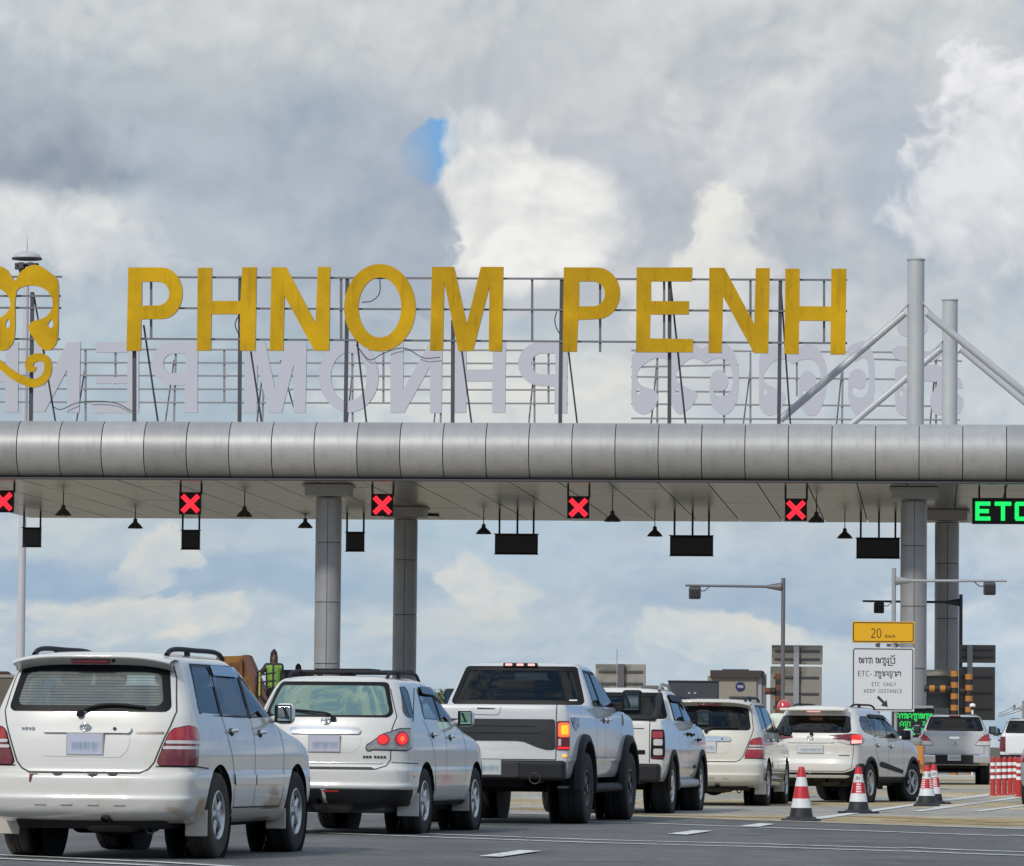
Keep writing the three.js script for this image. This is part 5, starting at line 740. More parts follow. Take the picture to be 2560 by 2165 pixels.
{
  const { car, S, T, paint } = pickup('big white pickup with black tailgate band and black wheel arches', {
    color: C(0.53, 0.535, 0.55), W: 1.02, arch: 0.52, dp: 0.03,
    body: [[0.56, 0.93, 0.1, 5.3], [0.62, 0.96, 0.06, 5.5], [0.74, 0.985, 0.055, 5.58], [0.78, 1.0, 0.06, 5.6], [0.9, 1.005, 0.065, 5.6], [1.1, 1.005, 0.065, 5.58], [1.27, 1.0, 0.07, 5.5], [1.36, 0.985, 0.075, 5.2], [1.42, 0.965, 0.085, 4.5], [1.45, 0.95, 0.1, 4.3]],
    cab: [[1.2, 0.95, 1.98, 4.5], [1.44, 0.93, 2.02, 4.4], [1.5, 0.915, 2.04, 4.28], [1.65, 0.86, 2.12, 4.0], [1.8, 0.8, 2.19, 3.7], [1.9, 0.755, 2.24, 3.5], [1.95, 0.72, 2.27, 3.38], [1.98, 0.65, 2.32, 3.25], [1.995, 0.5, 2.45, 3.1], [2.0, 0.1, 2.7, 2.9]], cabShape: { n: 4.5, Lr: 0.25, fm: 3, hl: 1.2 }, cabRear: 2.1,
    rearWin: { poly: [[-0.83, 1.49], [0.83, 1.49], [0.69, 1.925], [-0.69, 1.925]], r: 0.04, min: 1.4 }, rearGlass: cm.dark,
    windows: [{ poly: [[2.36, 1.47], [2.82, 1.46], [2.86, 1.87], [2.5, 1.88]] }, { poly: [[2.9, 1.46], [3.98, 1.45], [3.95, 1.5], [3.6, 1.76], [3.4, 1.86], [2.93, 1.87]] }], trimPoly: [[2.3, 1.445], [4.06, 1.425], [3.98, 1.54], [3.62, 1.8], [3.4, 1.895], [2.46, 1.91]],
    arches: [[1.22, 0.47, 0.54], [4.62, 0.47, 0.54]], track: 0.9, wheel: [0.88, 0.32, 0.45, sty.dark], floor: 0.62, seatY: 0.95,
  });
  // black band over the tailgate, dropping at its ends
  put('tailgate_band', S.patch({ poly: [[-0.83, 1.275], [0.83, 1.275], [0.835, 0.905], [0.72, 0.905], [0.6, 0.94], [0.45, 1.0], [0.35, 1.01], [-0.35, 1.01], [-0.45, 1.0], [-0.6, 0.94], [-0.72, 0.905], [-0.835, 0.905]], on: 'rear', r: 0.008, off: 0.008 }), std(C(0.018, 0.019, 0.022), 0.4), car);
  put('window_sticker', T.patch({ poly: rect(0.66, 1.515, 0.76, 1.53), on: 'rear', r: 0.003, off: 0.006 }), mat.white, car);
  put('band_rib', S.patch({ poly: rect(-0.6, 1.185, 0.6, 1.195), on: 'rear', r: 0.003, off: 0.014 }), cm.plastic, car); put('band_rib', S.patch({ poly: rect(-0.55, 1.1, 0.68, 1.11), on: 'rear', r: 0.003, off: 0.014 }), cm.plastic, car);
  const handle = put('tailgate_handle', S.patch({ poly: [[-0.2, 1.33], [0.13, 1.325], [0.17, 1.43], [-0.2, 1.435]], on: 'rear', r: 0.02, off: 0.012 }), paintOf(C(0.55, 0.55, 0.57)), car); put('grip', S.patch({ poly: [[-0.13, 1.39], [0.09, 1.39], [0.1, 1.4], [-0.13, 1.405]], on: 'rear', r: 0.004, off: 0.018 }), cm.trim, handle);
  seams(car, S, [{ on: 'rear', pts: [[0.845, 0.78], [0.845, 1.45]], w: 0.012 }, { on: 'rear', pts: [[0, 0.785], [0.85, 0.785]], w: 0.014 }, { pts: [[2.16, 0.7], [2.14, 1.44]] }, { pts: [[2.82, 0.7], [2.82, 1.44]] }, { pts: [[4.05, 0.72], [4.08, 1.42]] }]);
  for (const left of [false, true]) {
    const t = part('tail_light', car); put('lens_base', S.patch({ poly: rect(0.848, 0.905, 1.02, 1.255), on: 'wrap', r: 0.02, off: 0.012, left }), cm.darkRed, t);
    put('brake_lamp', S.patch({ poly: rect(0.87, 1.06, 1.005, 1.235), on: 'wrap', r: 0.03, off: 0.018, left }), cm.brakeHot, t); put('indicator_lamp', S.patch({ poly: rect(0.905, 1.09, 0.985, 1.205), on: 'wrap', r: 0.02, off: 0.022, left }), cm.amber, t); put('reverse_lamp', S.patch({ poly: rect(0.875, 0.955, 0.905, 1.04), on: 'wrap', r: 0.006, off: 0.018, left }), cm.lensClear, t); put('lamp_strip', S.patch({ poly: rect(0.865, 0.918, 1.0, 0.942), on: 'wrap', r: 0.006, off: 0.018, left }), cm.brake, t);
    put('side_marker', S.patch({ poly: ell(0.95, 0.835, 0.03, 0.018, 14), on: 'wrap', r: 0, off: 0.012, left }), cm.amber, car);
    const s = left ? -1 : 1;
    for (const [f, y, R] of [[1.22, 0.47, 0.54], [4.62, 0.47, 0.54]]) { const q = []; const N = 22; const pos = [], idx = []; for (let i = 0; i <= N; i++) { const a = -0.02 + (Math.PI + 0.1) * i / N, c = Math.cos(a), d = Math.sin(a); for (const [rr, xx] of [[R - 0.01, 0.9], [R - 0.01, 1.06], [R + 0.025, 1.075], [R + 0.085, 1.05], [R + 0.1, 0.985]]) pos.push(s * xx, y + rr * d, -(f + rr * c)); } for (let i = 0; i < N; i++) for (let j = 0; j < 4; j++) { const a = i * 5 + j; idx.push(...(s > 0 ? [a, a + 1, a + 5, a + 1, a + 6, a + 5] : [a, a + 5, a + 1, a + 1, a + 5, a + 6])); } const g = new THREE.BufferGeometry(); g.setAttribute('position', new THREE.Float32BufferAttribute(pos, 3)); g.setIndex(idx); g.computeVertexNormals(); put('wheel_flare', g, cm.plastic, car); }
    put('bed_graphic', S.patch({ poly: [[0.28, 1.3], [0.86, 1.3], [0.82, 1.2], [0.62, 1.13], [0.4, 1.2]], r: 0.01, off: 0.006, left }), std(C(0.7, 0.72, 0.76), 0.5, { map: (() => { const t2 = canvas(64, 64, (x, w, h) => { const r = rng(8); x.fillStyle = '#c3cad6'; x.fillRect(0, 0, w, h); for (let i = 0; i < 90; i++) { x.fillStyle = ['#5a6f9a', '#8fa0be', '#eef2f6', '#3d4a63'][Math.floor(r() * 4)]; x.fillRect(Math.floor(r() * 16) * 4, Math.floor(r() * 16) * 4, 4 + Math.floor(r() * 2) * 4, 4); } }); t2.wrapS = t2.wrapT = THREE.RepeatWrapping; t2.repeat.set(2, 2); return t2; })() }), car);
    put('side_step', bar([s * 0.98, 0.43, -1.95], [s * 0.98, 0.43, -4.0], 0.06, 10), cm.plastic, car); put('fender_vent', S.patch({ poly: [[4.18, 1.22], [4.24, 1.22], [4.28, 1.36], [4.22, 1.37]], r: 0.01, off: 0.006, left }), cm.trim, car);
    put('lamp_bracket', [box(s * 0.9, 0.45, -0.75, 0.3, 0.03, 0.05, 0.01)], mat.steel, car);
  }
  put('rear_bumper', [new RoundedBoxGeometry(1.96, 0.24, 0.2, 3, 0.05).translate(0, 0.655, 0.0)], cm.plastic, car); put('bumper_cut', [new RoundedBoxGeometry(0.86, 0.2, 0.06, 3, 0.02).translate(0, 0.66, 0.085)], std(C(0.02, 0.02, 0.022), 0.7), car);
  { const g = put('license_plate', new THREE.PlaneGeometry(0.3, 0.17).translate(0.05, 0.69, 0.125), std(C(0.8, 0.8, 0.82), 0.4, { map: plateTex('#c9cfcf', 'rapt') }), car); put('plate_frame', box(0.05, 0.69, 0.117, 0.32, 0.19, 0.012, 0.004), mat.signBack, g); }
  put('tailpipe', [new THREE.CylinderGeometry(0.065, 0.065, 0.4, 18, 1, true).rotateX(Math.PI / 2).translate(0.62, 0.56, -0.1), new THREE.TorusGeometry(0.065, 0.008, 8, 20).translate(0.62, 0.56, 0.1)], cm.tail, car); put('tailpipe', [new THREE.CylinderGeometry(0.065, 0.065, 0.4, 18, 1, true).rotateX(Math.PI / 2).translate(-0.62, 0.56, -0.1)], cm.tail, car);
  put('spare_wheel', new THREE.CylinderGeometry(0.38, 0.38, 0.22, 24).translate(0, 0.56, -0.75), mat.rubber, car);
  const cab = put('cab_light_bar', box(0, 1.965, -2.255, 0.44, 0.055, 0.05, 0.015), cm.plastic, car); for (let i = -1; i <= 1; i++) put('brake_lamp', box(i * 0.145, 1.968, -2.225, 0.09, 0.03, 0.02, 0.008), cm.brakePink, cab);
  for (const s of [-1, 1]) { const b = T.p3('side', 3.9, 1.5, 0, s < 0), g = part('mirror', car); put('shell', new RoundedBoxGeometry(0.26, 0.3, 0.14, 3, 0.05).translate(b[0] + s * 0.26, b[1] + 0.03, b[2]), cm.plastic, g); put('mirror_frame', new RoundedBoxGeometry(0.22, 0.25, 0.02, 3, 0.009).translate(b[0] + s * 0.26, b[1] + 0.03, b[2] + 0.068), cm.trim, g); put('mirror_glass', new RoundedBoxGeometry(0.19, 0.22, 0.01, 2, 0.004).translate(b[0] + s * 0.26, b[1] + 0.03, b[2] + 0.08), phys(C(0.12, 0.16, 0.17), 0.04, { metalness: 1 }), g); put('stalk', box(b[0] + s * 0.08, b[1] - 0.04, b[2], 0.22, 0.12, 0.08, 0.02), cm.plastic, g); }
  handles(car, S, [[2.68, 1.28], [3.0, 1.28]], paintOf(C(0.6, 0.6, 0.63)));
  place(car, 1471, 2059, 1.22, 1.06, 10.5);
}
{
  const { car, S, T } = pickup('white pickup with dark tall tail lights and sport bar, queueing fourth', {
    color: C(0.62, 0.61, 0.585), dirt: dirt(0.6, 3.3, 31, 0.45), W: 0.93, arch: 0.46,
    body: [[0.46, 0.86, 0.16, 5.0], [0.55, 0.9, 0.13, 5.25], [0.7, 0.925, 0.13, 5.34], [0.76, 0.93, 0.13, 5.36], [0.9, 0.932, 0.13, 5.36], [1.08, 0.925, 0.135, 5.25], [1.2, 0.91, 0.14, 5.0], [1.28, 0.89, 0.15, 4.5], [1.32, 0.87, 0.17, 4.2]],
    cab: [[1.1, 0.89, 1.7, 4.4], [1.3, 0.86, 1.75, 4.25], [1.36, 0.84, 1.77, 4.1], [1.5, 0.79, 1.83, 3.85], [1.64, 0.735, 1.9, 3.55], [1.72, 0.69, 1.95, 3.35], [1.765, 0.63, 2.0, 3.2], [1.79, 0.5, 2.1, 3.05], [1.8, 0.1, 2.5, 2.8]], cabRear: 1.8, cabShape: { n: 3.8, Lr: 0.3 },
    rearWin: { poly: [[-0.72, 1.37], [0.72, 1.37], [0.62, 1.7], [-0.62, 1.7]], r: 0.05, min: 1.3 },
    windows: [{ poly: [[1.95, 1.33], [2.85, 1.315], [2.88, 1.65], [2.12, 1.665]] }, { poly: [[2.91, 1.315], [3.85, 1.3], [3.8, 1.36], [3.45, 1.58], [3.25, 1.65], [2.94, 1.655]] }], trimPoly: [[1.9, 1.305], [3.92, 1.275], [3.84, 1.4], [3.47, 1.61], [3.25, 1.68], [2.08, 1.695]],
    arches: [[1.19, 0.4, 0.455], [4.41, 0.4, 0.455]], track: 0.79, wheel: [0.78, 0.27, 0.47, sty.blade], floor: 0.5,
  });
  for (const left of [false, true]) {
    const t = part('tail_light', car), s = left ? -1 : 1; put('lens_base', S.patch({ poly: [[0.735, 0.78], [0.93, 0.77], [0.96, 0.85], [0.96, 1.12], [0.93, 1.185], [0.745, 1.19]], on: 'wrap', r: 0.02, off: 0.01, left }), cm.trim, t);
    put('red_lens', S.patch({ poly: rect(0.76, 1.07, 0.9, 1.165), on: 'wrap', r: 0.02, off: 0.016, left }), cm.red, t); for (const y of [0.965, 0.83]) put('clear_lens', S.patch({ poly: rect(0.775, y, 0.9, y + 0.09), on: 'wrap', r: 0.02, off: 0.016, left }), cm.lensClear, t); put('red_strip', S.patch({ poly: rect(0.75, 0.785, 0.93, 0.81), on: 'wrap', r: 0.01, off: 0.016, left }), cm.darkRed, t);
    put('sport_bar', tube([[s * 0.66, 1.32, -0.9], [s * 0.66, 1.46, -1.35], [s * 0.63, 1.69, -1.85]], 0.045, 20, 10), cm.plastic, car); put('side_step', bar([s * 0.9, 0.42, -1.75], [s * 0.9, 0.42, -3.85], 0.06, 10), mat.steel, car);
    for (const [f, R] of [[1.19, 0.455], [4.41, 0.455]]) put('wheel_flare', new THREE.TorusGeometry(R + 0.02, 0.045, 8, 28, Math.PI + 0.3).rotateZ(-0.15).rotateY(Math.PI / 2).scale(0.7, 1, 1).translate(s * 0.925, 0.4, -f), cm.plastic, car);
    put('roof_rail', tube([[s * 0.6, 1.755, -2.02], [s * 0.6, 1.83, -2.12], [s * 0.6, 1.84, -2.6], [s * 0.6, 1.82, -3.0], [s * 0.6, 1.75, -3.15]], 0.022, 30, 8), mat.steel, car);
    put('rain_visor', T.patch({ poly: [[2.05, 1.6], [3.1, 1.585], [3.5, 1.48], [3.54, 1.53], [3.25, 1.68], [2.1, 1.69]], r: 0.02, off: 0.025, left }), cm.trim, car);
  }
  put('rear_bumper', new RoundedBoxGeometry(1.78, 0.26, 0.24, 3, 0.05).translate(0, 0.58, -0.04), cm.plastic, car); put('tailgate_badge', S.patch({ poly: rect(0.55, 0.84, 0.66, 0.9), on: 'rear', r: 0.006, off: 0.008 }), cm.trim, car);
  seams(car, S, [{ on: 'rear', pts: [[0.72, 0.72], [0.72, 1.31]], w: 0.012 }, { on: 'rear', pts: [[0.4, 1.2], [0.64, 1.2]], w: 0.014 }, { pts: [[1.86, 0.55], [1.84, 1.3]] }, { pts: [[2.88, 0.55], [2.88, 1.3]] }, { pts: [[3.9, 0.6], [3.93, 1.27]] }]);
  put('tailgate_rim', box(0, 1.33, -0.18, 1.6, 0.03, 0.06, 0.01), cm.trim, car); mirrorOn(car, T, 3.72, 1.31, cm.plastic, 1.3); handles(car, S, [[2.72, 1.13], [3.15, 1.12], [3.9, 1.05]], cm.plastic); plate(car, S, 0, 0.62, 0.3, 0.15, plateTex('#c9cfcf', 'rang'), 0.2);
  put('side_badge', [0, 1, 2, 3].map((i) => new THREE.BoxGeometry(0.01, 0.05, 0.05).translate(...S.p3('side', 3.45 + i * 0.07, 0.66, 0.006))), cm.trim, car);
  place(car, 1684, 2034, 1.19, 0.93, 9.5);
}
// ---- sixth car: compact crossover turning right
{
  const car = thing('crossover', 'white compact crossover turning between cones with brake lights on', 'car'), pc = C(0.65, 0.635, 0.605), paint = paintOf(pc);
  const S = new Skin([[0.34, 0.74, 0.3, 4.1], [0.4, 0.8, 0.12, 4.3], [0.5, 0.83, 0.03, 4.4], [0.56, 0.838, 0.005, 4.42], [0.66, 0.842, 0.0, 4.43], [0.76, 0.842, 0.03, 4.43], [0.88, 0.845, 0.04, 4.4], [1.0, 0.845, 0.03, 4.2], [1.1, 0.835, 0.035, 3.6], [1.16, 0.822, 0.055, 3.3], [1.24, 0.8, 0.1, 3.12], [1.36, 0.75, 0.19, 2.9], [1.48, 0.695, 0.28, 2.65], [1.56, 0.655, 0.33, 2.48], [1.61, 0.62, 0.35, 2.36], [1.645, 0.56, 0.37, 2.25], [1.665, 0.45, 0.45, 2.1], [1.678, 0.25, 0.65, 1.9], [1.682, 0.04, 1.1, 1.5]], { n: 3.3, Lr: 0.42, taper: 0.03 });
  const arches = [[0.93, 0.35, 0.4], [3.615, 0.35, 0.4]];
  const windows = [{ poly: [[0.52, 1.3], [0.62, 1.22], [1.12, 1.16], [1.16, 1.5], [0.74, 1.5], [0.58, 1.42]], r: 0.06, m: cm.mid }, { poly: [[1.15, 1.155], [1.95, 1.145], [2.0, 1.5], [1.19, 1.505]] }, { poly: [[2.0, 1.145], [2.85, 1.13], [2.8, 1.2], [2.5, 1.4], [2.3, 1.48], [2.04, 1.5]] }], rearWin = { poly: [[-0.7, 1.2], [0.7, 1.2], [0.6, 1.5], [-0.6, 1.5]], r: 0.05, min: 1.1 };
  carBody(car, S, { arches, windows, rearWin, paint, yWin: 1.2, dp: 0.035, dy: 0.03, shield: [[-0.58, 1.18], [0.58, 1.18], [0.5, 1.5], [-0.5, 1.5]] }); archLiners(car, arches, 0.84); glassOf(car, S, windows, cm.tint); put('rear_window', S.patch({ poly: rearWin.poly, on: 'rear', off: -0.003, grow: 0.006, r: 0.05 }), cm.dark, car);
  both(car, 'window_trim', S, { poly: [[1.14, 1.135], [2.92, 1.11], [2.83, 1.23], [2.52, 1.43], [2.3, 1.515], [1.17, 1.53]], r: 0.03, off: 0.002, minus: outsideAll(windows) }, cm.trim);
  put('spoiler', new RoundedBoxGeometry(1.18, 0.05, 0.26, 3, 0.022).translate(0, 1.605, -0.26), paint, car); put('third_brake_light', box(0, 1.575, -0.22, 0.24, 0.03, 0.04, 0.01), cm.brakePink, car);
  both(car, 'rain_visor', S, { poly: [[1.2, 1.47], [2.04, 1.46], [2.3, 1.43], [2.55, 1.32], [2.6, 1.37], [2.32, 1.51], [1.2, 1.53]], r: 0.02, off: 0.025 }, cm.trim);
  for (const left of [false, true]) { const t = part('tail_light', car); put('lens_base', S.patch({ poly: [[0.3, 1.12], [0.34, 1.155], [0.72, 1.19], [0.98, 1.17], [1.16, 1.1], [1.04, 1.02], [0.72, 1.0], [0.6, 1.08]], on: 'wrap', r: 0.012, off: 0.012, left }), cm.darkRed, t); put('brake_lamp', S.patch({ poly: rect(0.72, 1.09, 0.98, 1.165), on: 'wrap', r: 0.02, off: 0.018, left }), cm.brake, t); put('reverse_lamp', S.patch({ poly: [[0.72, 1.02], [0.95, 1.03], [0.97, 1.08], [0.72, 1.085]], on: 'wrap', r: 0.01, off: 0.018, left }), cm.brakePink, t); put('clear_lens', S.patch({ poly: [[0.45, 1.06], [0.7, 1.0], [0.7, 1.06], [0.55, 1.09]], on: 'wrap', r: 0.01, off: 0.016, left }), cm.lensClear, t); }
  both(car, 'bumper_lower', S, { poly: [[0.0, 0.345], [1.32, 0.345], [1.32, 0.6], [1.12, 0.68], [0.9, 0.68], [0.74, 0.56], [0.6, 0.52], [0, 0.52]], on: 'wrap', r: 0.02, off: 0.006 }, cm.plastic); put('skid_plate', S.patch({ poly: [[-0.62, 0.44], [0.62, 0.44], [0.7, 0.475], [0.62, 0.49], [-0.62, 0.49], [-0.7, 0.475]], on: 'rear', r: 0.01, off: 0.02 }), paintOf(C(0.6, 0.61, 0.63)), car);
  both(car, 'bumper_reflector', S, { poly: rect(0.84, 0.6, 0.98, 0.63), on: 'wrap', r: 0.006, off: 0.012 }, cm.darkRed);
  both(car, 'door_moulding', S, { poly: [[1.42, 0.66], [1.5, 0.72], [2.95, 0.56], [2.9, 0.5], [1.52, 0.62]], r: 0.012, off: 0.016 }, cm.plastic); both(car, 'sill', S, { poly: [[1.3, 0.345], [3.2, 0.345], [3.2, 0.44], [1.3, 0.45]], r: 0.015, off: 0.014 }, cm.plastic);
  for (const s of [-1, 1]) for (const [f] of arches) put('wheel_flare', new THREE.TorusGeometry(0.42, 0.035, 8, 26, Math.PI + 0.4).rotateZ(-0.2).rotateY(Math.PI / 2).scale(0.6, 1, 1).translate(s * 0.836, 0.35, -f), cm.plastic, car);
  put('plate_recess', S.patch({ poly: [[-0.42, 0.82], [0.42, 0.82], [0.46, 0.94], [0.42, 1.02], [-0.42, 1.02], [-0.46, 0.94]], on: 'rear', r: 0.04, off: 0.003 }), paint, car); plate(car, S, 0, 0.92, 0.46, 0.12, plateTex('#d6d5da', 'rush'));
  put('handle_strip', S.patch({ poly: [[-0.4, 1.03], [0.4, 1.03], [0.44, 1.07], [-0.44, 1.07]], on: 'rear', r: 0.01, off: 0.02 }), paint, car); put('emblem', [new THREE.TorusGeometry(0.05, 0.008, 8, 24).scale(1, 0.7, 1).translate(...S.p3('rear', 0, 1.11, 0.02))], mat.chrome, car); put('badge', S.patch({ poly: rect(0.5, 0.81, 0.68, 0.825), on: 'rear', r: 0.003, off: 0.006 }), cm.tail, car);
  wiper(car, S, [[0.02, 1.17], [0.0, 1.21], [-0.2, 1.23], [-0.42, 1.225]]);
  seams(car, S, [{ on: 'rear', pts: [[0, 0.545], [0.6, 0.545], [0.72, 0.6], [0.74, 1.0]], w: 0.01 }, { pts: [[1.12, 1.14], [1.2, 0.95], [1.38, 0.72], [1.4, 0.46]] }, { pts: [[1.97, 1.13], [2.0, 0.46]] }, { pts: [[2.92, 1.1], [3.0, 0.7], [2.95, 0.46]] }]);
  mirrorOn(car, S, 2.75, 1.13, paint, 1.0); handles(car, S, [[1.32, 1.0], [2.15, 0.98]], paint); rail(car, S, 0.52, 0.7, 2.2, 0.05, cm.trim, (f) => 1.65 - 0.008 * (f - 1.4) ** 2, 0.018);
  underside(car, { y: 0.36, w: 0.78, len: 4.2, axles: [0.93, 3.615], ax: 0.34, silencer: [0.3, 0.36, 0.3, 0.09, 0.2, 0] }); seats(car, [[-0.36, 2.0, 0.48], [0.36, 2.0, 0.48], [0, 1.2, 1.2]], 0.62);
  for (const [x, f, t] of [[-0.73, 0.93, 0], [0.73, 0.93, 0], [-0.73, 3.615, -0.25], [0.73, 3.615, -0.25]]) wheelMesh(car, x, f, 0.69, 0.215, 0.45, sty.six, t);
  place(car, 2177, 2007, 0.93, 0.83, 20.5);
}
// ---- seventh: silver pickup in the toll lane, and the white one ahead of it
function lanePickup(label, o) {
  const { car, S, T } = pickup(label, {
    color: o.color, W: 0.92, dp: 0.045,
    body: [[0.5, 0.86, 0.12, 5.0], [0.6, 0.9, 0.06, 5.25], [0.76, 0.92, 0.04, 5.34], [0.82, 0.925, 0.045, 5.36], [0.95, 0.925, 0.05, 5.36], [1.12, 0.915, 0.06, 5.25], [1.26, 0.9, 0.07, 5.0], [1.34, 0.88, 0.085, 4.5], [1.38, 0.86, 0.11, 4.2]],
    cab: [[1.15, 0.88, 1.6, 4.4], [1.36, 0.85, 1.66, 4.2], [1.42, 0.83, 1.68, 4.1], [1.55, 0.77, 1.75, 3.85], [1.68, 0.71, 1.82, 3.55], [1.75, 0.665, 1.87, 3.35], [1.79, 0.6, 1.93, 3.2], [1.81, 0.45, 2.05, 3.05], [1.82, 0.1, 2.5, 2.8]], cabRear: 1.7, cabShape: { n: 3.8, Lr: 0.25 },
    rearWin: { poly: [[-0.73, 1.41], [0.73, 1.41], [0.62, 1.735], [-0.62, 1.735]], r: 0.05, min: 1.35 }, windows: [{ poly: [[1.85, 1.39], [2.78, 1.37], [2.8, 1.69], [2.02, 1.7]] }, { poly: [[2.84, 1.37], [3.8, 1.35], [3.75, 1.41], [3.4, 1.62], [3.2, 1.69], [2.87, 1.695]] }], trimPoly: [[1.8, 1.365], [3.87, 1.33], [3.79, 1.45], [3.42, 1.65], [3.2, 1.72], [1.98, 1.735]],
    arches: [[1.2, 0.39, 0.45], [4.42, 0.39, 0.45]], track: 0.78, wheel: [0.76, 0.26, 0.43, sty.five], floor: 0.5,
  });
  for (const left of [false, true]) { const t = part('tail_light', car), s = left ? -1 : 1;
    if (o.curved) { const P = [[0.53, 1.02], [0.95, 1.02], [1.0, 1.1], [0.98, 1.28], [0.84, 1.3], [0.7, 1.22], [0.56, 1.06]]; put('lens_base', S.patch({ poly: P, on: 'wrap', r: 0.02, off: 0.008, grow: 0.012, left }), cm.trim, t); put('red_lens', S.patch({ poly: P, on: 'wrap', r: 0.02, off: 0.014, left, minus: (a, b) => b - 1.13 }), cm.red, t); put('clear_lens', S.patch({ poly: P, on: 'wrap', r: 0.02, off: 0.015, left, minus: (a, b) => 1.125 - b }), cm.lensClear, t); put('bumper_reflector', S.patch({ poly: rect(0.72, 0.72, 0.9, 0.76), on: 'wrap', r: 0.006, off: 0.016, left }), cm.red, car); }
    else put('red_lens', S.patch({ poly: rect(0.76, 0.85, 0.95, 1.28), on: 'wrap', r: 0.02, off: 0.012, left }), cm.darkRed, t);
    put('bumper_end', new RoundedBoxGeometry(0.44, 0.2, 0.16, 3, 0.03).translate(s * 0.7, 0.66, 0.02), o.curved ? mat.chrome : cm.plastic, car); }
  put('rear_bumper', new RoundedBoxGeometry(1.3, 0.24, 0.14, 3, 0.03).translate(0, 0.65, 0.0), cm.plastic, car); put('license_plate', new THREE.PlaneGeometry(0.34, 0.16).translate(0, 0.7, 0.075), std(C(0.8, 0.8, 0.82), 0.4, { map: plateTex('#d3d8d8', 'bt') }), car);
  put('tailgate_handle', S.patch({ poly: rect(-0.13, 1.17, 0.13, 1.24), on: 'rear', r: 0.02, off: 0.02 }), mat.chrome, car); put('emblem', [new THREE.TorusGeometry(0.06, 0.014, 8, 24).scale(1, 0.85, 1).translate(...S.p3('rear', 0.02, 1.07, 0.02)), new THREE.TorusGeometry(0.035, 0.01, 6, 16).scale(1.2, 0.6, 1).translate(...S.p3('rear', 0.02, 1.07, 0.02))], mat.chrome, car);
  put('third_brake_light', box(0, 1.775, -1.86, 0.3, 0.04, 0.05, 0.012), cm.darkRed, car); put('tailgate_step', S.patch({ poly: rect(-0.72, 0.8, 0.72, 0.86), on: 'rear', r: 0.015, off: 0.02 }), paintOf(o.color), car);
  seams(car, S, [{ on: 'rear', pts: [[0.76, 0.78], [0.76, 1.37]], w: 0.012 }, { pts: [[1.74, 0.6], [1.72, 1.36]] }, { pts: [[2.8, 0.6], [2.8, 1.36]] }]); mirrorOn(car, T, 3.68, 1.37, o.mirror ?? mat.chrome, 1.15); handles(car, S, [[2.64, 1.18], [3.05, 1.17]], mat.chrome);
  return car;
}
place(lanePickup('silver pickup with curved red tail lights waiting in the toll lane', { color: C(0.42, 0.43, 0.455), curved: true }), 2474, 1962, 1.2, 0.91, 5.5);
place(lanePickup('white pickup far off at the right edge, ahead of the silver pickup', { color: C(0.7, 0.71, 0.74), mirror: cm.plastic }), 2656, 1953, 1.2, 0.91, 5.5);
// ---------------------------------------------------------------- cones, posts, signs, booths, people
const LANE = rad(10);
const standAt = (name, label, category, px, py, turn = -LANE, group) => { const p = onGround(px, py); return thing(name, label, category, [p.x, 0, p.z], turn, group); };
const farAt = (name, label, category, px, Z, turn = -GA, group) => { const p = at(px, 1850, Z); return thing(name, label, category, [p.x, 0, p.z], turn, group); };
const hAt = (px, py, Z) => at(px, py, Z).y;                            // height above ground of a photograph point at a distance
// traffic cones
const coneRed = std(C(0.5, 0.02, 0.03), 0.5), coneWhite = std(C(0.66, 0.68, 0.7), 0.45), coneBlack = std(C(0.018, 0.018, 0.022), 0.6);
const scuff = (t) => canvas(128, 64, (x, w, h) => { const r = rng(t); x.fillStyle = '#fff'; x.fillRect(0, 0, w, h); for (let i = 0; i < 60; i++) { x.globalAlpha = 0.08 + r() * 0.15; x.fillStyle = '#555'; x.fillRect(r() * w, r() * h, 1 + r() * 9, 1 + r() * 3); } x.globalAlpha = 1; });
const coneText = (bg, fg, marks) => canvas(256, 64, (x, w, h) => { x.fillStyle = bg; x.fillRect(0, 0, w, h); x.fillStyle = fg; marks(x, w, h); });
function cone(label, px, py, marked, k = 1) {
  const o = standAt('traffic_cone', label, 'traffic cone', px, py, -0.1 - (px % 7) * 0.2, 'traffic cones along the lane'), H = 0.7 * k, R = (y) => (0.165 - 0.125 * (y / 0.7)) * k;
  put('base', [new RoundedBoxGeometry(0.44 * k, 0.035, 0.44 * k, 3, 0.015).translate(0, 0.018, 0), new THREE.CylinderGeometry(0.18 * k, 0.215 * k, 0.03, 28).translate(0, 0.045, 0)], coneBlack, o);
  const band = (n, y0, y1, m) => put(n, new THREE.CylinderGeometry(R(y1), R(y0), (y1 - y0) * k, 32, 1, true).translate(0, (y0 + y1) / 2 * k, 0), m, o);
  band('black_foot', 0.05, 0.175, coneBlack); band('white_band', 0.175, 0.295, std(C(0.66, 0.68, 0.7), 0.45, { map: scuff(px) }));
  band('red_band', 0.295, 0.455, marked ? std(C(1, 1, 1), 0.5, { map: coneText('#a81c28', '#e8c9c9', (x, w, h) => { for (const c of [20, 84, 148, 212]) for (let i = 0; i < 4; i++) x.fillRect(c, 6 + i * 14, 30, 8 + (i % 2) * 2); }) }) : coneRed);
  band('white_band', 0.455, 0.575, marked ? std(C(0.75, 0.75, 0.75), 0.45, { map: coneText('#e6e6e6', '#333', (x, w, h) => { x.font = 'bold 40px sans-serif'; for (const c of [10, 74, 138, 202]) { x.fillRect(c, 18, 6, 30); x.fillRect(c + 12, 14, 6, 34); x.fillRect(c + 24, 22, 8, 20); } }) }) : coneWhite);
  band('red_band', 0.575, 0.68, coneRed); put('tip', new THREE.CylinderGeometry(0.03 * k, R(0.68), 0.03, 24).translate(0, 0.695 * k, 0), marked ? coneBlack : coneRed, o);
}
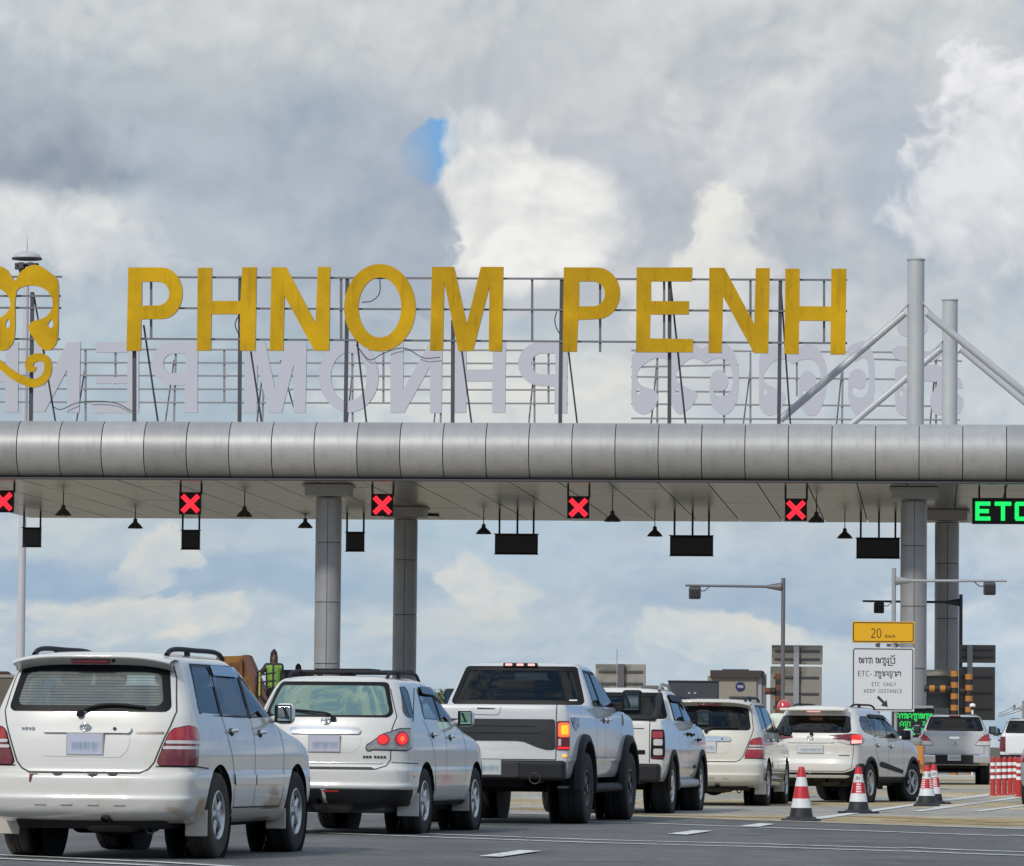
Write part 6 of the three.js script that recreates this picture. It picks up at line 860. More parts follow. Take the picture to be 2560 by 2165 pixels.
cone('plain red and white cone nearest the camera, without lettering', 2003, 2053, false); cone('lettered red and white cone standing beside the crossover rear wheel', 2146, 2034, true); cone('lettered red and white cone in front of the silver pickup', 2317, 2016, true); cone('red and white cone half hidden behind the lettered one', 2334, 2010, true);
// flexible posts
const postRed = std(C(0.42, 0.025, 0.025), 0.55), postWhite = std(C(0.75, 0.75, 0.76), 0.5);
[[2482, 1990, 'leftmost'], [2497, 1989, 'second from the left'], [2511, 1988, 'third from the left'], [2525, 1987, 'fourth from the left'], [2538, 1986, 'fifth from the left'], [2547, 1994, 'sixth from the left'], [2557, 1993, 'rightmost']].forEach(([x, y, w]) => {
  const o = standAt('flexible_post', 'red lane post with white bands, ' + w + ' in the row', 'post', x, y, 0, 'red lane posts by the silver pickup'), H = 0.74;
  put('foot', new THREE.CylinderGeometry(0.085, 0.1, 0.03, 16).translate(0, 0.015, 0), postRed, o); put('tube', new THREE.CylinderGeometry(0.05, 0.05, H, 18).translate(0, H / 2, 0), postRed, o); put('cap', new THREE.SphereGeometry(0.05, 14, 8, 0, 7, 0, Math.PI / 2).translate(0, H, 0), postRed, o);
  for (const b of [0.66, 0.53, 0.4]) put('white_band', new THREE.CylinderGeometry(0.0535, 0.0535, 0.065, 18, 1, true).translate(0, b - 0.02, 0), postWhite, o);
});
// ---- lettering helpers: Khmer letters as pen strokes
const KH = { y: [[[0, 2], [2, 0], [3, 2], [1, 4], [1, 8], [3, 10], [5, 8], [5, 3], [6, 1], [6.5, 8], [8, 10], [9, 8], [9, 1]]], a: [[[0, 2], [1.5, 0], [3, 1.5], [3, 10]]], n: [[[0, 3], [2, 0], [4, 3], [4, 10], [2, 8]], [[4, 3], [6, 0], [8, 3], [8, 10]]], N: [[[0, 3], [2, 0], [4, 3], [4, 9], [2, 8]], [[4, 3], [6, 0], [8, 3], [8, 9]], [[3, 12], [5, 11], [7, 11], [7, 14.5], [4, 14]]], e: [[[2, 0], [0.5, 2.5], [2.5, 4]], [[2, 6], [0.5, 8], [2.5, 10]]], P: [[[0, 1], [2, 0], [2, 10], [9, 10], [9, 0], [6, 2]], [[-2.5, 5], [-2.5, 14], [5, 14]], [[2, -4], [5, -2], [9, -5]]], r: [[[0, 1], [2, 0], [2, 10], [0, 9]]], K: [[[0, 3], [2, 0], [4, 3], [4, 10]], [[4, 3], [6, 0], [8, 3], [8, 10]], [[3, 12], [8, 12], [8, 15], [5, 15]]], k: [[[0, 10], [0, 3], [4, 0], [8, 3], [8, 10]], [[3, 7], [6, 6]]], M: [[[0, 1], [2, 0], [2, 9], [6, 9], [6, 0], [8, 1]], [[2, 12], [4, 14], [6, 12]]], t: [[[0, 3], [3, 0], [5, 3], [7, 0], [9, 3], [9, 10]], [[0, 10], [0, 6], [4, 6]]] };
function khmer(x, text, X, Y, s, w) { x.lineWidth = w; x.lineJoin = x.lineCap = 'round'; let u = X; for (const c of text) { if (c === ' ') { u += 4 * s; continue; } let m = 0; for (const q of KH[c]) { x.beginPath(); q.forEach((p, i) => { m = Math.max(m, p[0]); i ? x.lineTo(u + p[0] * s, Y + p[1] * s) : x.moveTo(u + p[0] * s, Y + p[1] * s); }); x.stroke(); } u += (m + 2.2) * s; } return u; }
// lane sign: yellow speed plate over the white plate
{
  const Z = 121, sc = F / Z, o = farAt('lane_sign', 'white ETC only lane sign under a yellow 20 km/h plate', 'sign', 2207, Z, -rad(4)), y = (py) => hAt(2207, py, Z), W = 155 / sc;
  const white = canvas(512, 524, (x, w, h) => {
    x.fillStyle = '#c9ccd2'; x.fillRect(0, 0, w, h); x.strokeStyle = '#23232c'; x.lineWidth = 9; x.beginPath(); x.roundRect(12, 12, w - 24, h - 24, 16); x.stroke();
    x.strokeStyle = x.fillStyle = '#2a2a32'; khmer(x, 'yan yNeP', 56, 84, 4.5, 7.5); x.font = '62px sans-serif'; x.fillText('ETC-', 44, 238); khmer(x, 'rKakMat', 190, 196, 3.9, 7);
    x.font = '44px sans-serif'; x.textAlign = 'center'; x.fillText('ETC  ONLY', 262, 318); x.fillText('KEEP  DISTANCE', 256, 374);
    x.lineWidth = 22; x.lineCap = 'butt'; x.beginPath(); x.moveTo(212, 404); x.lineTo(270, 462); x.stroke(); x.beginPath(); x.moveTo(296, 490); x.lineTo(286, 430); x.lineTo(238, 478); x.closePath(); x.fill();
  });
  const yellow = canvas(512, 168, (x, w, h) => { x.fillStyle = '#d9a400'; x.fillRect(0, 0, w, h); x.strokeStyle = '#3a2408'; x.lineWidth = 8; x.beginPath(); x.roundRect(10, 10, w - 20, h - 20, 14); x.stroke(); x.fillStyle = '#2e1c12'; x.font = '104px sans-serif'; x.save(); x.scale(0.8, 1); x.fillText('20', 190, 130); x.restore(); x.font = 'bold 34px sans-serif'; x.fillText('Km/h', 268, 128); });
  const plateBox = (n, y0, y1, tex) => { const h = y1 - y0, p = put(n, new THREE.PlaneGeometry(W, h).translate(0, (y0 + y1) / 2, 0.021), std(C(1, 1, 1), 0.45, { map: tex }), o); put(n + '_back', new RoundedBoxGeometry(W + 0.01, h + 0.01, 0.036, 2, 0.012).translate(0, (y0 + y1) / 2, 0), mat.signBack, p); };
  plateBox('white_plate', y(1778), y(1619), white); plateBox('yellow_plate', y(1607), y(1554), yellow);
  for (const q of [-0.12, 0.32]) put('sign_post', bar([q, 0, -0.06], [q, y(1560), -0.06], 0.045, 10), mat.steel, o);
  for (const q of [-0.14, 0.14, 0.36]) put('clamp', box(q, y(1613), -0.03, 0.11, 0.07, 0.05), mat.darkSteel, o);
}
// green variable message board
{
  const Z = 131, sc = F / Z, o = farAt('lane_message_display', 'small black display with glowing green Khmer text beside the crossover', 'display', 2283, Z, -rad(4)), y0 = hAt(2283, 1838, Z), y1 = hAt(2283, 1776, Z), W = 96 / sc;
  const glow = canvas(256, 160, (x, w, h) => { x.fillStyle = '#000'; x.fillRect(0, 0, w, h); x.strokeStyle = '#10e860'; khmer(x, 'kankKayNy', 14, 20, 3.1, 7); khmer(x, 'kMe', 40, 72, 3, 6); khmer(x, 'rr', 190, 70, 2.6, 5); khmer(x, 'aMNyt', 74, 116, 2.8, 6); });
  put('case', new RoundedBoxGeometry(W + 0.1, y1 - y0 + 0.1, 0.3, 2, 0.02).translate(0, (y0 + y1) / 2, -0.16), mat.black, o); put('led_screen', new THREE.PlaneGeometry(W, y1 - y0).translate(0, (y0 + y1) / 2, 0.0), std(C(0.01, 0.012, 0.012), 0.4, { emissive: C(1, 1, 1), emissiveMap: glow, emissiveIntensity: 0.95 }), o);
  put('leg', box(0, y0 / 2 - 0.02, -0.16, 0.3, y0, 0.2), mat.darkSteel, o); put('sun_hood', box(0.25, y1 + 0.1, -0.1, W * 0.55, 0.06, 0.5), mat.steel, o);
}
// ---- overhead camera poles
function cameraPole(label, px, pyTop, Z, armTo, pyArm, camPx, m) {
  const sc = F / Z, o = farAt('camera_pole', label, 'camera pole', px, Z, -GA, 'poles with overhead cameras'), H = hAt(px, pyTop, Z), ya = hAt(px, pyArm, Z), X = (q) => (q - px) / sc, s = Math.sign(armTo - px);
  put('pole', bar([0, 0, 0], [0, H, 0], 0.06, 12), m, o); put('arm', bar([0, ya, 0], [X(armTo), ya + 0.02, 0], 0.045, 10, 0.035), m, o); put('bracket', [new THREE.CylinderGeometry(0.055, 0.13, 0.42, 10).rotateZ(-s * Math.PI / 2).translate(s * 0.26, ya, 0)], m, o);
  const c = put('camera', new RoundedBoxGeometry(0.34, 0.34, 0.4, 3, 0.04).rotateX(0.1).translate(X(camPx), ya - 0.2, 0.05), mat.darkSteel, o); put('lens_cover', box(X(camPx), ya - 0.22, 0.26, 0.26, 0.22, 0.02, 0.006), mat.black, c); put('cable', tube([[X(camPx) - s * 0.02, ya - 0.05, 0], [X(camPx) - s * 0.24, ya - 0.14, 0], [X(camPx) - s * 0.44, ya, 0]], 0.014, 16, 5), mat.black, c);
}
cameraPole('dark pole with camera arm pointing left, in front of the booths', 1956, 1445, 140, 1711, 1467, 1735, std(C(0.13, 0.125, 0.14), 0.5)); cameraPole('pale pole behind the yellow plate with camera arm pointing right', 2233, 1420, 133, 2514, 1452, 2471, mat.steel); cameraPole('black pole beside the rear right column with camera arm pointing left', 2401, 1486, 158, 2156, 1506, 2197, mat.darkSteel);
// ---- backs of road signs
const rust = std(C(0.3, 0.29, 0.27), 0.6, { map: tiled(dataTex(256, (u, v) => { const n = wrapFbm(u, v, 4, 5, 15), d = wrapFbm(u * 1, v, 16, 3, 44); const t = 0.95 - sstep(0.45, 0.7, n) * 0.22 + (d - 0.5) * 0.08; return [t, t * 0.99, t * 0.97]; }, true), 0.5) });
function signBack(label, Z, postPx, plates, m, postM = mat.steel) {
  const sc = F / Z, o = farAt('reversed_sign', label, 'sign', postPx, Z, -GA, 'road signs seen from behind'), X = (q) => (q - postPx) / sc, top = Math.max(...plates.map((p) => hAt(postPx, p[1], Z)));
  put('post', box(0, top / 2, 0.06, 0.17, top, 0.12), postM, o);
  for (const [x0, y0, x1, y1, ribs] of plates) { const h1 = hAt(postPx, y0, Z), h0 = hAt(postPx, y1, Z), a = X(x0), b = X(x1), p = put('sign_plate', new RoundedBoxGeometry(b - a, h1 - h0, 0.05, 3, 0.024).translate((a + b) / 2, (h0 + h1) / 2, -0.05), m, o); for (const r of ribs) put('rib', box((a + b) / 2, h0 + (h1 - h0) * r, -0.005, (b - a) * 0.88, 0.06, 0.05), mat.darkSteel, p); }
}
signBack('plain grey sign back behind the big pickup roof', 135, 1552, [[1487, 1660, 1613, 1735, [0.35, 0.75]]], rust, std(C(0.1, 0.09, 0.1), 0.6)); signBack('pair of grey sign backs with dark ribs by the left camera pole', 150, 1990, [[1928, 1613, 2055, 1661, [0.28, 0.7]], [1925, 1666, 2053, 1790, [0.18, 0.45, 0.78]]], rust); signBack('pair of brownish sign backs right of the rear right column', 152, 2424, [[2398, 1612, 2488, 1657, [0.3, 0.7]], [2398, 1667, 2487, 1800, [0.2, 0.5, 0.8]]], std(C(0.17, 0.155, 0.14), 0.7));
{ const o = farAt('thin_aerial', 'thin aerial standing above the plain grey sign back', 'aerial', 1541, 134); put('rod', bar([0, 0, 0], [0, hAt(1541, 1622, 134), 0], 0.012, 5), mat.steel, o); }
// ---- toll booths
const beige = std(C(0.30, 0.27, 0.225), 0.7, { map: tiled(dataTex(256, (u, v) => 0.95 + (wrapFbm(u, v, 4, 5, 19) - 0.5) * 0.16, true), 0.4) });
{
  const Z = 146, sc = F / Z, o = farAt('toll_booth', 'beige toll booth with dark roof and round blue badge', 'booth', 1840, Z, -GA), X = (q) => (q - 1840) / sc, y = (p) => hAt(1840, p, Z), D = 2.4;
  put('wall', box((X(1768) + X(1890)) / 2, y(1690) / 2, -D / 2, X(1890) - X(1768), y(1690), D), beige, o); put('wall', box((X(1890) + X(1903)) / 2 + 0.002, y(1690) / 2, -D / 2 - 0.05, X(1903) - X(1890), y(1690), D - 0.1), mat.steel, o);
  put('roof', [box((X(1775) + X(1903)) / 2, y(1685), -D / 2, X(1903) - X(1775), y(1680) - y(1690) + 0.1, D + 0.3)], std(C(0.045, 0.035, 0.035), 0.7), o); put('roof_unit', box((X(1802) + X(1866)) / 2, y(1677), -D / 2, X(1866) - X(1802), 0.12, 1.2), mat.darkSteel, o); put('corner_post', box(X(1909), y(1684) / 2, -0.3, X(1914) - X(1904), y(1684), 0.3), std(C(0.16, 0.14, 0.15), 0.6), o);
  put('badge', new THREE.CircleGeometry(12 / sc, 32).translate(X(1850), y(1717), 0.012), std(C(1, 1, 1), 0.5, { map: canvas(128, 128, (x, w, h) => { x.fillStyle = '#1d1d52'; x.fillRect(0, 0, w, h); x.fillStyle = '#cfd2e6'; x.font = 'bold 46px sans-serif'; x.textAlign = 'center'; x.fillText('TED', 64, 78); }) }), o);
  put('window_sill', [box(X(1850), y(1743), 0.03, 0.68, 0.05, 0.08)], mat.darkSteel, o); put('window_recess', box(X(1850), y(1758), 0.006, 0.62, 0.3, 0.02), std(C(0.2, 0.18, 0.16), 0.6), o);
}
{ const Z = 138, sc = F / Z, o = farAt('lane_display_back', 'dark slate display board behind the fourth pickup', 'board', 1733, Z), y0 = hAt(1733, 1752, Z), y1 = hAt(1733, 1705, Z); put('case', new RoundedBoxGeometry(126 / sc, y1 - y0, 0.3, 3, 0.04).translate(0, (y0 + y1) / 2, 0), std(C(0.035, 0.042, 0.055), 0.55), o); put('top_rim', box(0, y1 + 0.02, 0, 128 / sc, 0.04, 0.36), std(C(0.02, 0.018, 0.04), 0.5), o); for (const q of [-0.12, 0.05]) put('catch', box(q, y0 + 0.22, 0.155, 0.07, 0.05, 0.02), mat.steel, o); put('leg', box(0, y0 / 2, 0, 0.2, y0, 0.2), mat.darkSteel, o); }
{
  const Z = 150, sc = F / Z, o = farAt('toll_booth', 'dark toll booth with grey lintel right of the lane sign', 'booth', 2350, Z, -GA), X = (q) => (q - 2350) / sc, y = (p) => hAt(2350, p, Z), W = X(2390) - X(2310), D = 2.4, cx = (X(2310) + X(2390)) / 2;
  put('wall', [box(cx, y(1692) / 2, -D, W, y(1692), 0.1), box(X(2310) + 0.04, y(1692) / 2, -D / 2, 0.08, y(1692), D), box(cx, 0.5, -0.04, W, 1.0, 0.08)], std(C(0.04, 0.042, 0.048), 0.6), o); put('lintel', box(cx, y(1682), -D / 2, W + 0.1, y(1675) - y(1690), D + 0.2), rust, o); put('window', box(cx, y(1740), -0.05, W - 0.15, 1.3, 0.02), phys(C(0.02, 0.025, 0.028), 0.08), o); put('cabinet', box(X(2352), y(1772) / 2, 0.45, 0.5, y(1768), 0.5), std(C(0.2, 0.2, 0.21), 0.6), o);
}
// striped guard bars on the islands
const hazO = std(C(0.42, 0.17, 0.03), 0.6), hazB = std(C(0.02, 0.016, 0.016), 0.65), hazD = std(C(0.14, 0.045, 0.02), 0.7);
function guard(label, px, Z, pyTop, stub, m) {
  const sc = F / Z, o = farAt('guard_post', label, 'post', px, Z, -GA, 'striped guard posts on the toll islands'), H = hAt(px, pyTop, Z); let k = 0;
  for (let y = H; y > 0; y -= 0.165, k++) put('stripe', new THREE.CylinderGeometry(0.115, 0.115, Math.min(0.163, y), 20).translate(0, y - Math.min(0.163, y) / 2, 0), k % 2 ? hazB : m, o);
  if (stub) for (let i = 0; i < stub[1]; i++) put('stripe', new THREE.CylinderGeometry(0.1, 0.1, 0.15, 16).rotateZ(Math.PI / 2).translate(stub[0] * (0.19 + i * 0.155), H - 0.52, 0), i % 2 ? m : hazB, o);
}
guard('rusty striped guard post by the left camera pole', 1947, 142, 1684, [-1, 2], hazD); guard('orange and black guard post with cross arm right of the lane sign', 2386, 140, 1677, [-1, 5], hazO); guard('orange and black guard post before the brownish sign back', 2422, 145, 1685, [-1, 1], hazO);
{ const o = farAt('dome_camera', 'small white dome camera on a stem above the silver pickup', 'camera', 2431, 139); const h = hAt(2431, 1764, 139); put('stem', bar([0, 0, 0], [0, h, 0], 0.03, 8), mat.white, o); put('housing', new THREE.SphereGeometry(0.09, 16, 10).scale(1, 0.8, 1).translate(0, h, 0), mat.white, o); put('dome', new THREE.SphereGeometry(0.06, 14, 8).translate(0, h - 0.06, 0.03), mat.black, o); }
for (const [px0, px1, Z, l] of [[1780, 2040, 143, 'concrete toll island under the beige booth'], [2240, 2470, 144, 'concrete toll island under the dark booth'], [760, 1100, 146, 'concrete toll island under the left columns']]) { const o = farAt('toll_island', l, 'traffic island', (px0 + px1) / 2, Z, -GA, 'raised concrete toll islands'), sc = F / Z, w = (px1 - px0) / sc; put('kerb', new RoundedBoxGeometry(Math.min(w, 2.4), 0.16, 26, 2, 0.04).translate(0, 0.08, -8), std(C(0.4, 0.39, 0.36), 0.85), o); }
// ---- tall light pole, wall, tree and power line behind
{
  const Z = 192, sc = F / Z, o = farAt('light_pole', 'tall pale tapering pole with domed top behind the curled letter', 'pole', 48, Z, 0), H = hAt(62, 672, Z), base = 0;
  put('pole', new THREE.CylinderGeometry(0.1, 0.19, H, 24).translate(0, H / 2, 0), std(C(0.5, 0.49, 0.54), 0.5), o); put('ring', [new THREE.CylinderGeometry(0.34, 0.3, 0.14, 24).translate(0, H - 0.1, 0), new THREE.TorusGeometry(0.4, 0.04, 8, 28).rotateX(Math.PI / 2).translate(0, H + 0.16, 0)], mat.darkSteel, o);
  put('dome', new THREE.SphereGeometry(0.58, 28, 10, 0, 7, 0, Math.PI / 2).scale(1, 0.5, 1).translate(0, H + 0.42, 0), std(C(0.45, 0.45, 0.46), 0.5), o); put('dome_rim', new THREE.CylinderGeometry(0.62, 0.6, 0.06, 28).translate(0, H + 0.4, 0), mat.darkSteel, o); put('spike', bar([0, H + 0.7, 0], [0, hAt(62, 588, Z), 0], 0.022, 6, 0.006), mat.steel, o);
  for (let i = 0; i < 6; i++) { const a = i / 6 * Math.PI * 2; put('floodlight', box(0.38 * Math.cos(a), H + 0.1, 0.38 * Math.sin(a), 0.2, 0.26, 0.2, 0.03), mat.darkSteel, o); }
}
{
  const Z = 165, sc = F / Z, o = farAt('boundary_wall', 'low brownish concrete wall at the left edge', 'wall', -140, Z, -rad(3)), h = hAt(30, 1694, Z); const m = std(C(0.2, 0.175, 0.15), 0.9, { map: tiled(dataTex(256, (u, v) => { const t = 0.9 + (wrapFbm(u, v, 4, 5, 29) - 0.5) * 0.35; return [t, t, t]; }, true), 0.3) });
  for (let i = 0; i < 4; i++) put('wall_panel', box(-3.2 + i * 1.9, h / 2, 0, 1.87, h, 0.2), m, o); put('coping', box(-0.3, h + 0.05, 0, 7.7, 0.1, 0.3), std(C(0.3, 0.28, 0.25), 0.9), o);
  const r = rng(77), g = []; for (let i = 0; i < 40; i++) { const s = 0.08 + r() * 0.12; g.push(new THREE.IcosahedronGeometry(s, 0).scale(2, 0.7, 1).translate(-4 + r() * 7.4, h + 0.1 + r() * 0.06, -0.1)); } const d = put('dry_debris', g, std(C(0.06, 0.045, 0.03), 0.95), o); d.userData.kind = 'stuff';
}
{
  const Z = 230, o = farAt('tree', 'tip of a green tree showing between the second SUV and big pickup', 'tree', 1106, Z, 0), H = hAt(1106, 1712, Z), r = rng(9); put('trunk', bar([0, 0, 0], [0.1, H * 0.7, 0], 0.16, 10, 0.06), std(C(0.1, 0.075, 0.05), 0.9), o);
  for (const [a, b] of [[[0.05, H * 0.45, 0], [0.7, H * 0.75, 0.2]], [[0.05, H * 0.5, 0], [-0.6, H * 0.78, -0.1]], [[0.1, H * 0.62, 0], [0.3, H * 0.95, 0.1]]]) put('branch', bar(a, b, 0.06, 6, 0.02), std(C(0.1, 0.075, 0.05), 0.9), o);
  const pos = []; for (let i = 0; i < 2600; i++) { const u = r() * 2 - 1, a = r() * 6.283, q = Math.cbrt(r()), R = 1.15 * (0.75 + 0.35 * fbm(a * 1.2, u * 2, 3, 6)), c = [Math.sqrt(1 - u * u) * Math.cos(a) * q * R, H * 0.74 + u * q * 0.72 * (0.8 + 0.4 * r()), Math.sqrt(1 - u * u) * Math.sin(a) * q * R], s = 0.05 + r() * 0.06; for (let k = 0; k < 3; k++) pos.push(c[0] + (r() - 0.5) * s * 2, c[1] + (r() - 0.5) * s * 2, c[2] + (r() - 0.5) * s * 2); }
  const g = new THREE.BufferGeometry(); g.setAttribute('position', new THREE.Float32BufferAttribute(pos, 3)); g.computeVertexNormals(); put('crown', g, std(C(0.09, 0.11, 0.03), 0.9, { side: THREE.DoubleSide }), o);
}
{
  const Z = 330, o = farAt('utility_pole', 'far utility pole with crossarm above the white pickup roof', 'pole', 2558, Z, 0), H = hAt(2558, 1752, Z); put('pole', bar([0, 0, 0], [0, H, 0], 0.13, 10, 0.09), std(C(0.3, 0.29, 0.28), 0.9), o); put('crossarm', box(0, H - 0.55, 0, 1.5, 0.12, 0.12), mat.steel, o); for (const q of [-0.6, 0, 0.6]) put('insulator', new THREE.CylinderGeometry(0.05, 0.07, 0.2, 8).translate(q, H - 0.38, 0), mat.darkSteel, o);
  for (const [a, b] of [[-0.6, 1783], [0, 1788], [0.6, 1792]]) { const e = [(2496 - 2558) / (F / Z), hAt(2496, b, Z), 0]; put('wire', tube([[a, H - 0.3, 0], [(a + e[0]) / 2, (H - 0.3 + e[1]) / 2 - 0.1, 0], e], 0.018, 16, 4), mat.darkSteel, o); }
}
// ---- people: limbs as tapered capsules joined by a smooth minimum
const cap = (p, a, b, ra, rb) => { const bx = b[0] - a[0], by = b[1] - a[1], bz = b[2] - a[2], px = p[0] - a[0], py = p[1] - a[1], pz = p[2] - a[2], t = Math.max(0, Math.min(1, (px * bx + py * by + pz * bz) / (bx * bx + by * by + bz * bz || 1e-9))); return Math.hypot(px - bx * t, py - by * t, pz - bz * t) - (ra + (rb - ra) * t); };
const smin = (a, b, k) => { const h = Math.max(k - Math.abs(a - b), 0) / k; return Math.min(a, b) - h * h * k * 0.25; };
function field(bones, k = 0.05) { return (p) => { let d = 9; for (const [a, b, ra, rb] of bones) d = smin(d, cap(p, a, b, ra, rb), k); return d; }; }
function solid(fn, lo, hi, n) {                                        // mesh of fn < 0 inside a cube
  const c = [0, 1, 2].map((i) => (lo[i] + hi[i]) / 2), h = Math.max(...[0, 1, 2].map((i) => (hi[i] - lo[i]) / 2)) * 1.1, mc = new MarchingCubes(n, new THREE.MeshStandardMaterial(), false, false, 90000); mc.isolation = 0;
  for (let z = 0; z < n; z++) for (let y = 0; y < n; y++) for (let x = 0; x < n; x++) mc.field[z * n * n + y * n + x] = -fn([c[0] + h * (x - n / 2) / (n / 2), c[1] + h * (y - n / 2) / (n / 2), c[2] + h * (z - n / 2) / (n / 2)]);
  mc.update(); const m = mc.count, P = new Float32Array(m * 3), N = new Float32Array(m * 3), e = 0.004;
  for (let i = 0; i < m; i++) { const q = [0, 1, 2].map((k) => c[k] + h * mc.positionArray[i * 3 + k]); for (let k = 0; k < 3; k++) P[i * 3 + k] = q[k]; const g = [0, 1, 2].map((k) => { const a = [...q], b = [...q]; a[k] += e; b[k] -= e; return fn(a) - fn(b); }), l = Math.hypot(...g) || 1; for (let k = 0; k < 3; k++) N[i * 3 + k] = g[k] / l; }
  const g = new THREE.BufferGeometry(); g.setAttribute('position', new THREE.BufferAttribute(P, 3)); g.setAttribute('normal', new THREE.BufferAttribute(N, 3)); g.setAttribute('uv', new THREE.BufferAttribute(new Float32Array(m * 2), 2)); return g;
}
function hand(at0, dir, palm) { // palm and five bent fingers from the wrist along dir
  const D = V(...dir).normalize(), N = V(...palm).normalize(), S = D.clone().cross(N), P = (d, s, n) => V(...at0).addScaledVector(D, d).addScaledVector(S, s).addScaledVector(N, n).toArray(), L = [[P(0, 0, 0), P(0.07, 0, 0), 0.026, 0.032]];
  [[-0.028, 0.072], [-0.009, 0.084], [0.011, 0.078], [0.03, 0.06]].forEach(([s, l]) => { L.push([P(0.075, s, 0), P(0.075 + l * 0.5, s, 0.008), 0.0095, 0.009], [P(0.075 + l * 0.5, s, 0.008), P(0.075 + l * 0.85, s, 0.04), 0.009, 0.0075]); }); L.push([P(0.02, -0.03, 0.005), P(0.06, -0.058, 0.02), 0.011, 0.0095], [P(0.06, -0.058, 0.02), P(0.085, -0.055, 0.035), 0.0095, 0.008]); return L;
}
function person(label, J, pos, turn, look) {
  const o = thing('person', label, 'person', pos, turn), skin = [[J.neck, J.head, 0.055, 0.06], [J.head, [J.head[0], J.head[1] + 0.1, J.head[2]], 0.083, 0.09], [[J.head[0], J.head[1] - 0.02, J.head[2] + 0.04], [J.head[0], J.head[1] - 0.03, J.head[2] + 0.055], 0.05, 0.04], [[J.head[0], J.head[1] + 0.03, J.head[2] + 0.09], [J.head[0], J.head[1] + 0.005, J.head[2] + 0.108], 0.011, 0.017]];
  const mid = (a, b, t) => a.map((v, i) => v + (b[i] - v) * t), torso = [[J.pelvis, mid(J.pelvis, J.neck, 0.45), 0.15, 0.145], [mid(J.pelvis, J.neck, 0.45), mid(J.pelvis, J.neck, 0.8), 0.15, 0.165], [J.shL, J.shR, 0.075, 0.075], [mid(J.pelvis, J.neck, 0.75), J.neck, 0.12, 0.06]];
  const arms = [[J.shL, J.elL, 0.062, 0.047], [J.elL, J.wrL, 0.046, 0.034], [J.shR, J.elR, 0.062, 0.047], [J.elR, J.wrR, 0.046, 0.034]], legs = [[[J.pelvis[0] - 0.09, J.pelvis[1] - 0.04, J.pelvis[2]], J.knL, 0.095, 0.066], [J.knL, J.anL, 0.062, 0.045], [[J.pelvis[0] + 0.09, J.pelvis[1] - 0.04, J.pelvis[2]], J.knR, 0.095, 0.066], [J.knR, J.anR, 0.062, 0.045]], feet = [[J.anL, [J.anL[0], J.anL[1] - 0.03, J.anL[2] + 0.17], 0.045, 0.04], [J.anR, [J.anR[0], J.anR[1] - 0.03, J.anR[2] + 0.17], 0.045, 0.04]];
  const hands = [hand(J.wrL, J.hdL, J.pmL), hand(J.wrR, J.hdR, J.pmR)], ears = [-1, 1].map((s) => [[J.head[0] + s * 0.088, J.head[1] + 0.03, J.head[2]], [J.head[0] + s * 0.092, J.head[1] + 0.065, J.head[2] - 0.01], 0.016, 0.018]);
  const all = field([...skin, ...ears, ...torso, ...arms, ...legs, ...feet], 0.06), lo = [0, 1, 2].map((i) => Math.min(...Object.values(J).map((v) => v[i])) - 0.2), hi = [0, 1, 2].map((i) => Math.max(...Object.values(J).map((v) => v[i])) + 0.2);
  const skinMat = std(C(0.12, 0.062, 0.038), 0.6), geo = [solid(all, lo, hi, look.res ?? 84)]; for (const h of hands) { const f = field(h, 0.012), a = h[0][0]; geo.push(solid(f, a.map((v) => v - 0.19), a.map((v) => v + 0.19), 64)); }
  const body = put('body', geo, skinMat, o);
  for (const s of [-1, 1]) put('eye', new THREE.SphereGeometry(0.012, 8, 6).translate(J.head[0] + s * 0.032, J.head[1] + 0.045, J.head[2] + 0.082), mat.black, body); put('mouth', new THREE.CapsuleGeometry(0.006, 0.035, 3, 6).rotateZ(Math.PI / 2).translate(J.head[0], J.head[1] - 0.03, J.head[2] + 0.093), std(C(0.14, 0.05, 0.04), 0.6), body);
  const grow = (b, g) => b.map(([a, c, x, y]) => [a, c, x + g, y + g]), wear = (n, bones, g, m, clip) => { const f = field(grow(bones, g), 0.06); put(n, solid((p) => Math.max(f(p), clip ? clip(p) : -9), lo, hi, look.res ?? 84), m, o); };
  wear('shirt', [...torso, ...arms], 0.014, look.shirt, (p) => Math.max(J.pelvis[1] - 0.02 - p[1], p[1] - J.neck[1] - 0.03)); wear('trousers', [...legs, [J.pelvis, mid(J.pelvis, J.neck, 0.2), 0.15, 0.14]], 0.013, look.trousers, (p) => p[1] - J.pelvis[1] - 0.12); wear('shoes', feet, 0.014, mat.black);
  if (look.vest) { wear('vest', torso, 0.03, look.vest, (p) => Math.max(J.pelvis[1] - 0.06 - p[1], p[1] - J.neck[1] + 0.02, Math.abs(p[0] - J.pelvis[0]) - 0.235, p[2] > 0 ? 0.026 - Math.abs(p[0] - J.pelvis[0] + 0.02) : -9)); }
  if (look.hood) { const f = field([[J.head, [J.head[0], J.head[1] + 0.13, J.head[2] - 0.01], 0.105, 0.1], [[J.head[0], J.head[1] + 0.15, J.head[2]], [J.head[0] + 0.01, J.head[1] + 0.25, J.head[2] - 0.02], 0.07, 0.02], [J.neck, J.head, 0.08, 0.1]], 0.05); put('hood', solid((p) => Math.max(f(p), -(Math.hypot(p[0] - J.head[0], (p[1] - J.head[1] - 0.04) * 0.8, p[2] - J.head[2] - 0.1) - 0.065)), lo, [hi[0], hi[1] + 0.1, hi[2]], 84), look.hood, o); }
  if (look.helmet) { const c = [J.head[0], J.head[1] + 0.06, J.head[2] - 0.01]; put('helmet', [new THREE.SphereGeometry(0.138, 28, 18, 0, Math.PI * 2, 0, Math.PI * 0.62).translate(...c)], look.helmet, o); put('helmet_peak', new THREE.SphereGeometry(0.145, 20, 8, Math.PI * 0.2, Math.PI * 0.6, Math.PI * 0.42, 0.3).translate(...c), mat.black, o); }
  return o;
}
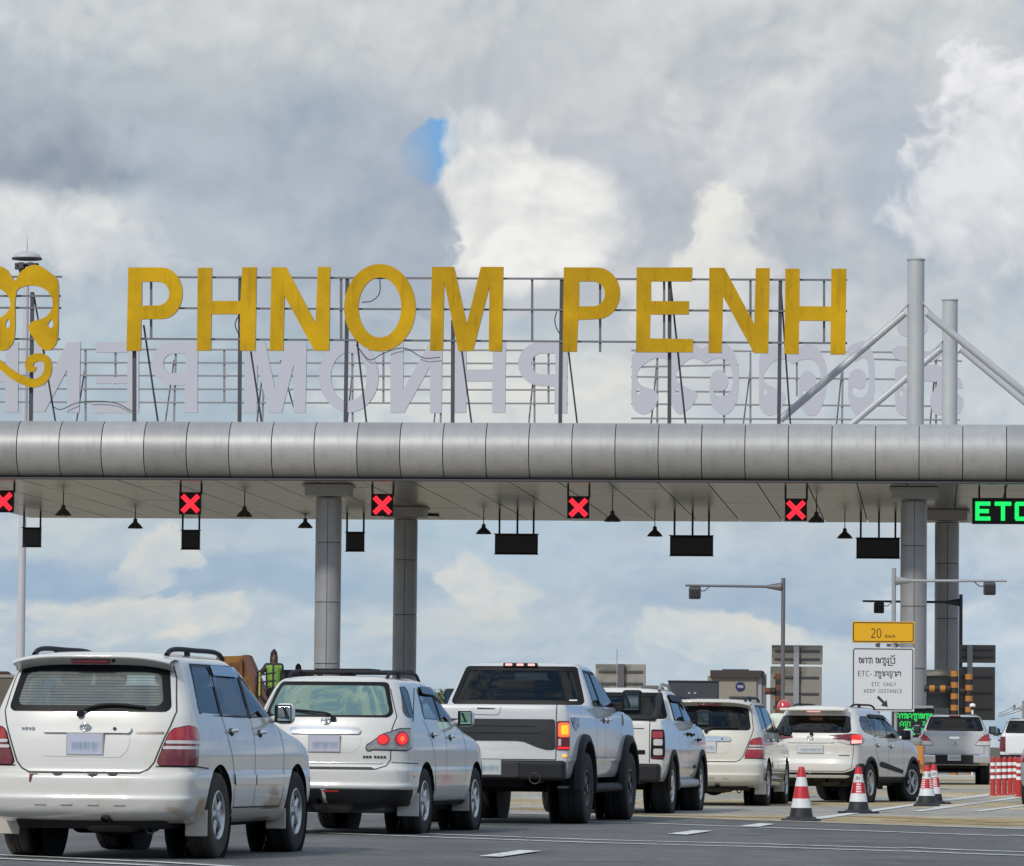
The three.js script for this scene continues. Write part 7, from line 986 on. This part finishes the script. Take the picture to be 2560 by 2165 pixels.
const standing = { pelvis: [0, 0.92, 0], neck: [0, 1.44, 0], head: [0, 1.54, 0.02], shL: [-0.19, 1.38, 0], shR: [0.19, 1.38, 0], elL: [-0.42, 1.2, 0.08], wrL: [-0.66, 1.14, 0.16], elR: [0.27, 1.1, -0.02], wrR: [0.24, 0.86, 0.06], knL: [-0.12, 0.5, 0.03], knR: [0.11, 0.5, 0.02], anL: [-0.13, 0.07, 0], anR: [0.13, 0.07, -0.02], hdL: [-1, -0.3, 0.2], pmL: [0, -1, 0], hdR: [0, -1, 0.15], pmR: [-1, 0, 0] };
{
  const Z = 112, h = hAt(684, 1622, Z) - 1.8, p = at(684, 1700, Z);
  person('worker in lime safety vest and dark hood standing on the orange machine', standing, [p.x, h, p.z], 0.1, { shirt: std(C(0.025, 0.024, 0.03), 0.8), trousers: std(C(0.05, 0.05, 0.06), 0.85), vest: std(C(0.19, 0.36, 0.05), 0.75), hood: std(C(0.03, 0.015, 0.02), 0.9) }).scale.set(0.82, 1, 0.82);
  const o = farAt('road_machine', 'orange road machine with sloping rusty side behind the first SUV', 'machine', 684, Z, 0), sc = F / Z, X = (q) => (q - 684) / sc, Y = (q) => hAt(684, q, Z), D = 1.8;
  const ext = (pts, d, z) => new THREE.ExtrudeGeometry(new THREE.Shape(pts.map(([a, b]) => new THREE.Vector2(X(a), Y(b)))), { depth: d, bevelEnabled: false }).translate(0, 0, z);
  put('hopper', ext([[540, 1643], [618, 1640], [690, 1800], [540, 1800]], D, -D + 0.3), std(C(0.33, 0.155, 0.03), 0.65, { map: tiled(dataTex(128, (u, v) => { const t = 0.9 - sstep(0.5, 0.7, wrapFbm(u, v, 4, 5, 3)) * 0.3; return [t, t * 0.96, t * 0.9]; }, true), 0.6) }), o); put('sloping_plate', ext([[604, 1640], [620, 1638], [694, 1800], [664, 1800]], D + 0.1, -D + 0.35), std(C(0.14, 0.07, 0.05), 0.8), o); put('stiffener', ext([[598, 1650], [606, 1650], [606, 1700], [598, 1690]], 0.06, 0.3), std(C(0.16, 0.06, 0.02), 0.8), o);
  put('deck', box(0.35, h - 0.06, -0.2, 3.2, 0.12, 2.2), mat.darkSteel, o); put('engine_block', box(0.5, (h - 0.1) * 0.55, -0.2, 2.6, h * 0.8, 1.6, 0.05), std(C(0.33, 0.155, 0.03), 0.65), o);
  for (const [a, b] of [[[642, 1690], [690, 1682]], [[642, 1690], [642, 1755]], [[650, 1682], [650, 1740]], [[642, 1708], [690, 1702]]]) put('guard_rail', bar([X(a[0]), Y(a[1]), 0.5], [X(b[0]), Y(b[1]), 0.5], 0.022, 8), a[0] === 650 ? std(C(0.45, 0.4, 0.08), 0.6) : mat.black, o);
  put('hose', tube([[X(650), Y(1735), 0.45], [X(662), Y(1752), 0.5], [X(680), Y(1756), 0.5], [X(700), Y(1748), 0.5]], 0.035, 24, 8), mat.rubber, o); for (const x of [-0.9, 1.4]) for (const z of [0.65, -1.05]) put('wheel', new THREE.CylinderGeometry(0.4, 0.4, 0.3, 28).rotateX(Math.PI / 2).translate(x, 0.4, z), mat.rubber, o);
  const sack = farAt('white_sack', 'pale bulging sack on the machine beside the worker', 'sack', 668, Z + 0.4, 0); { const f = field([[[-0.12, h + 0.1, 0], [0.14, h + 0.12, 0], 0.13, 0.12], [[-0.08, h + 0.3, 0], [0.1, h + 0.32, 0], 0.13, 0.1], [[0, h + 0.42, 0], [0.02, h + 0.5, 0], 0.09, 0.06]], 0.08); put('sack_body', solid((p) => f(p) + 0.012 * Math.sin(p[0] * 40) * Math.sin(p[1] * 33), [-0.3, h, -0.3], [0.3, h + 0.6, 0.3], 44), std(C(0.6, 0.58, 0.58), 0.85), sack); put('tie', new THREE.TorusGeometry(0.06, 0.012, 6, 14).rotateX(Math.PI / 2).translate(0.01, h + 0.47, 0), mat.darkSteel, sack); }
}
{
  const Z = 160, h = hAt(745, 1658, Z) - 1.8, p = at(745, 1700, Z); person('distant person whose dark head shows above the flat trailer', { ...standing, elL: [-0.27, 1.1, 0], wrL: [-0.25, 0.86, 0.05], hdL: [0, -1, 0.1], pmL: [1, 0, 0] }, [p.x, h, p.z], 0.5, { shirt: std(C(0.03, 0.03, 0.035), 0.8), trousers: std(C(0.03, 0.03, 0.035), 0.8), hood: std(C(0.03, 0.025, 0.03), 0.85), res: 64 });
  const o = farAt('flat_trailer', 'dark flat trailer far behind the second SUV', 'trailer', 760, Z + 1, 0), y = hAt(760, 1676, Z + 1); put('bed', box(0.2, h - 0.1, 0, 3.2, 0.2, 2.4), mat.darkSteel, o); put('side_board', box(0.25, (y + h) / 2, 1.15, 3.0, y - h, 0.08), std(C(0.035, 0.035, 0.045), 0.7), o); for (const x of [-0.9, 1.2]) put('wheel', new THREE.CylinderGeometry(0.5, 0.5, 0.3, 24).rotateX(Math.PI / 2).translate(x, 0.5, 0.9), mat.rubber, o); put('frame', box(0.2, h / 2 + 0.1, 0, 2.8, h - 0.5, 0.6), mat.darkSteel, o);
}
{
  const Z = 91, p = at(1960, 1800, Z), top = hAt(1962, 1766, Z), base = top - 1.5, seated = { pelvis: [0, 0.86, -0.05], neck: [0, 1.34, 0], head: [0, 1.43, 0.03], shL: [-0.19, 1.28, 0], shR: [0.19, 1.28, 0], elL: [-0.28, 1.05, 0.18], wrL: [-0.3, 1.0, 0.42], elR: [0.28, 1.05, 0.18], wrR: [0.3, 1.0, 0.42], knL: [-0.17, 0.72, 0.36], knR: [0.17, 0.72, 0.36], anL: [-0.18, 0.32, 0.2], anR: [0.18, 0.32, 0.2], hdL: [0, -0.1, 1], pmL: [0, -1, 0], hdR: [0, -0.1, 1], pmR: [0, -1, 0] };
  person('rider in red helmet and pale jacket half hidden behind the crossover', seated, [p.x, base, p.z], Math.PI - LANE, { shirt: std(C(0.6, 0.66, 0.55), 0.7), trousers: std(C(0.05, 0.05, 0.07), 0.8), helmet: phys(C(0.5, 0.035, 0.04), 0.25, { clearcoat: 1 }), res: 64 });
  const o = thing('motorcycle', 'motorcycle under the rider in the red helmet', 'motorcycle', [p.x, base, p.z], -LANE); for (const z of [0.55, -0.65]) put('wheel', new THREE.TorusGeometry(0.24, 0.05, 10, 28).rotateY(Math.PI / 2).translate(0, 0.29, z), mat.rubber, o); put('seat', new RoundedBoxGeometry(0.26, 0.1, 0.7, 3, 0.04).translate(0, 0.72, 0.22), mat.black, o); put('fairing', new RoundedBoxGeometry(0.24, 0.35, 0.8, 3, 0.08).translate(0, 0.5, 0.1), coneRed, o); put('fork', bar([0, 0.29, -0.65], [0, 0.95, -0.42], 0.03, 8), mat.steel, o); put('handlebar', bar([-0.34, 1.0, -0.42], [0.34, 1.0, -0.42], 0.015, 8), mat.black, o); put('tail_light', box(0, 0.62, 0.62, 0.16, 0.08, 0.05, 0.02), cm.red, o);
}
// ---- orange cargo trike between the crossover and the silver pickup
{
  const Z = 110, p = at(2250, 1900, Z), o = thing('cargo_trike', 'orange cargo trike showing between crossover and silver pickup', 'trike', [p.x, 0, p.z], -rad(4)), paint = paintOf(C(0.55, 0.22, 0.03));
  const pr = new THREE.Shape([[-1.0, 0.42], [1.05, 0.42], [1.12, 0.6], [1.1, 0.95], [-1.0, 0.95]].map((q) => new THREE.Vector2(...q))); put('cargo_box', new THREE.ExtrudeGeometry(pr, { depth: 0.96, bevelEnabled: true, bevelSize: 0.05, bevelThickness: 0.05, bevelSegments: 3 }).translate(0, 0, -0.48).rotateY(Math.PI / 2), paint, o);
  put('lid', new RoundedBoxGeometry(0.98, 0.22, 1.9, 4, 0.09).translate(0, 1.07, 0), std(C(0.22, 0.23, 0.24), 0.5), o);
  for (const [x, z] of [[-0.46, 0.6], [0.46, 0.6], [0, -1.5]]) put('wheel', new THREE.CylinderGeometry(0.27, 0.27, 0.13, 24).rotateZ(Math.PI / 2).translate(x, 0.27, z), mat.rubber, o); put('fork', bar([0, 0.27, -1.5], [0, 1.1, -1.25], 0.03, 8), mat.steel, o); put('handlebar', bar([-0.36, 1.12, -1.25], [0.36, 1.12, -1.25], 0.016, 8), mat.black, o); put('seat', new RoundedBoxGeometry(0.3, 0.1, 0.4, 3, 0.04).translate(0, 0.8, -1.05), mat.black, o);
  for (const s of [-1, 1]) { put('mirror_arm', tube([[s * 0.32, 1.12, -1.25], [s * 0.5, 1.22, -1.25], [s * 0.56, 1.36, -1.25]], 0.016, 12, 6), mat.paleSteel, o); put('tail_light', box(s * 0.38, 0.62, 1.17, 0.12, 0.1, 0.04, 0.015), cm.red, o); }
}
// ---- silver car whose corner reaches in at the right edge
{
  const car = thing('sedan', 'grey car of which only a corner shows at the right edge', 'car'), pc = C(0.3, 0.31, 0.33), paint = paintOf(pc);
  const S = new Skin([[0.22, 0.72, 0.3, 4.2], [0.3, 0.82, 0.08, 4.45], [0.45, 0.87, 0.0, 4.55], [0.6, 0.88, 0.01, 4.56], [0.75, 0.878, 0.04, 4.4], [0.86, 0.865, 0.08, 4.0], [0.94, 0.845, 0.12, 3.4], [1.0, 0.81, 0.35, 3.1], [1.12, 0.74, 0.62, 2.9], [1.3, 0.63, 0.95, 2.5], [1.38, 0.57, 1.1, 2.3], [1.43, 0.45, 1.3, 2.1], [1.45, 0.1, 1.6, 1.9]], { n: 3, Lr: 0.5 }), arches = [[0.95, 0.32, 0.36], [3.6, 0.32, 0.36]], windows = [{ poly: [[0.95, 1.0], [2.0, 0.99], [2.0, 1.34], [1.25, 1.34]] }, { poly: [[2.06, 0.99], [3.0, 0.98], [2.45, 1.32], [2.06, 1.34]] }];
  carBody(car, S, { arches, windows, paint, yWin: 1, dp: 0.05, dy: 0.04 }); archLiners(car, arches, 0.88); glassOf(car, S, windows, cm.dark); underside(car, { y: 0.28, w: 0.8, len: 4.3, axles: [0.95, 3.6], ax: 0.3 }); both(car, 'tail_light', S, { poly: [[0.5, 0.72], [1.1, 0.74], [1.1, 0.86], [0.55, 0.87]], on: 'wrap', r: 0.02, off: 0.008 }, cm.red); both(car, 'bumper_reflector', S, { poly: rect(0.6, 0.4, 0.85, 0.44), on: 'wrap', r: 0.01, off: 0.008 }, cm.darkRed); both(car, 'bumper_lower', S, { poly: rect(0, 0.23, 1.0, 0.33), on: 'wrap', r: 0.01, off: 0.006 }, cm.plastic); plate(car, S, 0, 0.55, 0.34, 0.15, plateTex('#d3d8d8', 'sed'));
  seams(car, S, [{ on: 'rear', pts: [[0, 0.66], [0.55, 0.66], [0.6, 0.9]], w: 0.012 }, { pts: [[2.03, 0.35], [2.03, 0.98]] }]); for (const [x, f] of [[-0.76, 0.95], [0.76, 0.95], [-0.76, 3.6], [0.76, 3.6]]) wheelMesh(car, x, f, 0.63, 0.2, 0.4, sty.five);
  const p = at(2552, 2000, 82); car.rotation.y = -rad(8); car.position.set(p.x + 0.85, 0, p.z);
}
scene.traverse((o) => { if (o.isMesh) { o.castShadow = o.name !== 'sky'; o.receiveShadow = true; } });
renderer.render(scene, camera);
